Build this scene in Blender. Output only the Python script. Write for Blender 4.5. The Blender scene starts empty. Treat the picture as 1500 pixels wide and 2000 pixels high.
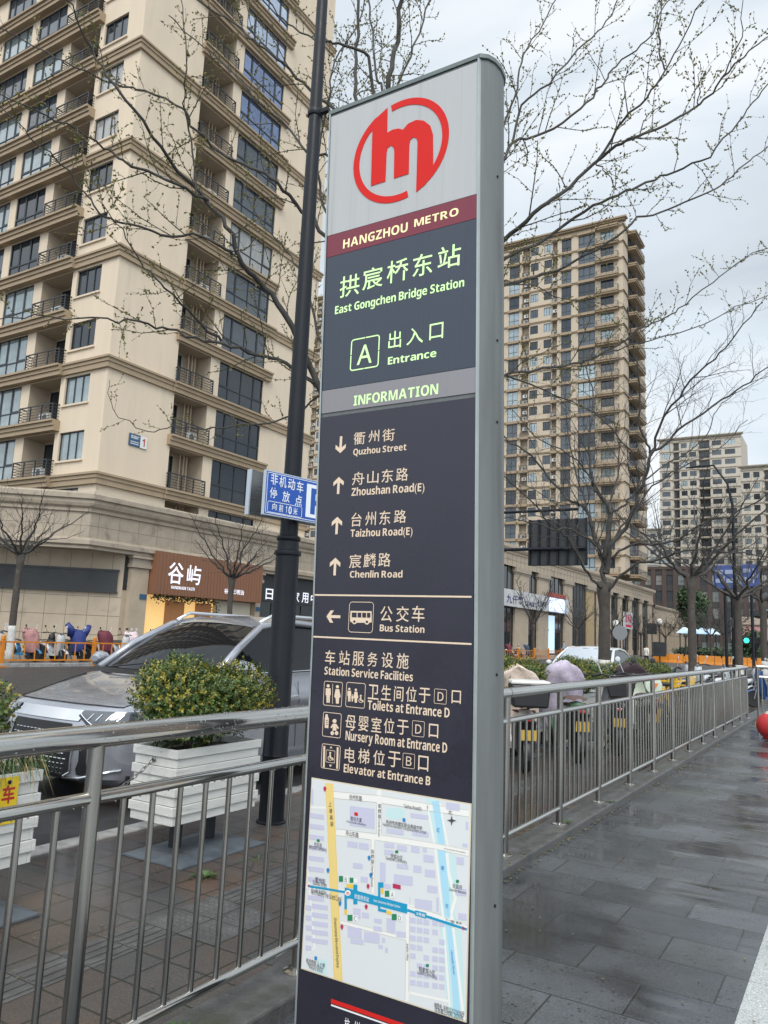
import bpy, bmesh, math, random
from mathutils import Vector, Matrix, noise as mnoise
sc = bpy.context.scene
COL = sc.collection
RND = random.Random(7)
# ------------------------------------------------------------------ camera
F_PX, PITCH, ROLL, YAW, EYE = 1505.2, math.radians(9.08), math.radians(2.483), math.radians(31.6), 1.5
fwd = Vector((-math.sin(YAW)*math.cos(PITCH), math.cos(YAW)*math.cos(PITCH), math.sin(PITCH)))
r0 = Vector((math.cos(YAW), math.sin(YAW), 0)); u0 = r0.cross(fwd)
rgt = r0*math.cos(ROLL)+u0*math.sin(ROLL)
upv = u0*math.cos(ROLL)-r0*math.sin(ROLL)
EYEP = Vector((0, 0, EYE))
cam = bpy.data.cameras.new('camera'); camo = bpy.data.objects.new('camera', cam); COL.objects.link(camo)
cam.sensor_fit = 'HORIZONTAL'; cam.sensor_width = 36.0; cam.lens = 36.0*F_PX/1500.0
cam.clip_start = 0.05; cam.clip_end = 3000
m = Matrix((rgt, upv, -fwd)).transposed().to_4x4(); m.translation = EYEP; camo.matrix_world = m
sc.camera = camo
# ------------------------------------------------------------------ sky, sun, exposure
SUN_EL, SUN_AZ = math.radians(48), math.radians(150)     # azimuth clockwise from +Y
world = bpy.data.worlds.new('World'); sc.world = world; world.use_nodes = True
nt = world.node_tree; N = nt.nodes; Lk = nt.links
bg = N['Background']; bg.inputs['Strength'].default_value = 0.12
sky = N.new('ShaderNodeTexSky'); sky.sky_type = 'NISHITA'; sky.sun_disc = False
sky.sun_elevation = SUN_EL; sky.sun_rotation = SUN_AZ; sky.air_density = 1.2; sky.dust_density = 2.0
tc = N.new('ShaderNodeTexCoord')
mp = N.new('ShaderNodeMapping'); mp.inputs['Scale'].default_value = (1.0, 1.0, 2.6); Lk.new(tc.outputs['Generated'], mp.inputs[0])
n1 = N.new('ShaderNodeTexNoise'); n1.inputs['Scale'].default_value = 1.9; n1.inputs['Detail'].default_value = 5; n1.inputs['Roughness'].default_value = .48
n1.inputs['Distortion'].default_value = .5
Lk.new(mp.outputs[0], n1.inputs['Vector'])
cr = N.new('ShaderNodeValToRGB'); Lk.new(n1.outputs[0], cr.inputs[0])
e = cr.color_ramp.elements
e[0].position = .34; e[0].color = (.46, .53, .61, 1); e[1].position = .66; e[1].color = (.94, .975, 1.0, 1)
x_ = e.new(.45); x_.color = (.66, .725, .78, 1); x_ = e.new(.54); x_.color = (.75, .83, .90, 1)
sc_ = N.new('ShaderNodeVectorMath'); sc_.operation = 'SCALE'; sc_.inputs['Scale'].default_value = 8.2
Lk.new(cr.outputs[0], sc_.inputs[0])
dt = N.new('ShaderNodeVectorMath'); dt.operation = 'DOT_PRODUCT'; Lk.new(tc.outputs['Generated'], dt.inputs[0]); dt.inputs[1].default_value = (math.sin(SUN_AZ)*math.cos(SUN_EL), math.cos(SUN_AZ)*math.cos(SUN_EL), math.sin(SUN_EL))
gl_ = N.new('ShaderNodeMapRange'); gl_.interpolation_type = 'SMOOTHSTEP'; gl_.inputs[1].default_value = .05; gl_.inputs[2].default_value = 1.0; gl_.inputs[3].default_value = 7.8; gl_.inputs[4].default_value = 19.0; Lk.new(dt.outputs['Value'], gl_.inputs[0]); Lk.new(gl_.outputs[0], sc_.inputs['Scale'])
mx = N.new('ShaderNodeMix'); mx.data_type = 'RGBA'; mx.inputs[0].default_value = .9
Lk.new(sky.outputs[0], mx.inputs[6]); Lk.new(sc_.outputs[0], mx.inputs[7]); Lk.new(mx.outputs[2], bg.inputs['Color'])
sl = bpy.data.lights.new('sun', 'SUN'); sl.energy = 1.5; sl.angle = math.radians(25); sl.color = (1, .95, .87)
so = bpy.data.objects.new('sun', sl); COL.objects.link(so)
sd = Vector((math.sin(SUN_AZ)*math.cos(SUN_EL), math.cos(SUN_AZ)*math.cos(SUN_EL), math.sin(SUN_EL)))
so.rotation_euler = sd.to_track_quat('Z', 'Y').to_euler(); so.location = sd*50+Vector((0, 0, 20))
sc.view_settings.view_transform = 'Standard'; sc.view_settings.look = 'None'; sc.view_settings.exposure = 0.22; sc.view_settings.gamma = 1
sc.render.engine = 'CYCLES'; sc.cycles.max_bounces = 6; sc.cycles.diffuse_bounces = 3; sc.cycles.glossy_bounces = 3; sc.cycles.transparent_max_bounces = 6

# ------------------------------------------------------------------ helpers
def ray(px, py): return (px-750)/F_PX*rgt-(py-1000)/F_PX*upv+fwd
def onx(px, py, x): d = ray(px, py); return EYEP+d*(x/d.x)
def ony(px, py, y): d = ray(px, py); return EYEP+d*(y/d.y)
def gz(px, py, z=0.): d = ray(px, py); return EYEP+d*((z-EYE)/d.z)
def ondepth(px, py, dep): return EYEP+ray(px, py)*dep

class MB:
    def __init__(s): s.v = []; s.f = []; s.m = []; s.cur = 0
    def quad(s, a, b, c, d):
        n = len(s.v); s.v += [tuple(a), tuple(b), tuple(c), tuple(d)]; s.f.append((n, n+1, n+2, n+3)); s.m.append(s.cur)
    def poly(s, pts):
        n = len(s.v); s.v += [tuple(p) for p in pts]; s.f.append(tuple(range(n, n+len(pts)))); s.m.append(s.cur)
    def box(s, x0, y0, z0, x1, y1, z1, mtx=None):
        if x0 > x1: x0, x1 = x1, x0
        if y0 > y1: y0, y1 = y1, y0
        if z0 > z1: z0, z1 = z1, z0
        n = len(s.v); P = [(x0,y0,z0),(x1,y0,z0),(x1,y1,z0),(x0,y1,z0),(x0,y0,z1),(x1,y0,z1),(x1,y1,z1),(x0,y1,z1)]
        if mtx is not None: P = [tuple(mtx @ Vector(p)) for p in P]
        s.v += P
        for f in ((3,2,1,0),(4,5,6,7),(0,1,5,4),(1,2,6,5),(2,3,7,6),(3,0,4,7)): s.f.append(tuple(n+i for i in f)); s.m.append(s.cur)
    def tube(s, pts, rad, n=6, caps=True):
        pts = [Vector(p) for p in pts]; k = len(pts)
        if not hasattr(rad, '__len__'): rad = [rad]*k
        b = len(s.v); ref = None
        for i, p in enumerate(pts):
            t = (pts[min(i+1, k-1)]-pts[max(i-1, 0)])
            if t.length < 1e-9: t = Vector((0, 0, 1))
            t.normalize()
            if ref is None:
                ref = Vector((0, 0, 1)) if abs(t.z) < .9 else Vector((1, 0, 0))
                a = t.cross(ref).normalized()
            else:
                a = a-t*a.dot(t)
                if a.length < 1e-6: a = t.orthogonal()
                a.normalize()
            c = t.cross(a)
            for j in range(n):
                w = 2*math.pi*j/n; s.v.append(tuple(p+(a*math.cos(w)+c*math.sin(w))*rad[i]))
        for i in range(k-1):
            for j in range(n):
                j2 = (j+1) % n; s.f.append((b+i*n+j, b+i*n+j2, b+(i+1)*n+j2, b+(i+1)*n+j)); s.m.append(s.cur)
        if caps:
            s.f.append(tuple(b+j for j in reversed(range(n)))); s.m.append(s.cur)
            s.f.append(tuple(b+(k-1)*n+j for j in range(n))); s.m.append(s.cur)
    def lathe(s, c, prof, n=20, axis='Z'):
        b = len(s.v); k = len(prof); c = Vector(c)
        for r, z in prof:
            for j in range(n):
                w = 2*math.pi*j/n; q = (r*math.cos(w), r*math.sin(w), z)
                if axis == 'X': q = (q[2], q[0], q[1])
                if axis == 'Y': q = (q[1], q[2], q[0])
                s.v.append(tuple(c+Vector(q)))
        for i in range(k-1):
            for j in range(n):
                j2 = (j+1) % n; s.f.append((b+i*n+j, b+i*n+j2, b+(i+1)*n+j2, b+(i+1)*n+j)); s.m.append(s.cur)
        s.f.append(tuple(b+j for j in reversed(range(n)))); s.m.append(s.cur)
        s.f.append(tuple(b+(k-1)*n+j for j in range(n))); s.m.append(s.cur)
    def prism(s, pts, fn, d0, d1):
        """pts 2-D outline, fn(u, v, d) -> 3-D"""
        k = len(pts); b = len(s.v)
        s.v += [tuple(fn(u, v, d0)) for u, v in pts]+[tuple(fn(u, v, d1)) for u, v in pts]
        s.f.append(tuple(b+i for i in reversed(range(k)))); s.m.append(s.cur)
        s.f.append(tuple(b+k+i for i in range(k))); s.m.append(s.cur)
        for i in range(k):
            j = (i+1) % k; s.f.append((b+i, b+j, b+k+j, b+k+i)); s.m.append(s.cur)
    def grid(s, rows):
        """rows: list of equal-length point lists"""
        b = len(s.v); nn = len(rows[0])
        for r in rows: s.v += [tuple(p) for p in r]
        for i in range(len(rows)-1):
            for j in range(nn-1):
                s.f.append((b+i*nn+j, b+i*nn+j+1, b+(i+1)*nn+j+1, b+(i+1)*nn+j)); s.m.append(s.cur)
    def mesh(s, name, mats, smooth=False):
        me = bpy.data.meshes.new(name); me.from_pydata(s.v, [], s.f)
        if not isinstance(mats, (list, tuple)): mats = [mats]
        for q in mats: me.materials.append(q)
        if len(mats) > 1: me.polygons.foreach_set('material_index', s.m)
        if smooth: me.polygons.foreach_set('use_smooth', [True]*len(me.polygons))
        me.update(); return me
    def build(s, name, mats, parent=None, smooth=False, bevel=0, sub=0, fix=True, angle=None):
        me = s.mesh(name, mats, smooth)
        if fix:
            bm = bmesh.new(); bm.from_mesh(me); bmesh.ops.recalc_face_normals(bm, faces=bm.faces); bm.to_mesh(me); bm.free()
        o = link(name, me, parent)
        if angle is not None:
            me.polygons.foreach_set('use_smooth', [True]*len(me.polygons)); me.set_sharp_from_angle(angle=math.radians(angle))
        if bevel:
            q = o.modifiers.new('bevel', 'BEVEL'); q.width = bevel; q.segments = 2; q.limit_method = 'ANGLE'; q.angle_limit = math.radians(40)
        if sub:
            q = o.modifiers.new('sub', 'SUBSURF'); q.levels = sub; q.render_levels = sub
        return o

def world_off(p):
    v = Vector((0, 0, 0))
    while p is not None: v = v+p.location; p = p.parent if p.type == 'EMPTY' else None
    return v
def link(name, data, parent=None):
    o = bpy.data.objects.new(name, data); COL.objects.link(o)
    if parent is not None:
        o.parent = parent
        if parent.type == 'EMPTY': o.matrix_parent_inverse = Matrix.Translation(-parent.location)
    return o
def tag(o, label=None, cat=None, group=None, kind=None):
    if label: o['label'] = label
    if cat: o['category'] = cat
    if group: o['group'] = group
    if kind: o['kind'] = kind
    return o
def thing(name, label, cat, loc=(0, 0, 0), group=None):
    o = bpy.data.objects.new(name, None); COL.objects.link(o); o.location = loc; o.empty_display_size = .2
    return tag(o, label, cat, group)
def copy_tree(o, parent=None):
    c = o.copy(); COL.objects.link(c)
    if parent is not None: inv = o.matrix_parent_inverse.copy(); c.parent = parent; c.matrix_parent_inverse = inv
    for ch in KIDS(o): copy_tree(ch, c)
    return c
def KIDS(o): return list(o.children)

# ------------------------------------------------------------------ materials
MATS = {}
def mat(name, col, rough=.6, metal=0., var=0., vscale=6., bump=0., bscale=60., spec=.5, coat=0., emit=None, estr=0., stretch=None, dirt=None):
    if name in MATS: return MATS[name]
    mt = bpy.data.materials.new(name); mt.use_nodes = True; MATS[name] = mt
    n = mt.node_tree.nodes; l = mt.node_tree.links; b = n['Principled BSDF']
    b.inputs['Base Color'].default_value = (*col, 1); b.inputs['Roughness'].default_value = rough; b.inputs['Metallic'].default_value = metal
    b.inputs['Specular IOR Level'].default_value = spec
    if coat: b.inputs['Coat Weight'].default_value = coat; b.inputs['Coat Roughness'].default_value = .06
    if emit: b.inputs['Emission Color'].default_value = (*emit, 1); b.inputs['Emission Strength'].default_value = estr
    if var or bump or dirt:
        t = n.new('ShaderNodeTexCoord'); src = t.outputs['Object']
        if stretch:
            q = n.new('ShaderNodeMapping'); q.inputs['Scale'].default_value = stretch; l.new(src, q.inputs[0]); src = q.outputs[0]
        if var:
            z = n.new('ShaderNodeTexNoise'); z.inputs['Scale'].default_value = vscale; z.inputs['Detail'].default_value = 6; z.inputs['Roughness'].default_value = .65
            l.new(src, z.inputs['Vector'])
            r = n.new('ShaderNodeMapRange'); r.inputs[1].default_value = .3; r.inputs[2].default_value = .7; r.inputs[3].default_value = 1-var; r.inputs[4].default_value = 1+var
            l.new(z.outputs[0], r.inputs[0])
            vm = n.new('ShaderNodeVectorMath'); vm.operation = 'SCALE'; vm.inputs[0].default_value = col; l.new(r.outputs[0], vm.inputs['Scale'])
            out = vm.outputs[0]
            if dirt:
                z2 = n.new('ShaderNodeTexNoise'); z2.inputs['Scale'].default_value = dirt[1]; z2.inputs['Detail'].default_value = 8; l.new(src, z2.inputs['Vector'])
                r2 = n.new('ShaderNodeMapRange'); r2.inputs[1].default_value = dirt[2]; r2.inputs[2].default_value = dirt[2]+.15; l.new(z2.outputs[0], r2.inputs[0])
                mm = n.new('ShaderNodeMix'); mm.data_type = 'RGBA'; mm.inputs[7].default_value = (*dirt[0], 1); l.new(r2.outputs[0], mm.inputs[0]); l.new(out, mm.inputs[6]); out = mm.outputs[2]
            l.new(out, b.inputs['Base Color'])
            rr = n.new('ShaderNodeMapRange'); rr.inputs[1].default_value = .3; rr.inputs[2].default_value = .7; rr.inputs[3].default_value = max(.02, rough-.12*min(1, rough*3)); rr.inputs[4].default_value = min(1, rough+.12*min(1, rough*3))
            l.new(z.outputs[0], rr.inputs[0]); l.new(rr.outputs[0], b.inputs['Roughness'])
        if bump:
            z = n.new('ShaderNodeTexNoise'); z.inputs['Scale'].default_value = bscale; z.inputs['Detail'].default_value = 4; l.new(src, z.inputs['Vector'])
            bp = n.new('ShaderNodeBump'); bp.inputs['Strength'].default_value = bump; bp.inputs['Distance'].default_value = .01; l.new(z.outputs[0], bp.inputs['Height']); l.new(bp.outputs[0], b.inputs['Normal'])
    return mt

def paving(name, c1, c2, mortar, bw, bh, msize, rough, wet, offset=.5, rot=0., tint=None, speck=None, spec=.5, bumps=.25, streak=0., wets=.55):
    """slabs in world XY metres: brick texture with per-slab tone, wet patches in the gloss, speckle in the colour"""
    mt = bpy.data.materials.new(name); mt.use_nodes = True; n = mt.node_tree.nodes; l = mt.node_tree.links; b = n['Principled BSDF']
    b.inputs['Specular IOR Level'].default_value = spec
    t = n.new('ShaderNodeTexCoord'); q = n.new('ShaderNodeMapping'); q.inputs['Rotation'].default_value = (0, 0, rot); l.new(t.outputs['Object'], q.inputs[0])
    br = n.new('ShaderNodeTexBrick'); br.offset = offset; br.inputs['Scale'].default_value = 1; br.inputs['Brick Width'].default_value = bw; br.inputs['Row Height'].default_value = bh
    br.inputs['Mortar Size'].default_value = msize; br.inputs['Mortar Smooth'].default_value = .3; br.inputs['Bias'].default_value = 0
    br.inputs['Color1'].default_value = (*c1, 1); br.inputs['Color2'].default_value = (*c2, 1); br.inputs['Mortar'].default_value = (*mortar, 1)
    l.new(q.outputs[0], br.inputs['Vector'])
    z = n.new('ShaderNodeTexNoise'); z.inputs['Scale'].default_value = 1.1; z.inputs['Detail'].default_value = 7; z.inputs['Roughness'].default_value = .62; l.new(t.outputs['Object'], z.inputs['Vector'])
    r = n.new('ShaderNodeMapRange'); r.inputs[1].default_value = .32; r.inputs[2].default_value = .68; r.inputs[3].default_value = .62; r.inputs[4].default_value = 1.35; l.new(z.outputs[0], r.inputs[0])
    g = n.new('ShaderNodeTexNoise'); g.inputs['Scale'].default_value = 85; g.inputs['Detail'].default_value = 5; g.inputs['Roughness'].default_value = .7; l.new(t.outputs['Object'], g.inputs['Vector'])
    gr = n.new('ShaderNodeMapRange'); gr.inputs[1].default_value = .3; gr.inputs[2].default_value = .7; gr.inputs[3].default_value = .45; gr.inputs[4].default_value = 1.65; l.new(g.outputs[0], gr.inputs[0])
    mu = n.new('ShaderNodeMath'); mu.operation = 'MULTIPLY'; l.new(r.outputs[0], mu.inputs[0]); l.new(gr.outputs[0], mu.inputs[1])
    vm = n.new('ShaderNodeVectorMath'); vm.operation = 'SCALE'; l.new(br.outputs['Color'], vm.inputs[0]); l.new(mu.outputs[0], vm.inputs['Scale'])
    out = vm.outputs[0]
    if tint:
        z3 = n.new('ShaderNodeTexNoise'); z3.inputs['Scale'].default_value = tint[1]; l.new(t.outputs['Object'], z3.inputs['Vector'])
        r3 = n.new('ShaderNodeMapRange'); r3.inputs[1].default_value = tint[2]; r3.inputs[2].default_value = tint[2]+.12; l.new(z3.outputs[0], r3.inputs[0])
        m3 = n.new('ShaderNodeMix'); m3.data_type = 'RGBA'; m3.blend_type = 'MULTIPLY'; m3.inputs[7].default_value = (*tint[0], 1); l.new(r3.outputs[0], m3.inputs[0]); l.new(out, m3.inputs[6]); out = m3.outputs[2]
    if speck:
        vo = n.new('ShaderNodeTexVoronoi'); vo.inputs['Scale'].default_value = speck[1]; l.new(t.outputs['Object'], vo.inputs['Vector'])
        rs = n.new('ShaderNodeMapRange'); rs.inputs[1].default_value = speck[2]; rs.inputs[2].default_value = speck[2]+.05; rs.inputs[3].default_value = 1; rs.inputs[4].default_value = 0; l.new(vo.outputs['Distance'], rs.inputs[0])
        m4 = n.new('ShaderNodeMix'); m4.data_type = 'RGBA'; m4.inputs[7].default_value = (*speck[0], 1); l.new(rs.outputs[0], m4.inputs[0]); l.new(out, m4.inputs[6]); out = m4.outputs[2]
    l.new(out, b.inputs['Base Color'])
    # wet film: gloss from a broad noise, broken slab by slab
    wz = n.new('ShaderNodeTexNoise'); wz.inputs['Scale'].default_value = wets; wz.inputs['Detail'].default_value = 5; l.new(t.outputs['Object'], wz.inputs['Vector'])
    sep = n.new('ShaderNodeSeparateColor'); l.new(br.outputs['Color'], sep.inputs[0])
    wr = n.new('ShaderNodeMapRange'); wr.inputs[1].default_value = .44; wr.inputs[2].default_value = .58; wr.inputs[3].default_value = rough; wr.inputs[4].default_value = wet; l.new(wz.outputs[0], wr.inputs[0])
    l.new(wr.outputs[0], b.inputs['Roughness'])
    wd_ = n.new('ShaderNodeMapRange'); wd_.inputs[1].default_value = .42; wd_.inputs[2].default_value = .58; wd_.inputs[3].default_value = 1.12; wd_.inputs[4].default_value = .72; l.new(wz.outputs[0], wd_.inputs[0]); vw = n.new('ShaderNodeVectorMath'); vw.operation = 'SCALE'; l.new(out, vw.inputs[0]); l.new(wd_.outputs[0], vw.inputs['Scale']); l.new(vw.outputs[0], b.inputs['Base Color'])
    sk = n.new('ShaderNodeMapping'); sk.inputs['Scale'].default_value = (.8, 1/bh*1.0, 1); l.new(t.outputs['Object'], sk.inputs[0]); sn = n.new('ShaderNodeTexNoise'); sn.inputs['Scale'].default_value = 1.0; sn.inputs['Detail'].default_value = 2; l.new(sk.outputs[0], sn.inputs['Vector'])
    hh = n.new('ShaderNodeMath'); hh.operation = 'MULTIPLY_ADD'; hh.inputs[1].default_value = -1.0; l.new(br.outputs['Fac'], hh.inputs[0])
    gs = n.new('ShaderNodeMath'); gs.operation = 'MULTIPLY'; gs.inputs[1].default_value = .22; l.new(g.outputs[0], gs.inputs[0]); sg_ = n.new('ShaderNodeMath'); sg_.operation = 'MULTIPLY_ADD'; sg_.inputs[1].default_value = streak; l.new(gs.outputs[0], hh.inputs[2])
    bp = n.new('ShaderNodeBump'); bp.inputs['Strength'].default_value = bumps; bp.inputs['Distance'].default_value = .006; l.new(hh.outputs[0], bp.inputs['Height'])
    ds_ = n.new('ShaderNodeMapRange'); ds_.inputs[1].default_value = .44; ds_.inputs[2].default_value = .58; ds_.inputs[3].default_value = bumps; ds_.inputs[4].default_value = bumps*.22; l.new(wz.outputs[0], ds_.inputs[0]); l.new(ds_.outputs[0], bp.inputs['Strength'])
    b2 = n.new('ShaderNodeBump'); b2.inputs['Strength'].default_value = min(1, streak*.2); b2.inputs['Distance'].default_value = .02; l.new(sn.outputs[0], b2.inputs['Height']); l.new(bp.outputs[0], b2.inputs['Normal']); l.new(b2.outputs[0], b.inputs['Normal'])
    return mt

STEEL = mat('stainless_steel', (.53, .52, .49), .15, 1., var=.10, vscale=3, bump=.015, bscale=50, stretch=(4, .4, 4))
STEEL_D = mat('stainless_bars', (.27, .26, .24), .20, 1., var=.18, vscale=4, bump=.02, bscale=60, stretch=(3, 3, .5))
BLACK_METAL = mat('black_painted_metal', (.008, .010, .014), .42, 0., var=.25, vscale=4, bump=.12, bscale=40, spec=.25)
RUBBER = mat('rubber', (.012, .012, .013), .7)
BLACK_PL = mat('black_plastic', (.014, .014, .016), .42, var=.2)
CHROME = mat('chrome', (.75, .76, .78), .1, 1.)
GREY_PL = mat('grey_plastic', (.16, .17, .18), .5, var=.1)
_GL = {}
def glyph(ch, bold):
    """outline of one character as a flat mesh (ASCII taken from the sans alphabets, so every sign has one plain sans)"""
    k = (ch, bold)
    if k not in _GL:
        cu = bpy.data.curves.new('lettering', 'FONT'); hv = bold >= .015
        cu.body = (chr((0x1D5D4 if hv else 0x1D5A0)+ord(ch)-65) if 'A' <= ch <= 'Z' else chr((0x1D5EE if hv else 0x1D5BA)+ord(ch)-97) if 'a' <= ch <= 'z' else chr((0x1D7EC if hv else 0x1D7E2)+ord(ch)-48) if '0' <= ch <= '9' else ch)
        cu.size = 1; cu.offset = max(0, bold-.018) if hv and ord(ch) < 127 else bold; cu.resolution_u = 3
        o = bpy.data.objects.new('lettering', cu); COL.objects.link(o); bpy.context.view_layer.update()
        me = bpy.data.meshes.new_from_object(o.evaluated_get(bpy.context.evaluated_depsgraph_get()))
        bpy.data.objects.remove(o); bpy.data.curves.remove(cu)
        _GL[k] = ([tuple(v.co) for v in me.vertices], [tuple(p.vertices) for p in me.polygons]); bpy.data.meshes.remove(me)
    return _GL[k]
def lettering(body, origin, udir, vdir, width, height, material, parent, bold=0., spacing=1., name='lettering', lift=0.):
    """text scaled so its width is width and its capitals (or its characters, when not Latin) are height tall, from origin"""
    vs, fs, x = [], [], 0.
    latin = all(ord(c) < 127 for c in body)
    for ch in body:
        if ch == ' ': x += .24; continue
        V, Fc = glyph(ch, bold)
        if not V: continue
        a = min(v[0] for v in V); w = max(v[0] for v in V)-a; n0 = len(vs)
        vs += [(v[0]-a+x, v[1]) for v in V]; fs += [tuple(n0+i for i in f) for f in Fc]
        x += w+(.075 if ord(ch) < 127 else .09)*spacing
    if not vs: return None
    x1 = max(v[0] for v in vs)
    if latin: H = glyph('H', bold)[0]; y0 = min(v[1] for v in H); y1 = max(v[1] for v in H)
    else: y0 = min(v[1] for v in vs); y1 = max(v[1] for v in vs)
    sy = height/(y1-y0) if height else width/x1
    sx = width/x1 if width else sy
    nrm = udir.cross(vdir).normalized()
    me = bpy.data.meshes.new(name); me.from_pydata([origin+udir*(v[0]*sx)+vdir*((v[1]-y0)*sy)+nrm*lift for v in vs], [], fs); me.materials.append(material)
    return link(name, me, parent)
# ================================================================== ground
ROAD_Z = -.07
PLAZA = paving('plaza_granite', (.034, .038, .043), (.074, .080, .087), (.014, .015, .012), .60, .35, .005, .34, .09, spec=.75, speck=((.016, .015, .015), 21, .13), tint=((.68, .70, .56), .9, .54), bumps=.8, streak=3.6, wets=1.5)
LIGHTP = paving('pale_granite', (.40, .41, .40), (.44, .45, .44), (.25, .26, .25), .60, .60, .004, .45, .25, speck=((.2, .2, .2), 160, .25), bumps=.1)
WALK = paving('brick_pavers', (.080, .061, .051), (.064, .062, .061), (.020, .023, .016), .25, .25, .007, .48, .20, offset=0., tint=((1.25, .98, .80), 1.7, .53), bumps=.5, streak=1.0)
KERB = mat('kerb_granite', (.085, .085, .082), .42, var=.4, vscale=7, bump=.4, bscale=60, dirt=((.05, .055, .035), 3, .58))
KERB_L = mat('kerb_pale', (.27, .26, .25), .55, var=.35, vscale=9, bump=.4, bscale=60, dirt=((.1, .1, .09), 5, .56))
ASPH = mat('asphalt', (.035, .036, .038), .42, var=.3, vscale=2.5, bump=.5, bscale=120)
def sheet(name, x0, y0, x1, y1, z, m_, kind='structure'):
    b = MB(); b.quad((x0, y0, z), (x1, y0, z), (x1, y1, z), (x0, y1, z)); o = b.build(name, m_); o['kind'] = kind; return o
sheet('ground', -1500, -600, 1500, 1500, -.16, mat('far_ground', (.09, .09, .088), .7, var=.2, vscale=.05))
sheet('road', -23.9, -120, -4.72, 420, ROAD_Z, ASPH)
sheet('plaza', -2.02, -20, -.50, 120, 0., PLAZA)
sheet('plaza_border', -.50, -20, 30, 120, -.001, LIGHTP)
sheet('pavement', -4.60, -40, -2.24, 300, 0., WALK)
sheet('far_pavement', -31.4, -60, -24.2, 420, .02, paving('far_pavers', (.12, .11, .105), (.14, .135, .13), (.06, .06, .06), .5, .5, .01, .5, .25))
sheet('side_street', -200, -60, -31.4, 24, -.02, ASPH)
b = MB(); b.box(-2.25, -20, -.1, -2.0, 120, .06); 
o = b.build('kerb', KERB, bevel=.012); o['kind'] = 'structure'
b = MB(); b.box(-4.76, -40, -.15, -4.595, 300, .012); o = b.build('road_kerb', KERB_L, bevel=.015); o['kind'] = 'structure'
b = MB(); b.box(-24.2, -60, -.15, -23.9, 420, .05); o = b.build('far_kerb', KERB_L, bevel=.02); o['kind'] = 'structure'
b = MB()
for k in range(40): b.box(-14.3, -40+k*9, ROAD_Z+.004, -14.15, -36+k*9, ROAD_Z+.006)
b.box(-8.3, -40, ROAD_Z+.004, -8.18, 300, ROAD_Z+.006)
o = b.build('road_markings', mat('road_paint', (.62, .62, .6), .5, var=.3, vscale=4)); o['kind'] = 'structure'
# tactile strip set in the near pavement: bars, and studs at a turn
TACT = mat('tactile_paver', (.085, .083, .080), .42, var=.35, vscale=7, bump=.4, bscale=120)
b = MB()
y = -1.0
while y < 26:
    stud = 2.9 < y < 3.45 or 8.9 < y < 9.3
    for (xa, xb) in (((-3.19, -2.94), (-2.94, -2.69)) if stud else ((-3.19, -2.94),)):
        b.box(xa+.004, y+.004, -.02, xb-.004, y+.246, .003)
        if stud:
            for i in range(5):
                for j in range(5): b.lathe((xa+.045+.04*i, y+.045+.04*j, .003), [(.013, 0), (.009, .005)], 6)
        else:
            for i in range(4): b.box(xa+.03+i*.055, y+.012, .003, xa+.055+i*.055, y+.238, .007)
    y += .25
o = b.build('tactile_strip', TACT); o['kind'] = 'structure'
# concrete plates under the planters come with the planters
# weeds in the joints
WEED = mat('weed_leaf', (.05, .10, .022), .6, var=.4, vscale=30)
DRYG = mat('dry_grass', (.16, .13, .06), .8, var=.4, vscale=30)
def weed(x, y, z, r, n, label, h=.06):
    b = MB()
    for i in range(n):
        a = RND.uniform(0, 6.28); rr = r*RND.random()**.6; c = Vector((x+rr*math.cos(a), y+rr*math.sin(a)*1.3, z)); L = RND.uniform(.5, 1)*h; w = L*.28
        d = Vector((math.cos(a), math.sin(a), RND.uniform(.2, 1.2))).normalized(); s = d.cross(Vector((0, 0, 1))).normalized()*w
        b.poly([c, c+d*L*.5+s, c+d*L, c+d*L*.5-s])
    o = b.build('weed', WEED, fix=False); tag(o, label, 'weed')
for wx, wy, wr, wn, wl, wh in ((-3.46, 3.72, .06, 110, 'leafy green weed on the pavers in front of the white planter plate', .034),
                               (-3.4, 4.15, .11, 60, 'sparse weed beside the end of the grey planter plate', .022),
                               (-2.10, 6.42, .05, 50, 'small weed at the foot of the first railing post past the pylon', .025),
                               (-2.03, 7.55, .06, 50, 'small weed at the foot of a post on the granite kerb', .022),
                               (-4.5, 6.3, .12, 100, 'weed clump at the road kerb behind the lamp post', .05),
                               (-2.15, 2.2, .07, 60, 'moss and weed on the kerb below the near railing', .03)):
    weed(wx, wy, .06 if wx > -2.25 else .004, wr, wn, wl, wh)
b = MB()
for i in range(900):
    yy = RND.uniform(3.0, 14); xx = RND.choice((-1.985, -1.97, -2.24))+RND.gauss(0, .02); a = RND.uniform(0, 6.28); L = RND.uniform(.01, .035)
    z0 = .005 if xx > -2.0 else .066
    if -2.25 < xx < -2.22: continue
    c = Vector((xx, yy, z0)); d = Vector((math.cos(a), math.sin(a), .15))*L; s = Vector((-d.y, d.x, .002))*.3
    b.poly([c, c+d*.5+s, c+d, c+d*.5-s])
for i in range(520):
    xx = RND.uniform(-1.95, -.1) if i < 300 else RND.uniform(-4.5, -2.3); yy = 2.2+14*RND.random()**1.7; a = RND.uniform(0, 6.28); L = RND.uniform(.006, .020); c = Vector((xx, yy, .006)); d = Vector((math.cos(a), math.sin(a), .1))*L; s = Vector((-d.y, d.x, .001))*.35
    b.poly([c, c+d*.5+s, c+d, c+d*.5-s])
o = b.build('fallen_litter', [DRYG], fix=False); o['kind'] = 'stuff'

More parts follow.
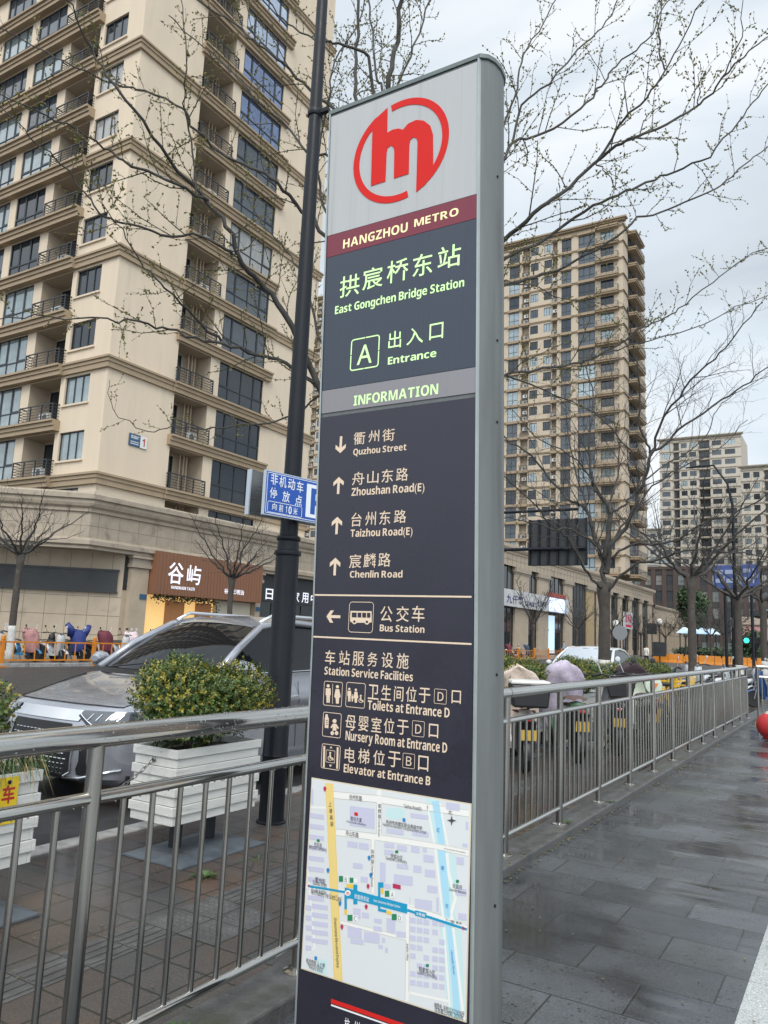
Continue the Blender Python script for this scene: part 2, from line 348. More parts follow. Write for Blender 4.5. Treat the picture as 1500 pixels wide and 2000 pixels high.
# ================================================================== stainless railing along the kerb
RX = -2.12
def railing_run(name, label, ys, posts_from, cat='railing', x=RX, bars_limit=None):
    t = thing(name, label, cat, (x, ys[0], 0))
    b = MB(); b.tube([(x, ys[0], 1.138), (x, ys[-1]+.03, 1.138)], .038, 16); b.build('handrail', STEEL, t, angle=40)
    for y in ys:
        b = MB(); b.tube([(x, y, .06), (x, y, 1.13)], .0265, 14); p = b.build('post', STEEL_D, t, angle=40)
        b = MB(); b.lathe((x, y, .06), [(.062, 0), (.062, .008), (.045, .014), (.03, .016)], 18); b.build('base_flange', STEEL, p, angle=40)
    nb = 0
    for ya, yb in zip(ys[:-1], ys[1:]):
        b = MB(); b.tube([(x, ya+.02, .945), (x, yb-.02, .945)], .021, 12); b.build('middle_rail', STEEL, t, angle=40)
        b = MB(); b.tube([(x, ya+.02, .185), (x, yb-.02, .185)], .019, 12); b.build('bottom_rail', STEEL, t, angle=40)
        n = 8
        for k in range(n):
            yy = ya+(yb-ya)*(k+1)/(n+1)
            b = MB(); b.tube([(x, yy, .19), (x, yy, .94)], .0105 if 1 else .01, 10, caps=False); b.build('baluster', STEEL_D, t, angle=40)
            nb += 1
    return t
railing_run('steel_railing', 'wet stainless steel pedestrian railing running behind the tall sign past the white planters', [-.55, .60, 1.737, 2.90, 4.05, 5.19], 0)
railing_run('steel_railing', 'long stainless steel railing on the granite kerb beside the wet plaza and parked scooters', [5.19+.01, 6.344, 7.46, 8.62, 9.74, 10.86, 12.0, 13.15, 14.3, 15.45, 16.6, 17.75, 18.9], 0)
# return railing beyond the gap at the far end
t = thing('gate_railing', 'short stainless railing turning across the far end of the plaza', 'railing', (-1.9, 19.7, 0))
b = MB(); b.tube([(-1.95, 19.2, 1.17), (1.2, 20.4, 1.17)], .036, 12); b.build('handrail', STEEL, t, angle=40)
for xx in (-1.93, -.7, .5):
    yy = 19.2+(xx+1.95)*.381
    b = MB(); b.tube([(xx, yy, 0), (xx, yy, 1.15)], .026, 10); b.build('post', STEEL_D, t, angle=40)
b = MB(); b.tube([(-1.9, 19.22, .95), (1.2, 20.4, .95)], .02, 8); b.build('middle_rail', STEEL, t, angle=40)
for k in range(26):
    xx = -1.85+k*.11; yy = 19.2+(xx+1.95)*.381
    b = MB(); b.tube([(xx, yy, .18), (xx, yy, .95)], .011, 6, caps=False); b.build('baluster', STEEL_D, t, angle=40)
# water beads and drips hanging on the wet rails nearest the viewer
WATER = mat('water_drop', (.75, .78, .8), .03, spec=1.0)
WATER.node_tree.nodes['Principled BSDF'].inputs['Transmission Weight'].default_value = .9
b = MB()
for i in range(420):
    yy = RND.uniform(.9, 5.1); a = RND.choice((RND.uniform(-.9, .9), RND.uniform(1.0, 2.2))); r = .038
    c = Vector((RX+r*math.sin(a), yy, 1.138+r*math.cos(a))); s = RND.uniform(.0012, .0034)
    b.lathe(c-Vector((0, 0, s)), [(s*.5, 0), (s, s*.7), (s*.8, s*1.5), (s*.2, s*2)], 6)
for zz, rr in ((.945, .021), (1.138, .038)):
    for i in range(110):
        yy = RND.uniform(.9, 5.1); s = RND.uniform(.0022, .0042); c = Vector((RX+.002, yy, zz-rr-s*1.1))
        b.lathe(c, [(s*.3, 0), (s, s*.8), (s*.9, s*1.6), (s*.5, s*2.2)], 6)
o = b.build('water_drops', WATER, smooth=True); tag(o, kind='stuff')

# ================================================================== metro pylon
PY = 2.5
def lerp_tab(tab, z):
    for (za, a), (zb, c) in zip(tab[:-1], tab[1:]):
        if z <= zb: return a+(c-a)*(z-za)/(zb-za)
    return tab[-1][1]
XL = lambda z: lerp_tab([(-.1, -1.818), (1.47, -1.842), (3.9, -1.912)], z)
XRt = lambda z: lerp_tab([(-.1, -1.118), (1.47, -1.138), (3.9, -1.186)], z)
PTOP = 3.785
ALU = mat('pylon_aluminium', (.128, .136, .134), .48, .15, spec=.35, var=.16, vscale=3, bump=.05, bscale=40, stretch=(6, 6, .5), dirt=((.085, .088, .085), 2.2, .56))
PWHITE = mat('brushed_white_panel', (.41, .415, .415), .42, .0, spec=.2, dirt=((.355, .36, .35), 2.0, .56), var=.03, vscale=4, stretch=(14, 1, .25))
PRED = mat('sign_red', (.50, .018, .015), .5, spec=.12, emit=(.9, .04, .03), estr=.08)
PWINE = mat('wine_red_band', (.17, .024, .040), .35, .2, var=.05, vscale=4, stretch=(12, 1, .3))
PSLATE = mat('slate_blue_panel', (.040, .050, .068), .33, .25, var=.05, vscale=4, stretch=(12, 1, .3))
PSILV = mat('silver_band', (.24, .225, .232), .33, .5, var=.05, vscale=4, stretch=(12, 1, .3))
PDARK = mat('dark_violet_panel', (.026, .025, .038), .30, .15, var=.1, vscale=4)
GLOW = mat('backlit_letters', (.42, .56, .28), .4, emit=(.60, 1.0, .42), estr=.46)
GLOWY = mat('backlit_letters_warm', (.55, .48, .28), .4, emit=(1.0, .90, .46), estr=.42)
BEIGE = mat('cream_lettering', (.68, .53, .39), .5)
pyl = thing('metro_pylon', 'tall grey station pylon with red emblem, dark direction panel and local map', 'sign pylon', (-1.5, PY, 0))
def section(z):
    l, r = XL(z), XRt(z)
    return [(l, PY), (r, PY), (r+.028, PY+.022), (r+.043, PY+.055), (r+.049, PY+.10), (r+.043, PY+.15), (r+.025, PY+.185), (r, PY+.205), (l, PY+.205), (l-.02, PY+.185), (l-.028, PY+.13), (l-.026, PY+.07), (l-.018, PY+.02)]
zs = [-.05, .5, 1.0, 1.47, 2.0, 2.6, 3.2, PTOP]
b = MB()
secs = [[(x, y, z) for x, y in section(z)] for z in zs]
b.grid([s+[s[0]] for s in secs]); b.poly(secs[-1]); b.build('post_body', ALU, pyl, angle=32)
b = MB()
def grow(s, g):
    cx = sum(p[0] for p in s)/len(s); cy = PY+.1
    return [(p[0]+(g if p[0] > cx else -g), p[1]+(g if p[1] > cy else -g), p[2]) for p in s]
s0 = grow([(x, y, PTOP+.002) for x, y in section(PTOP)], .006); s1 = [(x, y, PTOP+.020) for x, y, z in s0]; s2 = [(x, y, z+.006) for x, y, z in grow(s1, -.02)]
b.grid([s0+[s0[0]], s1+[s1[0]], s2+[s2[0]]]); b.poly(s2); b.poly(s0[::-1]); b.build('top_cap', mat('cap_grey', (.13, .15, .145), .4, .4, var=.2), pyl, angle=30)
# vertical seam strip at the right of the face, bolts on the side
b = MB()
b.grid([[(XRt(z)-.004, PY-.0075, z), (XRt(z)+.002, PY-.0075, z), (XRt(z)+.006, PY+.002, z)] for z in zs]); b.grid([[(XL(z)+.006, PY-.0075, z), (XL(z)-.002, PY-.0075, z), (XL(z)-.01, PY+.004, z)] for z in zs])
b.build('edge_trim', mat('trim_aluminium', (.33, .36, .355), .35, .5, var=.15, vscale=3), pyl)
for zz in (3.3, 2.62, 2.3, 1.38, .62):
    b = MB(); b.lathe((XRt(zz)+.047, PY+.075, zz), [(.003, -.004), (.0055, 0), (.005, .003), (.002, .004)], 8, axis='X'); b.build('bolt', BLACK_METAL, pyl)
def panel(name, z0, z1, m_, off=.004, inset=.006, parent=None):
    b = MB(); y0 = PY-off
    P = [(XL(z)+inset if s < 0 else XRt(z)-inset, z) for s, z in ((-1, z0), (1, z0), (1, z1), (-1, z1))]
    b.prism(P, lambda u, v, d: (u, d, v), PY-.0005, y0)
    return b.build(name, m_, parent or pyl)
ux, uz = Vector((1, 0, 0)), Vector((0, 0, 1))
def pz(px, py): q = ony(px, py, PY); return q
zTOP = PTOP-.012
lp = panel('emblem_panel', 3.198, zTOP, PWHITE)
wp = panel('red_band', 3.096, 3.196, PWINE)
sp = panel('station_panel', 2.498, 3.094, PSLATE)
ip = panel('information_band', 2.398, 2.496, PSILV)
dp = panel('direction_panel', .02, 2.380, PDARK, off=.0055, inset=.004)
def ptext(body, l, bt, r, tp, m_, parent, bold=0., spacing=1., skewref=None, off=.0062):
    """box from photo pixels: lower-left and upper-right corners on the face"""
    a = ony(l[0], l[1], PY); c = ony(r[0], r[1], PY)
    # l = lower-left pixel, r = upper-right pixel
    w = c.x-a.x; h = c.z-a.z
    return lettering(body, Vector((a.x, PY-off, a.z)), ux, uz, w, h, m_, parent, bold, spacing)
def T(body, ll, ur, m_, parent, bold=0., spacing=1., off=.0062): return ptext(body, ll, None, ur, None, m_, parent, bold, spacing, off=off)
# crop helpers: photo crops used to read positions off the face
c1 = lambda x, y: (600+x/2.857, 100+y/2.857)
c2 = lambda x, y: (600+x/2.5, 750+y/2.5)
c3 = lambda x, y: (570+x/3.571, 1500+y/3.571)
# emblem ---------------------------------------------------------------
def face(fn, pts, m_, parent, off, name, thick=.0012):
    b = MB(); q = [ony(*fn(*p), PY) for p in pts]
    b.prism([(p.x, p.z) for p in q], lambda u, v, d: (u, d, v), PY-off, PY-off-thick)
    return b.build(name, m_, parent)
ce = ony(*c1(528, 557), PY)            # centre of the ring
q = ony(*c1(795, 470), PY); RO_X = .223; RO_Z = .2585
e0 = ony(*c1(262, 650), PY); e1 = ony(*c1(795, 440), PY); et = ony(*c1(590, 258), PY); eb = ony(*c1(450, 858), PY)
ce = Vector(((e0.x+e1.x)/2, PY, (et.z+eb.z)/2)); RO = (e1.x-e0.x)/2; ROz = (et.z-eb.z)/2; RI = .87
def arc(a0, a1, n=40, w0=1., w1=1.):
    o_ = [(math.cos(a), math.sin(a)) for a in [a0+(a1-a0)*k/n for k in range(n+1)]]
    pts = [(ce.x+RO*x, ce.z+ROz*y) for x, y in o_]+[(ce.x+RO*RI*x, ce.z+ROz*RI*y) for x, y in reversed(o_)]
    return pts
b = MB(); fn = lambda u, v, d: (u, d, v); y0, y1 = PY-.0045, PY-.0062
R_ = math.radians
b.prism(arc(R_(103), R_(-58)), fn, y0, y1)
b.prism(arc(R_(283), R_(122)), fn, y0, y1)
em = b.build('emblem_ring', PRED, lp)
hm = [(452,320),(452,462),(485,440),(512,436),(538,442),(570,408),(615,388),(655,392),(690,420),(706,470),(706,640),(760,560),(720,690),(670,745),(612,790),(620,510),(614,490),(596,484),(578,500),(573,530),(570,688),(488,714),(490,560),(486,540),(470,530),(452,545),(446,575),(440,730),(360,756),(368,440),(380,400),(330,470),(355,420),(400,362)]
hm = [(452,320),(450,460),(480,442),(512,436),(538,442),(568,408),(612,388),(655,392),(690,420),(705,470),(706,642),(735,610),(700,700),(660,750),(612,790),(620,510),(614,490),(596,484),(578,500),(573,530),(570,688),(488,714),(490,560),(486,540),(470,530),(452,545),(446,575),(440,730),(360,756),(368,446),(320,500),(350,432),(400,368)]
face(c1, hm, PRED, lp, .0045, 'emblem_letter', .0021)
T('HANGZHOU', c1(203, 1105), c1(565, 957), GLOWY, wp, .018, 1.5, off=.005); T('METRO', c1(600, 985), c1(848, 874), GLOWY, wp, .018, 1.5, off=.005)
def Tsp(chars, boxes, fn, m_, parent, bold=0., off=.005):
    for ch, (x0, y0_, x1, y1_) in zip(chars, boxes): T(ch, fn(x0, y0_), fn(x1, y1_), m_, parent, bold, off=off)
Tsp('拱宸桥东站', [(183,1382,298,1238),(310,1340,428,1196),(446,1305,570,1150),(590,1268,705,1118),(730,1226,862,1070)], c1, GLOW, sp, .006)
T('East Gongchen Bridge Station', c1(158, 1471), c1(880, 1266), GLOW, sp, .018, 1.1, off=.005)
def skewT(body, ll, lr, hpx, fn, m_, parent, bold=0., spacing=1., off=.0062):
    """baseline from ll to lr (both on the face), cap height from pixel height at the left end"""
    a = ony(*fn(*ll), PY); c = ony(*fn(*lr), PY); h = ony(*fn(ll[0], ll[1]-hpx), PY).z-a.z
    return lettering(body, Vector((a.x, PY-off, (a.z+c.z)/2)), ux, uz, c.x-a.x, h, m_, parent, bold, spacing)
# 'A' in its rounded frame, exit words
def rrect(fn, corners, w, m_, parent, off=.0062, rad=.012, gaps=(), name='frame_line'):
    """rounded outline through 4 photo-crop corners (tl, tr, br, bl), line width w in metres, broken by stencil gaps"""
    q = [ony(*fn(*c), PY) for c in corners]
    x0 = (q[0].x+q[3].x)/2; x1 = (q[1].x+q[2].x)/2; z1 = (q[0].z+q[1].z)/2; z0 = (q[2].z+q[3].z)/2
    def ring(g):
        P = []; r = max(.001, rad-g)
        for cx, cz, a0 in ((x1-rad, z1-rad, 0), (x0+rad, z1-rad, 90), (x0+rad, z0+rad, 180), (x1-rad, z0+rad, 270)):
            for k in range(6):
                a = math.radians(a0+k*18); P.append((cx+r*math.cos(a), cz+r*math.sin(a)))
        return P
    A, B = ring(0), ring(w); b = MB(); y = PY-off; n = len(A)
    for i in range(n):
        j = (i+1) % n
        L = math.hypot(A[j][0]-A[i][0], A[j][1]-A[i][1])
        if L > .02 and gaps:
            for t0, t1 in ((0, .485), (.515, 1)):
                f_ = lambda P, t: (P[i][0]+(P[j][0]-P[i][0])*t, y, P[i][1]+(P[j][1]-P[i][1])*t)
                b.quad(f_(A, t0), f_(A, t1), f_(B, t1), f_(B, t0))
        else: b.quad((A[i][0], y, A[i][1]), (A[j][0], y, A[j][1]), (B[j][0], y, B[j][1]), (B[i][0], y, B[i][1]))
    b.build(name, m_, parent, fix=False)
    return x0, z0, x1, z1
rrect(c1, ((245,1618),(408,1577),(404,1755),(245,1795)), .0052, GLOW, sp, off=.005, rad=.014, gaps=(1,))
T('A', c1(280, 1754), c1(368, 1632), GLOW, sp, .006, off=.005)
Tsp('出入口', [(455,1666,530,1556),(556,1645,652,1536),(684,1616,764,1512)], c1, GLOW, sp, .004)
T('Entrance', c1(453, 1752), c1(725, 1664), GLOW, sp, .02, 1.02, off=.005)
T('INFORMATION', c1(262, 1980), c1(735, 1856), GLOW, ip, .018, 1.4, off=.005)
# directory ---------------------------------------------------------------
def arrow(fn, cx, cy, s, ang, parent):
    c = ony(*fn(cx, cy), PY); b = MB(); L = s; hw = L*.085
    pts = [[(-hw, -L/2), (hw, -L/2), (hw, L/2-.01), (-hw, L/2-.01)], [(0, L/2), (0, L/2-hw*3.1), (-L*.36, L/2-L*.36-hw*1.9), (-L*.36, L/2-L*.36+hw*.9)], [(0, L/2), (L*.36, L/2-L*.36+hw*.9), (L*.36, L/2-L*.36-hw*1.9), (0, L/2-hw*3.1)]]
    for k, p in enumerate(pts):
        P = [(c.x+x*math.cos(ang)-z*math.sin(ang), PY-.0062-k*.0001, c.z+x*math.sin(ang)+z*math.cos(ang)) for x, z in p]
        b.poly(P)
    b.build('arrow', BEIGE, parent, fix=False)
for cx, cy, an in ((168, 298, math.pi), (157, 497, 0), (149, 692, 0), (140, 892, 0)): arrow(c2, cx, cy, .070, an, dp)
arrow(c2, 132, 1136, .066, math.pi/2, dp)
B_ = .004
Tsp('衢州街', [(230,300,288,233),(302,288,357,225),(370,284,432,217)], c2, BEIGE, dp, .004, off=.0062)
T('Quzhou Street', c2(228, 350), c2(489, 292), BEIGE, dp, .018, 1.2)
Tsp('舟山东路', [(222,497,285,428),(296,489,354,424),(366,484,425,415),(437,477,498,408)], c2, BEIGE, dp, .004, off=.0062)
T('Zhoushan Road(E)', c2(220, 548), c2(577, 484), BEIGE, dp, .018, 1.2)
Tsp('台州东路', [(218,698,272,628),(286,693,341,624),(355,689,412,618),(427,681,489,614)], c2, BEIGE, dp, .004, off=.0062)
T('Taizhou Road(E)', c2(215, 748), c2(519, 700), BEIGE, dp, .018, 1.2)
Tsp('宸麟路', [(208,900,270,832),(278,898,341,827),(350,893,413,824)], c2, BEIGE, dp, .004, off=.0062)
T('Chenlin Road', c2(212, 946), c2(470, 912), BEIGE, dp, .018, 1.2)
def bar(fn, a, c, h, m_, parent, off=.0062, name='divider'):
    p, q = ony(*fn(*a), PY), ony(*fn(*c), PY); z = (p.z+q.z)/2; b = MB(); b.box(p.x, PY-off, z-h/2, q.x, PY-off+.0006, z+h/2); return b.build(name, m_, parent)
bar(c2, (40, 1031), (806, 1039), .0062, BEIGE, dp); bar(c2, (32, 1238), (806, 1265), .0062, BEIGE, dp)
# bus pictogram
rrect(c2, ((208,1063),(328,1065),(326,1216),(206,1213)), .0022, BEIGE, dp, rad=.014)
def fpoly(fn, pts, m_, parent, off=.0062, name='pictogram'):
    b = MB(); b.poly([(p.x, PY-off, p.z) for p in (ony(*fn(*q), PY) for q in pts)]); return b.build(name, m_, parent, fix=False)
def fpolys(fn, polys, m_, parent, off=.0062, name='pictogram'):
    b = MB()
    for k, pts in enumerate(polys): b.poly([(p.x, PY-off-k*.00002, p.z) for p in (ony(*fn(*q), PY) for q in pts)])
    return b.build(name, m_, parent, fix=False)
def disc(cx, cy, rx, ry=None, n=16): ry = ry or rx; return [(cx+rx*math.cos(2*math.pi*k/n), cy+ry*math.sin(2*math.pi*k/n)) for k in range(n)]
fpolys(c2, [[(214,1140),(319,1142),(319,1164),(306,1166),(226,1166),(214,1160)], [(216,1108),(319,1110),(319,1118),(216,1116)], [(216,1108),(222,1108),(222,1142),(214,1142)], [(313,1110),(319,1110),(319,1144),(313,1144)], [(246,1110),(250,1110),(250,1142),(246,1142)], [(269,1110),(273,1110),(273,1142),(269,1142)], [(292,1110),(296,1110),(296,1142),(292,1142)], disc(235,1160,12,13), disc(296,1162,12,13)], BEIGE, dp)
fpolys(c2, [disc(235,1160,6), disc(296,1162,6)], PDARK, dp, off=.0068)
Tsp('公交车', [(360,1160,422,1086),(438,1160,502,1086),(514,1160,578,1084)], c2, BEIGE, dp, .004, off=.0062)
T('Bus Station', c2(358, 1207), c2(577, 1182), BEIGE, dp, .018, 1.2)
Tsp('车站服务设施', [(90,1368,143,1302),(158,1370,214,1304),(224,1374,284,1308),(297,1378,349,1311),(366,1384,425,1313),(440,1388,501,1316)], c2, BEIGE, dp, .004, off=.0062)
T('Station Service Facilities', c2(88, 1418), c2(521, 1410), BEIGE, dp, .018, 1.2)
# toilet pictograms
rrect(c2, ((86,1450),(177,1454),(174,1575),(83,1570)), .0022, BEIGE, dp, rad=.008)
def figure(cx, top, h, skirt):
    u = h/96
    body = [(cx-12*u, top+24*u), (cx+12*u, top+24*u), (cx+13*u, top+58*u), (cx+9*u, top+58*u), (cx+8*u, top+96*u), (cx+1*u, top+96*u), (cx, top+62*u), (cx-1*u, top+96*u), (cx-8*u, top+96*u), (cx-9*u, top+58*u), (cx-13*u, top+58*u)]
    if skirt: body = [(cx-9*u, top+24*u), (cx+9*u, top+24*u), (cx+16*u, top+62*u), (cx+9*u, top+68*u), (cx+7*u, top+96*u), (cx-7*u, top+96*u), (cx-9*u, top+68*u), (cx-16*u, top+62*u)]
    return [disc(cx, top+12*u, 8*u), body]
fpolys(c2, figure(107, 1462, 94, 0)+figure(152, 1466, 94, 1)+[[(128,1464),(130,1464),(129,1562),(127,1562)]], BEIGE, dp)
rrect(c2, ((195,1456),(289,1460),(286,1583),(192,1578)), .0022, BEIGE, dp, rad=.008)
fpolys(c2, figure(210, 1480, 70, 0)+figure(242, 1484, 72, 1)+figure(225, 1514, 36, 0)+[disc(266,1522,5), [(262,1528),(268,1528),(270,1542),(278,1543),(280,1552),(275,1554),(272,1547),(264,1546)]], BEIGE, dp)
def ringpoly(fn, cx, cy, r, w, parent, a0=0, a1=360):
    b = MB()
    for k in range(18):
        t0 = math.radians(a0+(a1-a0)*k/18); t1 = math.radians(a0+(a1-a0)*(k+1)/18)
        P = [ony(*fn(cx+rr*math.cos(t), cy+rr*math.sin(t)), PY) for rr, t in ((r, t0), (r, t1), (r-w, t1), (r-w, t0))]
        b.poly([(p.x, PY-.0062, p.z) for p in P])
    b.build('pictogram', BEIGE, parent, fix=False)
ringpoly(c2, 266, 1545, 11, 3, dp, 20, 250)
Tsp('卫生间位于', [(300,1537,355,1470),(364,1541,416,1472),(427,1547,475,1477),(485,1550,540,1480),(548,1555,606,1486)], c2, BEIGE, dp, .004, off=.0062)
rrect(c2, ((625,1487),(686,1491),(683,1564),(622,1560)), .0016, BEIGE, dp, rad=.005); T('D', c2(640, 1546), c2(670, 1506), BEIGE, dp, .0)
T('口', c2(708, 1558), c2(755, 1498), BEIGE, dp, .006)
T('Toilets at Entrance D', c2(299, 1588), c2(700, 1582), BEIGE, dp, .018, 1.2)
# nursery
rrect(c2, ((82,1602),(172,1606),(168,1727),(78,1722)), .0022, BEIGE, dp, rad=.008)
fpolys(c2, [[(94,1612),(104,1612),(106,1624),(110,1632),(108,1680),(90,1678),(90,1632),(93,1624)], disc(138,1645,10), [(118,1676),(130,1658),(146,1658),(160,1680),(152,1684),(146,1674),(148,1692),(128,1692),(130,1672),(124,1680)], disc(127,1704,9,10), disc(148,1704,9,10)], BEIGE, dp)
fpolys(c2, [[(96,1640),(105,1640),(105,1643),(96,1643)], [(96,1650),(105,1650),(105,1653),(96,1653)], [(96,1660),(105,1660),(105,1663),(96,1663)], [(136,1696),(139,1696),(139,1712),(136,1712)]], PDARK, dp, off=.0068)
Tsp('母婴室位于', [(190,1688,243,1620),(253,1691,305,1625),(316,1697,368,1630),(377,1703,432,1635),(442,1709,500,1643)], c2, BEIGE, dp, .004, off=.0062)
rrect(c2, ((518,1642),(578,1647),(575,1724),(515,1719)), .0016, BEIGE, dp, rad=.005); T('D', c2(531, 1705), c2(562, 1664), BEIGE, dp, 0)
T('口', c2(597, 1724), c2(645, 1662), BEIGE, dp, .006)
T('Nursery Room at Entrance D', c2(191, 1737), c2(688, 1752), BEIGE, dp, .018, 1.2)
# lift
rrect(c2, ((76,1755),(167,1763),(163,1885),(72,1876)), .0022, BEIGE, dp, rad=.008)
fpolys(c2, [[(84,1766),(93,1767),(90,1872),(81,1871)], [(149,1772),(158,1773),(155,1878),(146,1877)], [(121,1768),(128,1778),(114,1777)], [(118,1870),(125,1858),(111,1857)], disc(117,1800,5), [(113,1806),(120,1806),(121,1822),(131,1824),(134,1836),(129,1838),(126,1829),(114,1827)]], BEIGE, dp)
rrect(c2, ((98,1785),(142,1789),(138,1850),(94,1846)), .0018, BEIGE, dp, rad=.003); ringpoly(c2, 117, 1826, 12, 3, dp, 20, 250)
Tsp('电梯位于', [(186,1843,240,1778),(252,1850,310,1784),(325,1857,385,1792),(398,1866,462,1798)], c2, BEIGE, dp, .004, off=.0062)
rrect(c2, ((472,1800),(531,1806),(528,1879),(469,1873)), .0016, BEIGE, dp, rad=.005); T('B', c2(486, 1861), c2(514, 1820), BEIGE, dp, 0)
T('口', c2(545, 1884), c2(597, 1818), BEIGE, dp, .006)
T('Elevator at Entrance B', c2(182, 1894), c2(606, 1916), BEIGE, dp, .018, 1.2)
# map --------------------------------------------------------------------
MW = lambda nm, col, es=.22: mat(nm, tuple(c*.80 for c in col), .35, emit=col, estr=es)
MBASE = MW('map_paper', (.62, .64, .645)); MROADC = MW('map_road_white', (.74, .73, .69)); MYEL = MW('map_yellow', (.72, .55, .20)); MRIV = MW('map_river', (.36, .60, .72)); MGRN = MW('map_green', (.50, .66, .66)); MBLD = MW('map_building', (.50, .50, .62)); MLINE = MW('map_metro_blue', (.010, .27, .46)); MEXIT = MW('map_exit_yellow', (.75, .50, .05)); MTXT = mat('map_text', (.06, .06, .065), .5); MKGRN = MW('map_marker_green', (.02, .22, .09), .15); MKRED = MW('map_marker_red', (.45, .03, .10), .15); MKBLU = MW('map_marker_blue', (.02, .22, .50), .15); MKWHT = MW('map_marker_white', (.75, .75, .75)); MEDGE = mat('map_edge_line', (.42, .38, .30), .5); MTAN = mat('map_border_cream', (.60, .52, .38), .5)
cq = [ony(*c3(*p), PY) for p in ((132,70),(1247,235),(1240,1765),(88,1408))]
mx0, mx1, mz0, mz1 = (cq[0].x+cq[3].x)/2, (cq[1].x+cq[2].x)/2, (cq[2].z+cq[3].z)/2, (cq[0].z+cq[1].z)/2
b = MB(); b.box(mx0, PY-.0085, mz0, mx1, PY-.0056, mz1); mp_ = b.build('map_panel', MTAN, pyl)
b = MB(); b.box(mx0+.004, PY-.009, mz0+.004, mx1-.004, PY-.008, mz1-.004); b.build('map_sheet', MBASE, mp_)
def ml(polys, m_, off, name):
    """map layer: polygons in map-crop pixels, clipped to the sheet"""
    b = MB(); k = 0
    for pts in polys:
        P = [ony(*c3(*q), PY) for q in pts]
        b.poly([(min(max(p.x, mx0+.004), mx1-.004), PY-off-(k % 9)*.00002, min(max(p.z, mz0+.004), mz1-.004)) for p in P]); k += 1
    return b.build(name, m_, mp_, fix=False)
def strip(path, w):
    out = []
    for (xa, ya), (xb, yb) in zip(path[:-1], path[1:]):
        d = math.hypot(xb-xa, yb-ya); nx, ny = -(yb-ya)/d*w/2, (xb-xa)/d*w/2
        out.append([(xa+nx, ya+ny), (xb+nx, yb+ny), (xb-nx, yb-ny), (xa-nx, ya-ny)])
    return out
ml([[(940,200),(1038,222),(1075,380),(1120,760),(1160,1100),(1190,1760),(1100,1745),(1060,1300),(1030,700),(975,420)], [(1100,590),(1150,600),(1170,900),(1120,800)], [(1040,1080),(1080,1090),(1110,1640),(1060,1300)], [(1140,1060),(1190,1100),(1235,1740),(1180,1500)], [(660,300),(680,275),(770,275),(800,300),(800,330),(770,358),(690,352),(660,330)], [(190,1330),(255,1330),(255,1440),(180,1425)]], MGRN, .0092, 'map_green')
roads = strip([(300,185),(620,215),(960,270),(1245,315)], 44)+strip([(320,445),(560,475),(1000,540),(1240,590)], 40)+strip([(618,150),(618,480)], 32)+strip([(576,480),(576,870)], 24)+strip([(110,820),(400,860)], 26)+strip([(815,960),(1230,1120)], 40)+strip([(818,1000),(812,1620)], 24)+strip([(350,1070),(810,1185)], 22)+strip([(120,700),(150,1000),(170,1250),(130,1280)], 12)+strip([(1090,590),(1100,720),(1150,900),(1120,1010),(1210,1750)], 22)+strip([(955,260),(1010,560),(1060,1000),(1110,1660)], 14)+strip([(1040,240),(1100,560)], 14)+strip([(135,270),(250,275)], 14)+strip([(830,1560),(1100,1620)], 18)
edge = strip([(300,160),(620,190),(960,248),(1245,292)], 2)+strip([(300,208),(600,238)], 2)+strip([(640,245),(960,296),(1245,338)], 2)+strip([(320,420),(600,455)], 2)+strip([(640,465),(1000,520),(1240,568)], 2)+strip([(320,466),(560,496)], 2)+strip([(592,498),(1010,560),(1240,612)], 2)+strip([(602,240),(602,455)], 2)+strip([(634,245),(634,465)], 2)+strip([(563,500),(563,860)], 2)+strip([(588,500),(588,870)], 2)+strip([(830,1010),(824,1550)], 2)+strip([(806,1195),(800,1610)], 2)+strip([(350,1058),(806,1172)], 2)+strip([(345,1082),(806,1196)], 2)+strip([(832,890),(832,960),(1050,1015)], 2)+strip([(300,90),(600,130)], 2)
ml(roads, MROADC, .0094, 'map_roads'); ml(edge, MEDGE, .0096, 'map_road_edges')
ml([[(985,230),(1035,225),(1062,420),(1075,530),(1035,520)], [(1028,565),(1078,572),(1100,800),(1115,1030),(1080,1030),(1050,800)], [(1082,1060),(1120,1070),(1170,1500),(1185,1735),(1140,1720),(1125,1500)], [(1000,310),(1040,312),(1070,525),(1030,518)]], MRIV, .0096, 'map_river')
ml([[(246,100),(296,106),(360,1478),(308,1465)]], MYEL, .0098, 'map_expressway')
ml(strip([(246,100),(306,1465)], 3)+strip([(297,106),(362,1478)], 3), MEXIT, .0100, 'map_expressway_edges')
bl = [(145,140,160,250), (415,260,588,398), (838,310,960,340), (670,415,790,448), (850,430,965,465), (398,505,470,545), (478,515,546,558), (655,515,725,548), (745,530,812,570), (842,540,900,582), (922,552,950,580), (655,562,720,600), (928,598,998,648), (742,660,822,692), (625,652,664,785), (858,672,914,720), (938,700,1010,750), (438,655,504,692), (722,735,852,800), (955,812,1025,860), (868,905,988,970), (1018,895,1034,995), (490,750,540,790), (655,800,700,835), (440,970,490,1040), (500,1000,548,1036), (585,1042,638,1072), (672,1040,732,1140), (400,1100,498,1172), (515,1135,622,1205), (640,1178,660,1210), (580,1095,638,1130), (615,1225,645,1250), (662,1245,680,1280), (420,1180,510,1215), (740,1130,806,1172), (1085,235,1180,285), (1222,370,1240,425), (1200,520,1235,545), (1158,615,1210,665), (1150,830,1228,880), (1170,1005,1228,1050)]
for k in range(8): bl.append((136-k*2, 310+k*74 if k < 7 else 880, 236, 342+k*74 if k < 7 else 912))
for k in range(5): bl.append((150, 940+k*60, 262, 972+k*60)); bl.append((108, 950+k*70, 148, 985+k*70))
